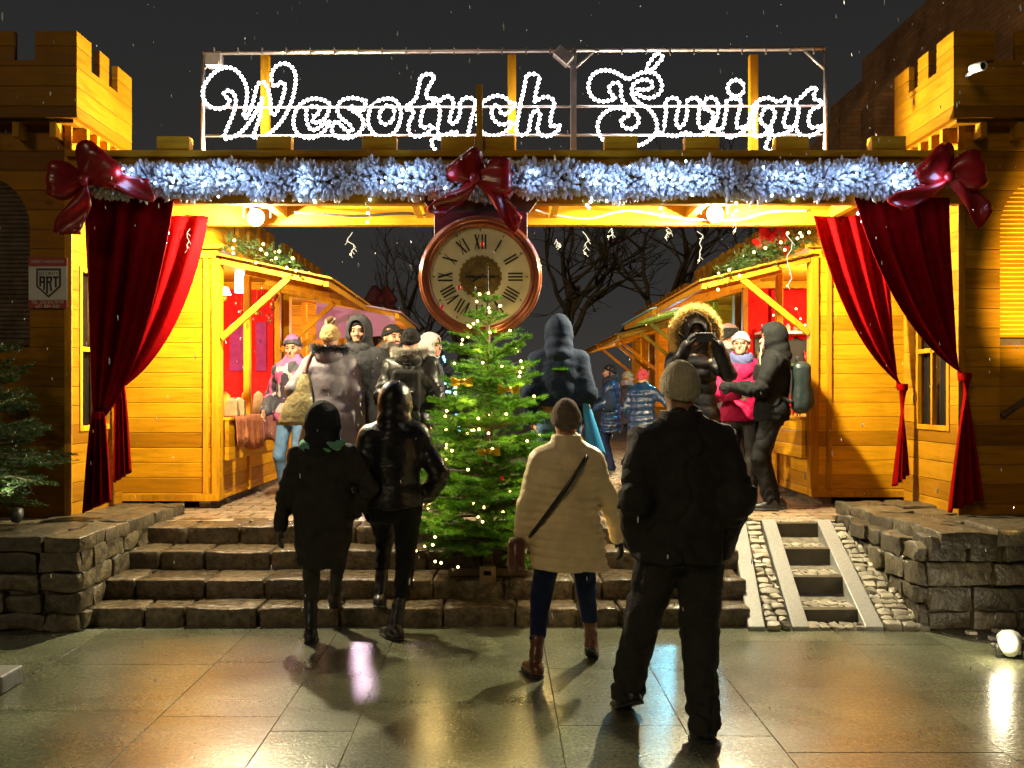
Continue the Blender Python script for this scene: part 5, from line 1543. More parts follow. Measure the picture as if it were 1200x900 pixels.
# red lace valance, shelf and goods in the right stall
mb = MB(); rows = []
for j in range(8):
    rows.append([(RX + .35 + u * .045, 12.03 + .02 * math.sin(u * 1.9) - .03, 3.0 - j * .085 - (.05 * abs(math.sin(u * .9)) if j == 7 else 0)) for u in range(50)])
mb.grid(rows)
for j in range(8): pass
single('lace_valance', mb, M['red_cloth'], 'red lace valance hung across the back of the right stall', 'valance', solid=.004, fix=False)
mb = MB(); mb.bx(RX + .15, 5.5, 11.7, 12.06, 2.42, 2.45); single('shelf', mb, M['white_plastic'], 'white shelf below the red lace in the right stall', 'shelf')
mb = MB(); mb.bx(RX + .15, 5.5, 12.04, 12.07, 1.5, 2.4); single('dark_board', mb, M['chalk'], 'dark board hung below the white shelf in the right stall', 'board')
rr = random.Random(18)
mb = bulbs_mb([(RX + .2 + i * .11, 11.4 + .2 * math.sin(i * 2.1), 2.62 + .12 * math.sin(i * 1.3) + .04 * (i % 2)) for i in range(22)], .012)
mb.tube([(RX + .2 + i * .11, 11.4 + .2 * math.sin(i * 2.1), 2.632 + .12 * math.sin(i * 1.3) + .04 * (i % 2)) for i in range(22)], .003, 4, 1)
single('fairy_lights', mb, [M['bulb_warm'], M['rubber']], 'string of warm lights inside the right stall above the white shelf', 'fairy lights', fix=False)
rr = random.Random(8)
GC = [simple('glazed pot %s' % n, c, .25, .2, 20, 0) for n, c in (('cream', (.32, .2, .1)), ('red', (.55, .03, .03)), ('amber', (.7, .3, .04)), ('white', (.45, .42, .36)), ('green', (.05, .2, .06)))]
for i in range(11):
    c = Vector((RX + .25 + i * .085, 11.82 + rr.uniform(-.05, .05), 2.452)); r = rr.uniform(.028, .04); hgt = rr.uniform(.06, .13); mb = MB()
    mb.lathe([(0, 0), (r * .7, 0), (r, hgt * .35), (r * .9, hgt * .7), (r * .45, hgt * .85), (r * .55, hgt), (0, hgt)], c, (0, 0, 1), 12)
    single('jar', mb, GC[i % 4], 'small glazed jar among the row on the white shelf', 'jar', 'jars on the white shelf of the right stall')
for i in range(7):
    c = Vector((RX + .22 + i * .1, 12.0, 2.26 - .16 * (i % 3) * .9 - .12)); mb = MB(); mb.ball(c, .055, 0, 12, 8, (1, .45, 1.15)); mb.ball(c + Vector((0, -.035, 0)), .014, 0, 6, 4); 
    for s in (-1, 1): mb.add([c + Vector((s * .03, -.01, .04)), c + Vector((s * .055, 0, .085)), c + Vector((s * .055, 0, .03))], [(0, 1, 2)])
    single('mask', mb, GC[i % 5], 'small painted carnival mask hung on the dark board', 'mask', 'painted masks on the dark board')
for i in range(10):
    c = Vector((RX + .02 - (i % 2) * .06, 9.62 + i * .11, 1.43)); mb = MB()
    for k in range(6):
        q = c + Vector((rr.gauss(0, .035), rr.gauss(0, .03), .1 + rr.uniform(0, .12))); mb.tube([c, q], .003, 4, 1); mb.ball(q, .022, 0, 7, 5)
    single('artificial_flower', mb, [M['red_berry'], M['needles_dark']], 'bunch of red artificial berries standing on the right stall counter', 'flowers', 'red berry bunches on the right counter')
# left stall goods
for i, (x0, x1, c) in enumerate(((LX - .62, LX - .42, 'purple'), (LX - .3, LX - .17, 'purple'))):
    mb = MB(); mb.bx(x0, x1, 11.565, 11.58, 1.95, 2.55); single('wall_panel', mb, M[c], ['wide', 'narrow'][i] + ' purple panel on the red back of the left stall', 'panel')
M['tubelamp'] = emit('fluorescent tube', (.85, .93, 1), 9)
M['shadelamp'] = emit('hot lamp', (1, .92, .75), 25)
mb = MB(); mb.tube([P(281, 318, 10.6), P(280, 343, 10.6)], .05, 12); single('tube_lamp', mb, M['tubelamp'], 'white tube lamp hanging inside the left stall', 'lamp')
mb = MB(); c = P(264, 342, 9.9); mb.lathe([(0, .05), (.03, .045), (.06, -.03), (0, -.035)], c, (0, 0, 1), 14); single('spot_lamp', mb, M['shadelamp'], 'glaring shaded lamp by the corner post inside the left stall', 'lamp')
rr = random.Random(15)
for i in range(26):
    q = P(rr.uniform(262, 325), rr.uniform(346, 376), rr.uniform(9.8, 11.3)); mb = MB(); r = rr.uniform(.018, .03); mb.ball(q, r, 0, 10, 7); mb.tube([q + Vector((0, 0, r)), Vector((q.x, q.y, 2.85))], .0015, 4, 0)
    single('bauble', mb, [M['gold_foil'], GC[1], M['copper']][i % 3], 'shiny bauble on a thread hanging inside the left stall', 'bauble', 'baubles hanging in the left stall')
mb = MB(); mb.bx(LX - .45, LX + .15, 9.3, 11.5, 1.432, 1.436)
for (ya, yb, zz, nm, c) in ((9.32, 10.33, .34, 'long orange brown cloth draped over the left stall counter', (.36, .12, .05)), (10.36, 11.5, .3, 'dusky pink brown cloth draped over the far end of the left counter', (.33, .13, .1))):
    mb = MB(); rows = []
    prof = [(-.45, 0), (-.2, .004), (0, .004), (.05, .006), (.078, -.005), (.084, -.06), (.088, -.14), (.09, -.22), (.092, -zz)]
    for (dx, dz) in prof:
        row = []
        for j in range(41):
            y = ya + (yb - ya) * j / 40; sag = max(0, -dz) / zz
            row.append((LX + dx + sag * (.018 * math.sin(j * .55) + .012 * math.sin(j * 1.3 + 1)), y, 1.436 + dz + sag * .03 * math.sin(j / 40 * PI * 2)))
        rows.append(row)
    mb.grid(rows); single('counter_cloth', mb, fabric('cloth ' + nm[:12], c, .85, .6, 16), nm, 'cloth', solid=.005, fix=False)
M['cello'] = simple('cellophane package', (.1, .06, .05), .15, .8, 25, .5, bscale=40, bdist=.01)
for i in range(9):
    c = Vector((LX - .28 + .14 * (i % 3), 9.5 + .27 * (i // 3) + rr.uniform(-.03, .03) + (.5 if i > 5 else 0), 1.44)); w, d, hh = rr.uniform(.05, .07), rr.uniform(.04, .07), rr.uniform(.14, .3); mb = MB()
    mb.add([c + Vector(v) for v in ((-w, -d, 0), (w, -d, 0), (w, d, 0), (-w, d, 0), (-w * .8, -d * .5, hh * .8), (w * .8, -d * .5, hh * .8), (w * .8, d * .5, hh * .8), (-w * .8, d * .5, hh * .8), (0, 0, hh))],
           [(3, 2, 1, 0), (0, 1, 5, 4), (1, 2, 6, 5), (2, 3, 7, 6), (3, 0, 4, 7), (4, 5, 8), (5, 6, 8), (6, 7, 8), (7, 4, 8)])
    single('gift_package', mb, [M['cello'], GC[2], GC[0]][i % 3], 'wrapped gift package standing on the left stall counter', 'package', 'wrapped packages on the left counter', bevel=.008)
fir_garland('dark fir garland with warm lights on the roof edge of the left stall', [P(268, 285, 9.0), P(300, 295, 9.0), P(325, 304, 9.02), P(345, 316, 9.05)], .13, 3, 12)
fir_garland('dark fir garland with warm lights on the awning of the right stall', [P(948, 278, 9.35), P(915, 290, 9.35), P(880, 302, 9.35), P(850, 318, 9.35)], .17, 4, 12)
fir_garland('long fir garland running back along the right stall roofs', [(RX - .25, 10.0, 3.2), (RX - .25, 13, 3.17), (RX - .25, 16, 3.14), (RX - .25, 22, 3.05)], .13, 5, 20)
fir_garland('long fir garland running back along the left stall roofs', [(LX + .3, 9.9, 3.12), (LX + .3, 13, 3.08), (LX + .3, 17, 3.05), (LX + .3, 21, 3.0)], .13, 6, 16)

# ------------------------------------------------------------------ bare trees, brick church, blue-lit tree far back
def bare_tree(label, base, H, seed, spread=.55):
    rr = random.Random(seed); t = thing('bare_tree', label, 'tree', base, 0, 'bare winter trees behind the market'); crown = MB(); trunk = MB(); base = Vector(base)
    def grow(p, d, L, r, lev):
        pts = [p]; m = 4
        for j in range(m):
            d = (d + Vector((rr.gauss(0, .13), rr.gauss(0, .13), rr.gauss(0, .08) + .03))).normalized(); pts.append(pts[-1] + d * (L / m))
        (trunk if lev == 0 else crown).tube(pts, [r * (1 - .35 * j / m) for j in range(m + 1)], 7 if lev < 2 else 4 if lev < 4 else 3)
        if lev >= 6 or r < .006: return
        for k in range(rr.choice([2, 3, 3]) if lev < 4 else rr.choice([2, 3])):
            q = pts[rr.choice([2, 3, 4, 4])]; nd_ = (d + Vector((rr.gauss(0, spread), rr.gauss(0, spread), rr.gauss(0, spread * .55) + .1))).normalized(); grow(q, nd_, L * rr.uniform(.62, .86), r * rr.uniform(.5, .68), lev + 1)
    grow(base, Vector((rr.gauss(0, .05), 0, 1)), H * .26, H * .022, 0)
    trunk.build('trunk', M['bare_bark'], t, fix=False); crown.build('crown', M['bare_bark'], t, fix=False)
bare_tree('large bare tree behind the alley right of the clock', (4.6, 27, .5), 11, 3)
bare_tree('bare tree with spreading twigs just right of the clock', (2.0, 31, .5), 11, 14)
bare_tree('bare tree farther right above the right stall roofs', (7.6, 30, .5), 11, 25)
bare_tree('bare tree left of the clock far behind the left stalls', (-3.6, 33, .5), 9, 36)
bare_tree('smaller bare tree between the clock and the left bow', (-1.4, 38, .5), 9, 47)
def mk_brick():
    m, nt, b, out = new_mat('dark church brick'); t = nd(nt, 'ShaderNodeTexCoord'); sp = nd(nt, 'ShaderNodeSeparateXYZ'); nt.links.new(t.outputs['Object'], sp.inputs[0])
    cb = nd(nt, 'ShaderNodeCombineXYZ'); nt.links.new(math_node(nt, 'ADD', sp.outputs[0], sp.outputs[1]), cb.inputs[0]); nt.links.new(sp.outputs[2], cb.inputs[1])
    br = nd(nt, 'ShaderNodeTexBrick'); br.inputs['Scale'].default_value = 1; br.inputs['Brick Width'].default_value = .3; br.inputs['Row Height'].default_value = .1; br.inputs['Mortar Size'].default_value = .012
    br.inputs['Color1'].default_value = (.42, .19, .06, 1); br.inputs['Color2'].default_value = (.55, .28, .1, 1); br.inputs['Mortar'].default_value = (.25, .2, .14, 1); nt.links.new(cb.outputs[0], br.inputs['Vector'])
    c = mix_col(nt, 1.0, br.outputs[0], ramp(nt, noise(nt, coords(nt), 1.5, 7), [(.3, .5), (.7, 1.15)]), 'MULTIPLY'); nt.links.new(c, b.inputs['Base Color']); b.inputs['Roughness'].default_value = .85
    bump(nt, b, br.outputs[1], -.5, .02); return m
M['brick'] = mk_brick()
ch = thing('brick_church', 'tall dark brick church with buttresses behind the right castle tower', 'church', (14, 22, 0))
mb = MB(); mb.bx(9.05, 20, 19.75, 23.4, -.05, 10.0); mb.build('nave_wall', M['brick'], ch)
mb = MB(); mb.bx(9.1, 20, 23.45, 25.8, -.05, 9.55); mb.build('choir_wall', M['brick'], ch)
mb = MB(); mb.bx(8.95, 19, 13.2, 19.7, -.05, 16); mb.build('tower_wall', M['brick'], ch)
for y in (20.9, 23.0, 25.0):
    mb = MB(); mb.bx(8.35, 9.047, y, y + .8, -.05, 8.2); mb.add([(8.35, y, 8.2), (9.047, y, 8.2), (9.047, y + .8, 8.2), (8.35, y + .8, 8.2), (9.047, y, 9.1), (9.047, y + .8, 9.1)], [(0, 1, 4), (3, 5, 2), (0, 4, 5, 3), (1, 2, 5, 4)]); mb.build('buttress', M['brick'], ch)
    if y < 22:
        mb = MB(); mb.prism([Vector((9.04, y + 1.45 + .4 * c, z)) for c, z in ((-1, 3), (1, 3), (1, 6.6), (.7, 7.3), (0, 7.8), (-.7, 7.3), (-1, 6.6))], (0, 0, 0), (-.05, 0, 0)); mb.build('window', M['dark_glass'], ch)
mb = MB(); mb.add([(9.3, 19.8, 10.0), (9.3, 23.3, 10.0), (14.5, 23.3, 11.5), (14.5, 19.8, 11.5), (19.8, 19.8, 10.0), (19.8, 23.3, 10.0)], [(0, 1, 2, 3), (3, 2, 5, 4), (0, 3, 4), (1, 5, 2)]); mb.build('roof', simple('dark roof tile', (.07, .035, .025), .8, .3, 5, .4), ch, fix=False)
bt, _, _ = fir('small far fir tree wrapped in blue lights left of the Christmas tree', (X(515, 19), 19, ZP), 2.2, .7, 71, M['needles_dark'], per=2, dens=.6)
rr = random.Random(3); b0 = Vector((X(515, 19), 19, ZP))
mb = bulbs_mb([b0 + Vector((math.cos(a) * (1 - q) * .62, math.sin(a) * (1 - q) * .62, .3 + q * 1.8)) for a, q in ((rr.uniform(0, 6.28), rr.random()) for _ in range(60))], .03)
M['bulb_cyan'] = emit('cyan led', (.25, .7, 1), 5); mb.tube([b0 + Vector((math.cos(i * .4) * (1 - i / 120) * .6, math.sin(i * .4) * (1 - i / 120) * .6, .3 + i / 120 * 1.8)) for i in range(120)], .035, 4, 1); single('blue_light_string', mb, [M['bulb_cyan'], M['rubber']], 'string of blue lights on the small far fir', 'fairy lights', fix=False)
for i, (px, py, d) in enumerate(((770, 395, 15.4),)): pass
# security sign on the left tower
def text_mesh(s, size, xalign='CENTER', bold=0.0):
    cu = bpy.data.curves.new('t', 'FONT'); cu.body = s; cu.size = size; cu.align_x = xalign; cu.align_y = 'CENTER'; cu.offset = bold; cu.extrude = .0008
    o = bpy.data.objects.new('t', cu); COL.objects.link(o); bpy.context.view_layer.update()
    me = bpy.data.meshes.new_from_object(o.evaluated_get(bpy.context.evaluated_depsgraph_get())); bpy.data.objects.remove(o); return me
SYs = 7.63
c = P(56, 329, SYs); c.y = SYs
sg = thing('security_sign', 'white and red security sign with shield emblem on the left castle tower', 'sign', c)
w2 = 22.5 / F * SYs; h_ = lambda py: Z(py, SYs)
M['sign_white'] = simple('sign white', (.62, .58, .5), .45, .05, 8, 0); M['sign_red'] = simple('sign red', (.32, .02, .015), .45, .1, 8, 0); M['sign_black'] = simple('sign black', (.02, .02, .025), .45, .1, 8, 0)
mb = MB(); mb.bx(c.x - w2, c.x + w2, SYs, SYs + .012, h_(361), h_(302)); mb.build('plate', M['sign_white'], sg)
mb = MB(); mb.bx(c.x - w2, c.x + w2, SYs - .003, SYs - .0005, h_(312), h_(302)); mb.build('band', M['sign_red'], sg); mb = MB(); mb.bx(c.x - w2, c.x + w2, SYs - .003, SYs - .0005, h_(361), h_(351.5)); mb.build('band', M['sign_red'], sg)
def put_text(s, px, py, width_px, mat, stretch=1.0, bold=0.0, parent=sg, y=SYs - .004):
    me = text_mesh(s, .1, bold=bold); a = np.array([v.co[:] for v in me.vertices]); w = a[:, 0].max() - a[:, 0].min(); k = width_px / F * SYs / w
    p = P(px, py, SYs); cx = (a[:, 0].max() + a[:, 0].min()) / 2; cz_ = (a[:, 1].max() + a[:, 1].min()) / 2
    for v in me.vertices: v.co = (p.x - parent.location.x + (v.co.x - cx) * k, y - parent.location.y - v.co.z, p.z - parent.location.z + (v.co.y - cz_) * k * stretch)
    me.materials.append(mat); return link('lettering', me, parent)
put_text('OBIEKT CHRONIONY', 56, 306.7, 39, M['sign_white'], 1.15); put_text('TEL. (22) 832 90 99', 56, 354.6, 38, M['sign_white'], 1.1); put_text('601 884 840', 56, 359, 28, M['sign_white'], 1.0)
sp_ = lambda px, py: P(px, py, SYs)
mb = MB()
def shield(k, y):
    cx, cy = 57, 331; pts = [(-14.5, -16.5), (14.5, -16.5), (14.5, 5), (0, 18), (-14.5, 5)]
    return [Vector((sp_(cx + px * k, cy + py * k).x, y, sp_(cx + px * k, cy + py * k).z)) for px, py in pts]
mb.prism(shield(1, SYs - .002), (0, 0, 0), (0, .0015, 0)); mb.build('shield', M['sign_black'], sg)
mb = MB(); mb.prism(shield(.84, SYs - .0035), (0, 0, 0), (0, .001, 0)); mb.build('shield_field', M['sign_white'], sg)
put_text('SECURITY', 57, 320.5, 23, M['sign_black'], 1.1, y=SYs - .0045)
mb = MB()      # tall condensed A R T cut by the shield's point
def bar(x0, y0, x1, y1, w=2.4):
    a, b = sp_(x0, y0), sp_(x1, y1); a.y = b.y = SYs - .005; mb.beam(a, b, w / F * SYs, .001, (0, 1, 0)) if abs(y1 - y0) > abs(x1 - x0) else mb.beam(a, b, w / F * SYs, .001, (0, 1, 0))
for seg in ((47.5, 324, 47.5, 336), (52, 324, 52, 340), (46.3, 325, 53.2, 325), (47.5, 330.5, 52, 330.5), (55.5, 324, 55.5, 344), (60.2, 325, 60.2, 330), (54.3, 325, 61.3, 325), (55.5, 330.5, 60.2, 330.5), (59, 331, 60.5, 341), (62.3, 325, 69, 325), (65.6, 324, 65.6, 337)): bar(*seg)
mb.build('lettering', M['sign_black'], sg)
# surveillance camera on the right tower
c = P(1146, 79, 7.3); cam_ = thing('security_camera', 'small white surveillance camera on the right castle tower', 'camera', c)
mb = MB(); d = Vector((.25, -1, -.12)).normalized(); mb.lathe([(0, -.07), (.03, -.07), (.036, -.06), (.036, .06), (.03, .065), (.03, .045), (0, .045)], c, d, 20); mb.build('housing', M['white_plastic'], cam_)
mb = MB(); mb.lathe([(0, .05), (.028, .05), (0, .051)], c, d, 16); mb.build('lens', M['black_metal'], cam_)
mb = MB(); mb.tube([c + Vector((0, .03, 0)), c + Vector((.01, .1, .0)), c + Vector((.01, .198, .0))], .014, 8); mb.build('bracket', M['white_plastic'], cam_)
mb = MB(); mb.tube(catmull([c + Vector((.02, .195, .02)), c + Vector((.07, .19, .07)), c + Vector((.16, .19, .11)), c + Vector((.22, .19, .12))], .02), .006, 5); mb.build('cable', M['rubber'], cam_)
# spotlight on the ground, right
c = P(1183, 757, 5.9); c.z = .09; gl = thing('ground_spotlight', 'bright spotlight on the ground in front of the right stone wall', 'spotlight', (c.x, c.y, .02))
ax = Vector((.45, 1, .75)).normalized()
mb = MB(); mb.lathe([(0, -.08), (.04, -.075), (.065, -.02), (.07, .05), (.06, .05), (.055, .03)], c, ax, 20); mb.build('housing', M['white_plastic'], gl)
mb = MB(); mb.lathe([(0, .035), (.055, .032), (.05, .03)], c, ax, 20); mb.build('lamp_glass', M['spot_glass'], gl)
mb = MB(); mb.tube([c + Vector((-.08, 0, -.0)), c + Vector((-.08, 0, -.08)), c + Vector((.08, 0, -.08)), c + Vector((.08, 0, 0))], .01, 6); mb.build('yoke', M['black_metal'], gl)
GROUND_SPOT = c
# ------------------------------------------------------------------ clothing materials
M['skin'] = simple('skin', (.36, .17, .1), .5, .12, 30, .1)
M['eye'] = simple('eye', (.03, .02, .015), .2, .1, 9, 0); M['lip'] = simple('lip', (.35, .1, .08), .45, .1, 9, 0)
M['brow'] = simple('brow', (.03, .018, .01), .8, .1, 9, 0); M['beard'] = simple('beard', (.06, .03, .018), .85, .3, 60, .3)
M['black_leather'] = simple('black leather', (.015, .014, .014), .38, .3, 20, .3, bscale=60, bdist=.004)
M['brown_leather'] = simple('brown leather', (.13, .045, .025), .32, .35, 18, .3, bscale=50, bdist=.004)
M['black_wool'] = fabric('black wool', (.026, .026, .03), .9, .8, 14, 600); M['black_soft'] = fabric('black softshell', (.034, .031, .03), .7, .9, 8, 500)
M['black_puff'] = simple('black puffer nylon', (.01, .01, .012), .33, .3, 14, .5, bscale=26, bdist=.012, spec=.3)
M['black_pants'] = fabric('black trousers', (.04, .036, .036), .75, 1.0, 11, 500); M['black_legging'] = fabric('black leggings', (.01, .01, .011), .65, .3, 18)
M['beige_puff'] = simple('beige quilted nylon', (.82, .64, .36), .5, .12, 10, .5, bscale=30, bdist=.012)
M['navy_jeans'] = fabric('navy denim', (.015, .022, .065), .8, .4, 16, 600); M['blue_jeans'] = fabric('blue denim', (.08, .15, .27), .85, .4, 14, 600); M['brown_pants'] = fabric('brown trousers', (.07, .035, .025), .8)
M['beige_knit'] = fabric('grey beige knit', (.55, .48, .34), .95, .5, 40, 260); M['grey_knit'] = fabric('grey brown knit', (.17, .13, .1), .95, .5, 40, 260); M['black_knit'] = fabric('black knit', (.014, .014, .014), .95, .5, 40, 260)
M['white_knit'] = fabric('cream knit', (.42, .39, .33), .95, .5, 40, 260); M['pink_knit'] = fabric('pink knit', (.4, .05, .07), .95, .5, 40, 260); M['brown_knit'] = fabric('brown knit', (.2, .12, .1), .95, .5, 40, 260); M['tan_knit'] = fabric('tan knit', (.25, .16, .07), .95, .5, 40, 260)
M['mint'] = fabric('mint green scarf', (.16, .42, .3), .9, .6, 25); M['blue_scarf'] = fabric('blue scarf', (.06, .07, .16), .9, .6, 25); M['grey_scarf'] = fabric('grey scarf', (.25, .2, .22), .9)
M['grey_hoodie'] = fabric('blue grey hoodie', (.02, .03, .056), .9, .5, 9, 500); M['dark_hoodie'] = fabric('dark grey hoodie', (.008, .009, .01), .9, .5, 10, 500)
M['grey_coat'] = simple('lavender grey coat', (.13, .115, .14), .5, .12, 12, .4, bscale=30, bdist=.01)
M['magenta'] = fabric('magenta jacket', (.3, .006, .045), .55, .5, 11, 500); M['blue_puff'] = simple('blue shiny puffer', (.008, .03, .08), .22, .3, 14, .5, bscale=26, bdist=.012)
M['brown_puff'] = simple('dark brown jacket', (.022, .016, .012), .5, .3, 14, .4); M['white_hood'] = fabric('pale grey fleece', (.3, .28, .29), .9); M['black_fleece'] = fabric('black fur', (.02, .018, .02), 1)
M['fur_tan'] = leafy('tan fur', (.5, .34, .1), .35, .6, .2); M['fur_black'] = leafy('black fur trim', (.02, .018, .022), .1, .7, .2); M['fur_white'] = leafy('white fur', (.4, .37, .32), .3, .7, .1); M['pom_brown'] = leafy('brown pompom fur', (.25, .17, .1), .2, .7, .3)
M['grey_glove'] = fabric('grey knit glove', (.16, .15, .13), .95, .5, 40, 260); M['black_glove'] = fabric('black glove', (.015, .015, .016), .7); M['cream_glove'] = fabric('cream glove', (.65, .55, .4), .9)
M['zip'] = simple('lime print', (.25, .8, .05), .5, .05, 9, 0)
def patch_mat():
    m, nt, b, out = new_mat('pink white black patchwork'); v = coords(nt, (1, 1, 1)); vo = nd(nt, 'ShaderNodeTexVoronoi', distance='CHEBYCHEV'); vo.inputs['Scale'].default_value = 9; nt.links.new(v, vo.inputs['Vector'])
    sp = nd(nt, 'ShaderNodeSeparateColor'); nt.links.new(vo.outputs['Color'], sp.inputs[0])
    c = ramp(nt, sp.outputs[0], [(0, (.02, .018, .03)), (.42, (.03, .025, .04)), (.45, (.3, .27, .28)), (.7, (.36, .31, .32)), (.73, (.3, .06, .17)), (1, (.2, .04, .15))]); nt.links.new(c, b.inputs['Base Color']); b.inputs['Roughness'].default_value = .7
    for e in nt.nodes:
        if e.type == 'VALTORGB': e.color_ramp.interpolation = 'CONSTANT'
    return m
M['patch'] = patch_mat()
GP = 'passers-by in front of the gate'; GA = 'visitors among the market stalls'
COATF = [(.55, .25, .17), (.75, .225, .155), (.92, .205, .14), (1.08, .17, .12), (1.25, .175, .125), (1.36, .178, .122), (1.43, .145, .10), (1.475, .085, .075), (1.51, .066, .066), (1.56, .06, .06)]
COATM = [(.6, .2, .135), (.80, .2, .135), (.92, .195, .135), (1.08, .19, .13), (1.25, .2, .13), (1.36, .205, .125), (1.43, .17, .10), (1.475, .10, .078), (1.51, .07, .07), (1.56, .062, .062)]
KID = [(.5, .135, .12), (.62, .175, .14), (.75, .205, .15), (.92, .205, .145), (1.08, .195, .135), (1.25, .19, .13), (1.36, .185, .125), (1.43, .15, .10), (1.475, .09, .075), (1.51, .066, .066), (1.56, .06, .06)]
def at(px, d): return (px - CX) / F * d
# ---- 1 teenager in black hood with mint scarf
pa = person('person in a black hooded jacket with a mint green scarf walking towards the steps', at(378, 6.3), 6.3, 0, math.radians(3), 1.57, group=GP,
    feet=dict(L=(-.075, -.02, 0, 0, .05), R=(.03, .42, .137, .15, 0)), hands=dict(L=(-.33, .06, .82), R=(.24, .1, .95)), hints=dict(L=(-.8, -.4, 0), R=(.8, -.5, 0)),
    jacket=dict(mat=M['black_soft'], prof=KID, hem=.56, th=.025, arm=(.078, .068, .055), wrinkle=.009, seed=2), trousers=dict(mat=fabric('dark grey jeans', (.05, .05, .045), .85), r=(.08, .06, .055)), shoes=dict(mat=M['black_leather'], boot=.2),
    hood=dict(mat=M['black_wool'], r=1.2, peak=1), scarf=dict(mat=M['mint'], r=.142, t=.03, z=1.462, slope=.05), glove=M['grey_glove'], face=False, h=.010)
# ---- 2 woman in shiny black puffer
pb = person('person in a shiny black hooded puffer jacket stepping onto the stone steps', at(462, 6.42), 6.42, 0, math.radians(-4), 1.72, group=GP, female=True,
    feet=dict(L=(-.13, .16, .137, .25, .1), R=(.02, -.08, 0, 0, .75)), hands=dict(L=(-.22, .06, .9), R=(.22, .15, .96)), hints=dict(L=(-.4, -1, 0), R=(.75, -.8, .05), pocketR=1), lean=.04,
    jacket=dict(mat=M['black_puff'], hem=.9, th=.042, arm=(.08, .074, .056), quilt=.15, qamp=.009, wrinkle=.008, seed=4), trousers=dict(mat=M['black_legging'], r=(.1, .064, .05), wrinkle=.005), shoes=dict(mat=M['black_leather'], boot=.22),
    hood=dict(mat=M['black_puff'], r=1.08), glove=M['black_glove'], face=False, h=.010)
# ---- 3 woman in beige quilted coat
pc = person('person in a beige quilted coat and grey knitted hat walking beside the tall man', at(664, 5.55), 5.55, 0, math.radians(2), 1.60, group=GP, female=True, lean=.03,
    feet=dict(L=(-.19, -.04, 0, .0, .35), R=(.19, .3, 0, .55, -.25)), hands=dict(L=(-.31, .05, .80), R=(.38, .14, .80)), hints=dict(L=(-.9, -.5, 0), R=(.9, -.5, .1)),
    jacket=dict(mat=M['beige_puff'], prof=[(p[0], p[1] * 1.02, p[2]) for p in COATF], hem=.68, th=.03, arm=(.074, .068, .056), quilt=.055, qamp=.014, wrinkle=.009, seed=7, collar=dict(r=.082, t=.02, z0=1.44, z1=1.545, flare=-.3)),
    trousers=dict(mat=M['navy_jeans'], r=(.095, .068, .05), wrinkle=.005), shoes=dict(mat=M['brown_leather'], boot=.17), hat=dict(mat=M['grey_knit'], h=1.25, low=-.012, s=1.06), glove=M['black_glove'], face=False, h=.0095)
# ---- 4 tall man in black
pd = person('tall person in a black jacket and beige knitted hat walking with hands in pockets', at(799, 4.62), 4.62, 0, math.radians(3), 1.79, group=GP,
    feet=dict(L=(-.215, .3, .0, .45, .35), R=(.085, -.1, 0, .0, .02)), hands=dict(L=(-.215, .06, .90), R=(.215, .06, .90)), hints=dict(L=(-.32, -1, 0), R=(.32, -1, 0), pocketL=1, pocketR=1), lean=.03,
    jacket=dict(mat=M['black_soft'], prof=COATM, hem=.83, th=.035, arm=(.086, .082, .066), wrinkle=.011, seed=11, collar=dict(r=.085, t=.018, z0=1.44, z1=1.535, flare=-.2)),
    trousers=dict(mat=M['black_pants'], r=(.115, .088, .078), wrinkle=.009), shoes=dict(mat=M['black_leather'], boot=.06), hat=dict(mat=M['beige_knit'], h=1.22, low=-.012, cuff=False, s=1.08), face=False, h=.0095)
# crossbody bag of the beige woman (strap from right shoulder to left hip)
def world(pp, v): return pp['W'] @ Vector(v)
def strap(mb, pp, pts, th, w, hover=0.0):
    """webbing that lies on the coat: points (angle, z) round the torso."""
    rows = []
    for k, (x, y, z) in enumerate(pts):
        t = Vector(pts[min(k + 1, len(pts) - 1)]) - Vector(pts[max(k - 1, 0)])
        n_ = Vector((x, y, 0)); n_ = n_.normalized() if n_.length > .01 else Vector((0, -1, 0))
        s_ = t.normalized().cross(n_).normalized() * w / 2
        rows.append([world(pp, Vector((x, y, z)) - s_), world(pp, Vector((x, y, z)) + s_)])
    mb.grid(rows)
def back_pts(pp, p0, p1, n, prof, th, side=-1):
    out = []; sc = pp['sc']
    for i in range(n + 1):
        t = i / n; x = p0[0] + (p1[0] - p0[0]) * t; z = p0[1] + (p1[1] - p0[1]) * t; zz = z / sc
        a = np.interp(zz, [p[0] for p in prof], [p[1] for p in prof]) + th; b = np.interp(zz, [p[0] for p in prof], [p[2] for p in prof]) + th
        q = max(0.0, 1 - (x / sc / a) ** 2); y = side * b * math.sqrt(q) * sc
        s = pp['shear']((0, y, z)); out.append((x, s.y + side * .016, z))
    return out
mb = MB(); pts_ = back_pts(pc, (.11, 1.30), (-.225, .82), 16, COATF, .034); strap(mb, pc, pts_, 0, .026)
bagc = world(pc, (-.3, -.03, .72))
bt = thing('shoulder_bag', 'small black shoulder bag on a thin strap across the beige coat', 'bag', bagc)
mb.build('strap', M['black_leather'], bt, solid=.006, fix=False)
mb = MB(); R3 = Matrix.Rotation(.2, 3, 'Z')
for i in range(1): mb.lathe([(0, -.1), (.06, -.1), (.07, -.06), (.066, .06), (.05, .09), (0, .095)], bagc, (0, .1, 1), 18)
o = mb.build('pouch', M['brown_leather'], bt); o.scale = (.75, 1.25, 1)
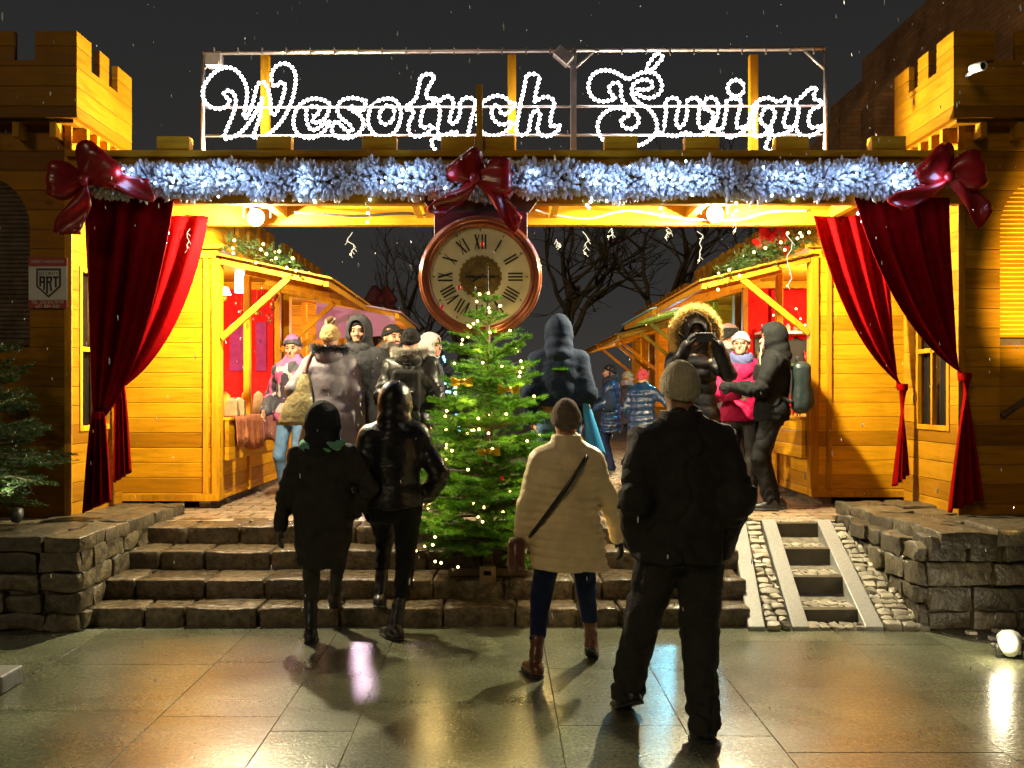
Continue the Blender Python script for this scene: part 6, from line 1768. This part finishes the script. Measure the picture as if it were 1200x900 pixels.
# ---- plaza visitors
p5 = person('person in a blue grey hoodie with raised hood and blue jeans beside the tree', at(655, 8.02), 8.02, ZP, 0, 1.74, group=GA,
    hands=dict(L=(-.23, .1, .9), R=(.23, .1, .9)), hints=dict(L=(-.3, -1, 0), R=(.3, -1, 0)), jacket=dict(mat=M['grey_hoodie'], prof=COATM, hem=1.0, th=.022, arm=(.08, .075, .056), wrinkle=.005, seed=21),
    trousers=dict(mat=M['blue_jeans'], r=(.105, .078, .07), wrinkle=.007), hood=dict(mat=M['grey_hoodie'], r=1.12, peak=1), face=False, h=.012)
mb = MB(); sc = p5['sc']
for i in range(9):
    u = -.062 + .124 * i / 8; q = back_pts(p5, (u, 1.30), (u, 1.318), 1, COATM, .022)
    if i % 1 == 0:
        w_ = .0055; a = [world(p5, Vector(q[0]) + Vector((-w_, -.004, 0))), world(p5, Vector(q[0]) + Vector((w_, -.004, 0))), world(p5, Vector(q[1]) + Vector((w_, -.004, 0))), world(p5, Vector(q[1]) + Vector((-w_, -.004, 0)))]
        mb.add([v for v in a] + [v + Vector((0, .02, 0)) for v in a], [(0, 1, 2, 3), (7, 6, 5, 4), (0, 4, 5, 1), (1, 5, 6, 2), (2, 6, 7, 3), (3, 7, 4, 0)])
o = mb.build('back_print', M['zip'], None, origin=(0, 0, 0)); o.parent = p5['root']; o.matrix_parent_inverse = Matrix.Identity(4); o.location = -Vector(p5['root'].location)
M['bluebag'] = plastic('light blue plastic', (.05, .32, .62), .3)
c = P(694, 500, 7.9); mb = MB(); rows = []
for j in range(12):
    t = j / 11; w = .02 + .06 * t ** .8; rows.append([(c.x - .06 + .1 * t + math.cos(a) * w * (1 + .08 * math.sin(a * 5 + t * 4)), 7.93 + math.sin(a) * w * .5, Z(468, 7.9) - .47 * t) for a in [2 * PI * k / 18 for k in range(18)]])
mb.grid(rows, closed=True); mb.f.append(tuple(range(mb.n - 18, mb.n))); mb.m.append(0); mb.sm.append(False)
single('shopping_bag', mb, M['bluebag'], 'light blue plastic bag hanging at the right hip of the person in the grey hoodie', 'bag')
p6 = person('person in a long lavender grey coat with black fur collar and pompom hat', at(387, 8.55), 8.55, ZP, math.radians(4), 1.73, group=GA, female=True,
    hands=dict(L=(-.25, .12, 1.0), R=(.26, .06, .86)), hints=dict(L=(-.6, -.9, 0), R=(.4, -1, 0)), jacket=dict(mat=M['grey_coat'], prof=[(p[0], p[1] * 1.06, p[2] * 1.05) for p in COATF], hem=.6, th=.035, arm=(.08, .074, .058), wrinkle=.005, seed=31, quilt=.16, qamp=.004, hood_down=dict(mat=M['grey_coat'], fur=M['fur_black'])),
    trousers=dict(mat=M['brown_pants'], r=(.09, .068, .055)), hat=dict(mat=M['tan_knit'], pom=M['pom_brown'], h=1.05), face=False, h=.012)
mb = MB(); bc = world(p6, (-.27, -.12, 1.02)); t = thing('shoulder_bag', 'pale gold slouchy shoulder bag carried by the person in the lavender grey coat', 'bag', bc)
rows = []
for j in range(14):
    q = j / 13; w = .035 + .1 * math.sin(min(1, q * 1.1) * PI * .55); rows.append([tuple(bc + Vector((.06 - .1 * q + math.cos(a) * w * (1.0 + .1 * math.sin(3 * a + q * 5)), math.sin(a) * w * .5, .26 - .46 * q))) for a in [2 * PI * k / 20 for k in range(20)]])
mb.grid(rows, closed=True); mb.f.append(tuple(range(mb.n - 20, mb.n))); mb.m.append(0); mb.sm.append(False)
mb.build('pouch', simple('pale gold leather', (.22, .18, .09), .3, .3, 12, .6, bscale=14, bdist=.03), t)
mb = MB(); mb.tube(catmull([bc + Vector((.05, .02, .2)), bc + Vector((.09, .02, .38)), bc + Vector((.11, .08, .47)), bc + Vector((.09, .16, .42))], .03), .014, 6); mb.build('strap', M['brown_leather'], t)
p7 = person('bearded person in a black hooded coat facing the camera near the left stall', at(421, 9.0), 9.0, ZP, math.radians(176), 1.83, group=GA, beard='moustache', head=(0, -.05),
    jacket=dict(mat=M['black_wool'], prof=COATM, hem=.7, th=.03, arm=(.082, .074, .058), wrinkle=.008, seed=41), trousers=dict(mat=M['black_pants']), hat=dict(mat=M['black_knit'], low=-.0, cuff=False), hood=dict(mat=M['black_wool'], r=1.1), scarf=dict(mat=M['black_wool'], r=.085, t=.04, z=1.48), glove=M['black_glove'], h=.013)
p8 = person('bearded person with a black beanie and brown jacket turned to the right', at(458, 9.5), 9.5, ZP, math.radians(-120), 1.80, group=GA, beard=True, head=(-.35, 0),
    jacket=dict(mat=M['brown_puff'], prof=COATM, hem=.8, th=.035, seed=51, collar=dict(r=.085, t=.018)), trousers=dict(mat=M['black_pants']), hat=dict(mat=M['black_knit'], low=.0), h=.013)
p9 = person('person in a black leather jacket with a backpack and white fur collar seen from behind', at(481, 8.6), 8.6, ZP, math.radians(-4), 1.70, group=GA, hands=dict(L=(-.23, .12, .9), R=(.23, .12, .9)), hints=dict(L=(-.35, -1, 0), R=(.35, -1, 0)),
    jacket=dict(mat=simple('glossy black leather jacket', (.012, .014, .013), .33, .3, 14, .5, bscale=24, bdist=.012, spec=.3), prof=COATM, hem=.84, th=.035, arm=(.086, .08, .06), wrinkle=.013, seed=61, hood_down=dict(mat=M['black_leather'], fur=M['fur_white'])), trousers=dict(mat=M['black_pants']), hat=dict(mat=M['black_knit'], low=-.005), face=False, h=.012)
p10 = person('person in a pale grey hood looking to the right beside the black beanies', at(503, 9.4), 9.4, ZP, math.radians(-100), 1.70, group=GA, head=(-.15, 0), jacket=dict(mat=M['brown_puff'], prof=COATM, hem=.8, th=.03, seed=71), trousers=dict(mat=M['black_pants']), hood=dict(mat=M['white_hood'], r=1.0), h=.014)
p11 = person('person in a pink, white and black patterned jacket and hat beside the left stall counter', at(344, 9.7), 9.7, ZP, math.radians(165), 1.70, group=GA, female=True, head=(.15, -.15), hands=dict(R=(.26, .14, .95), L=(-.26, .14, .95)),
    jacket=dict(mat=M['patch'], hem=.85, th=.045, arm=(.076, .07, .055), wrinkle=.008, seed=81), trousers=dict(mat=M['blue_jeans']), hat=dict(mat=M['patch'], h=1.1), h=.013)
p12 = person('person in a black puffer and big tan fur hood holding up a phone', at(812, 8.45), 8.45, ZP, math.radians(182), 1.76, group=GA, female=True, head=(0, -.08), hands=dict(L=(-.135, .32, 1.5), R=(.135, .32, 1.5)), hints=dict(L=(-.5, .1, -1), R=(.5, .1, -1), curlL=.8, curlR=.8),
    jacket=dict(mat=M['black_puff'], prof=[(p[0], p[1], p[2]) for p in COATF], hem=.68, th=.04, arm=(.082, .076, .058), quilt=.11, qamp=.009, seed=91), trousers=dict(mat=M['black_legging']), hood=dict(mat=M['black_wool'], r=1.4, fur=M['fur_tan'], furr=1.15, furl=1.5, n=9500), glove=M['black_glove'], shoes=dict(mat=M['black_leather'], boot=.2), h=.0125)
mb = MB(); c = world(p12, (0, .4, 1.585)); mb.bx(c.x - .08, c.x + .08, c.y - .005, c.y + .005, c.z - .04, c.z + .04); t = thing('smartphone', 'black smartphone held up in both gloved hands by the person in the fur hood', 'phone', c); mb.build('case', M['black_metal'], t, bevel=.006)
mb = MB(); mb.bx(c.x - .072, c.x + .072, c.y + .0055, c.y + .007, c.z - .034, c.z + .034); mb.build('screen', emit('phone screen', (.9, .75, .5), .6), t)
mb = MB(); mb.lathe([(0, 0), (.006, 0), (.005, .002), (0, .002)], c + Vector((-.06, -.0055, .025)), (0, -1, 0), 12); mb.build('lens', M['dark_glass'], t)
p13 = person('person in a magenta jacket and cream beanie holding food and looking up', at(868, 9.2), 9.2, ZP, math.radians(172), 1.70, group=GA, female=True, head=(-.25, .12), hands=dict(L=(-.1, .3, 1.2), R=(.07, .3, 1.14)), hints=dict(L=(-1, -.5, -.5), R=(1, -.5, -.5)),
    jacket=dict(mat=M['magenta'], hem=.86, th=.04, arm=(.08, .074, .06), wrinkle=.011, seed=101), trousers=dict(mat=M['black_pants'], r=(.1, .075, .07)), hat=dict(mat=M['white_knit'], h=1.08), scarf=dict(mat=M['blue_scarf'], r=.085, t=.042, z=1.49), glove=M['cream_glove'], h=.012)
mb = MB(); gz_ = p13['HL']
hc, Rm = p13['hc'], p13['R']
for s in (-1, 1): mb.tube([world(p13, hc + Rm @ Vector((s * .033 + .026 * math.cos(a), .102, .004 + .02 * math.sin(a)))) for a in [2 * PI * k / 16 for k in range(16)]], .003, 5, closed=True)
mb.tube([world(p13, hc + Rm @ Vector((-.008, .104, .006))), world(p13, hc + Rm @ Vector((.008, .104, .006)))], .003, 5)
single('glasses', mb, M['black_metal'], 'dark rimmed glasses worn by the person in the magenta jacket', 'glasses')
c = world(p13, (-.02, .36, 1.19)); mb = MB(); mb.bx(c.x - .08, c.x + .08, c.y - .05, c.y + .05, c.z - .012, c.z); 
for i in range(7): mb.ball(c + Vector((random.uniform(-.055, .055), random.uniform(-.03, .03), .012)), .022, 1, 8, 5)
single('food_tray', mb, [M['white_knit'], simple('orange fried food', (.7, .16, .03), .4, .3, 30, .3)], 'small paper tray of orange food between the magenta jacket and black hoodie', 'food', bevel=.003)
p14 = person('person in a dark hoodie, black leggings and backpack standing in profile at the right stall', at(905, 8.92), 8.92, ZP, math.radians(78), 1.76, group=GA, female=True, head=(.05, -.05), feet=dict(L=(-.07, .03, 0, 0, .1), R=(.09, -.06, 0, 0, -.1)), hands=dict(L=(-.12, .36, 1.16), R=(.16, .33, 1.15)), hints=dict(L=(-.6, -1, -.3), R=(.6, -1, -.3)), lean=-.03,
    jacket=dict(mat=M['dark_hoodie'], prof=[(p[0], p[1] * 1.08, p[2] * 1.12) for p in FEMALE], hem=.84, th=.035, arm=(.082, .076, .056), wrinkle=.01, seed=111), trousers=dict(mat=M['black_legging'], r=(.105, .07, .052), wrinkle=.006), hood=dict(mat=M['dark_hoodie'], r=1.05), glove=M['black_glove'], shoes=dict(mat=M['black_leather'], boot=.07), h=.011)
mb = MB(); hc, Rm = p14['hc'], p14['R']
for k in range(26):
    u = (k - 13) / 13 * .035
    mb.tube(catmull([world(p14, hc + Rm @ Vector((-.06 + u * .3, .085 + abs(u) * .2, -.02))), world(p14, hc + Rm @ Vector((-.07 + u, .12, -.12))), world(p14, hc + Rm @ Vector((-.08 + u * 1.2, .14, -.25))), world(p14, hc + Rm @ Vector((-.08 + u * 1.4, .13, -.36)))], .05), .004, 4)
o = mb.build('hair', simple('blond hair', (.55, .4, .2), .5, .2, 30, 0), None, origin=(0, 0, 0)); o.parent = p14['root']; o.matrix_parent_inverse = Matrix.Identity(4)
o.data.transform(p14['W'].inverted()); o.location = (0, 0, 0)
def backpack(label, pp, c, size, mat, rot):
    t = thing('backpack', label, 'backpack', world(pp, c), rot); x, y, z = size
    def f(Pn):
        d = rbox(Pn, (0, 0, 0), (x, y, z), min(x, y) * .8); d = smin(d, rbox(Pn, (0, -y * .8, -z * .35), (x * .75, y * .5, z * .45), .04), .02)
        return d + .006 * snoise(Pn, 18, 4)
    v, q = surf_nets(f, (-x - .06, -y * 1.6 - .06, -z - .06), (x + .06, y + .06, z + .06), .011); link('pack', np_mesh('pack', v, [q], mat, None, True), t)
    mb = MB(); mb.tube([(-.02, y * .5, z), (-.03, y * .4, z + .05), (.03, y * .4, z + .05), (.02, y * .5, z)], .009, 6); o = me_parent_build(mb, 'grab_handle', mat, t)
    for s in (-1, 1):
        mb = MB(); mb.tube(catmull([(s * x * .6, y, z * .75), (s * x * .75, y + .1, z * .95), (s * x * .8, y + .22, z * .6), (s * x * .85, y + .2, -z * .1), (s * x * .8, y, -z * .6)], .03), .02, 6); me_parent_build(mb, 'strap', mat, t)
    mb = MB(); mb.tube([(-x * .55, -y * 1.32, -z * .05), (0, -y * 1.4, -z * .03), (x * .55, -y * 1.32, -z * .05)], .006, 4); me_parent_build(mb, 'zip', M['metal'], t)
backpack('dark teal backpack on the person in the dark hoodie at the right stall', p14, (0, -.26, 1.16), (.15, .085, .24), simple('teal black nylon', (.01, .018, .02), .4, .3, 12, .5, bscale=20, bdist=.02), math.radians(78))
backpack('dark grey backpack worn over the black leather jacket', p9, (0, -.225, 1.13), (.13, .05, .19), fabric('grey nylon', (.012, .012, .012), .6), math.radians(-4))
p15 = person('person in a brown beanie and grey scarf browsing the right stall behind the magenta jacket', at(853, 10.1), 10.1, ZP, math.radians(-70), 1.85, group=GA, jacket=dict(mat=M['brown_puff'], prof=COATM, hem=.75, th=.035, seed=121), trousers=dict(mat=M['black_pants']), hat=dict(mat=[M['black_knit'], M['brown_knit']], h=1.05, mi=lambda c: (c[:, 2] > .085).astype(int)), scarf=dict(mat=M['grey_scarf'], r=.085, t=.04), h=.014)
p16 = person('person in a shiny blue puffer coat standing in the alley seen in profile', at(716, 13.6), 13.6, ZP - .0, math.radians(80), 1.53, group=GA, female=True, hands=dict(L=(-.15, .32, 1.0), R=(.27, .05, .8)), jacket=dict(mat=M['blue_puff'], prof=COATF, hem=.62, th=.04, quilt=.1, qamp=.016, seed=131, arm=(.08, .074, .058)), trousers=dict(mat=M['navy_jeans'], r=(.1, .08, .07)), hat=dict(mat=M['black_knit']), scarf=dict(mat=M['black_wool'], r=.09, t=.05), glove=simple('lilac glove', (.45, .25, .6), .8, .1, 9, 0), h=.015)
p17 = person('person in a pink knitted hat and dark jacket with one arm stretched to the right', at(753, 12.3), 12.3, ZP, math.radians(-25), 1.42, group=GA, hands=dict(R=(.5, .2, 1.05), L=(-.25, .15, .95)), jacket=dict(mat=M['blue_puff'], prof=COATF, hem=.75, th=.04, quilt=.1, qamp=.014, seed=141), trousers=dict(mat=M['black_pants']), hat=dict(mat=M['pink_knit'], h=1.1), face=False, h=.015)
p18 = person('person in a tan knitted hat far back in the alley facing right', at(735, 14.6), 14.6, ZP, math.radians(-80), 1.46, group=GA, jacket=dict(mat=M['brown_puff'], prof=COATM, hem=.75, th=.035, seed=151), trousers=dict(mat=M['black_pants']), hat=dict(mat=M['tan_knit']), scarf=dict(mat=M['brown_knit'], r=.09, t=.04), h=.016)
mb = MB(); sg_ = world(p16, (-.17, .02, 1.02)); mb.lathe([(0, -.16), (.09, -.16), (.1, -.05), (.085, .12), (0, .13)], sg_, (0, 0, 1), 14); mb.tube(catmull([sg_ + Vector((0, -.03, .12)), sg_ + Vector((.02, -.02, .4)), sg_ + Vector((.02, .05, .42)), sg_ + Vector((0, .05, .12))], .04), .01, 5)
single('shoulder_bag', mb, M['grey_hoodie'], 'grey cloth shoulder bag on the person in the shiny blue puffer', 'bag')
# ------------------------------------------------------------------ lights
WARM = (1, .80, .42)
for i, c in enumerate(FLOODS):
    l = light('floodlight_lamp', 'POINT', c + Vector((0, -.12, -.06)), (780, 1040)[i], (1, .88, .54), .05)
# lamps inside the stalls
light('stall_lamp', 'POINT', (-3.3, 10.3, 2.55), 85, (1, .8, .5), .06)
light('stall_lamp', 'POINT', (3.75, 10.6, 2.6), 150, (1, .74, .4), .06)
light('stall_lamp', 'POINT', (-3.2, 13.2, 2.4), 60, (1, .75, .9), .06); light('stall_lamp', 'POINT', (-2.0, 12.9, 2.5), 75, (1, .7, .85), .05)
light('stall_lamp', 'POINT', (-3.0, 16.4, 2.4), 40, (1, .85, .6), .06)
light('stall_lamp', 'POINT', (2.6, 13.5, 2.55), 70, (.2, .75, 1), .05); light('stall_lamp', 'POINT', (3.9, 13.9, 2.4), 10, (1, .3, .2), .06)
light('stall_lamp', 'POINT', (3.7, 17.4, 2.3), 70, (1, .62, .2), .06); light('stall_lamp', 'POINT', (2.6, 20.6, 2.4), 40, (1, .7, .35), .06)
# sign frame floodlights onto the tower tops
a = light('sign_frame_lamp', 'SPOT', P(252, 72, SD - .2), 120, (1, .66, .27), .05, spot_size=.9, spot_blend=.6); aim(a, (3.63, 8.1, 4.1))
a = light('sign_frame_lamp', 'SPOT', P(655, 70, SD - .25), 95, (1, .66, .27), .05, spot_size=1.0, spot_blend=.6); aim(a, (-3.375, 8.1, 4.1))
# spotlight on the ground
a = light('ground_spot_lamp', 'SPOT', GROUND_SPOT + Vector((-.02, .1, .12)), 2600, (1, .74, .3), .04, spot_size=.46, spot_blend=.7); aim(a, (4.72, 7.65, 2.85))
light('ground_spot_glow', 'POINT', GROUND_SPOT + Vector((-.12, -.12, .08)), 7, (1, .85, .55), .03)
# street light spilling in from behind the photographer
s = light('street_light', 'SUN', (0, -6, 8), .34, (1, .75, .42), angle=math.radians(12)); aim(s, Vector(s.location) + Vector((.6, 1, -.6)))

# wet snow in the air
rr = random.Random(90); V = []; T = []; Q = []; n = 0
tri_ = np.array([f for f in UB.f if len(f) == 3]); quad_ = np.array([f for f in UB.f if len(f) == 4])
for i in range(520):
    d = rr.uniform(3.2, 11); c = np.array((rr.uniform(-.55, .57) * d, d, rr.uniform(.3, 1.65 + .42 * d))); s = rr.uniform(.0016, .0036)
    ax = np.array((rr.uniform(-.35, .1), rr.uniform(-.2, .2), 1.0)); ax /= np.linalg.norm(ax)
    p = ubv * s; p = p + np.outer(ubv[:, 2], ax) * s * rr.uniform(1.5, 4.5); V.append(p + c); T.append(tri_ + n); Q.append(quad_ + n); n += len(p)
sn = link('snowflakes', np_mesh('snowflakes', np.concatenate(V), [np.concatenate(T), np.concatenate(Q)], simple('wet snow', (.85, .85, .88), .4, .05, 9, 0), None, True))
tag(sn, 'fine wet snow falling in front of the gate and sky', 'snow', kind='stuff')
# ------------------------------------------------------------------ night sky
w = bpy.data.worlds.new('World'); scene.world = w; w.use_nodes = True
nt = w.node_tree; nt.nodes.clear()
o = nd(nt, 'ShaderNodeOutputWorld'); bg = nd(nt, 'ShaderNodeBackground')
t = nd(nt, 'ShaderNodeTexCoord'); sp = nd(nt, 'ShaderNodeSeparateXYZ'); nt.links.new(t.outputs['Generated'], sp.inputs[0])
c = ramp(nt, sp.outputs[2], [(0.0, (.045, .041, .037)), (.12, (.031, .029, .027)), (.4, (.02, .0203, .0205)), (.7, (.014, .0145, .015))])
nt.links.new(c, bg.inputs[0]); bg.inputs[1].default_value = 1.0
nt.links.new(bg.outputs[0], o.inputs[0])

# ------------------------------------------------------------------ camera and render settings
cd = bpy.data.cameras.new('Camera'); co = bpy.data.objects.new('Camera', cd); COL.objects.link(co); scene.camera = co
co.location = (0, 0, EYE); co.rotation_euler = (math.radians(90), 0, 0)
cd.sensor_width = 36; cd.lens = F / 1200 * 36; cd.shift_x = 15 / 1200; cd.shift_y = 13 / 1200; cd.clip_end = 2000; cd.clip_start = .05
scene.view_settings.view_transform = 'Standard'; scene.view_settings.look = 'None'; scene.view_settings.gamma = 1; scene.view_settings.exposure = 0
scene.view_settings.use_curve_mapping = False
scene.cycles.use_denoising = True; scene.cycles.max_bounces = 6; scene.cycles.sample_clamp_indirect = 6
scene.cycles.caustics_reflective = False; scene.cycles.caustics_refractive = False
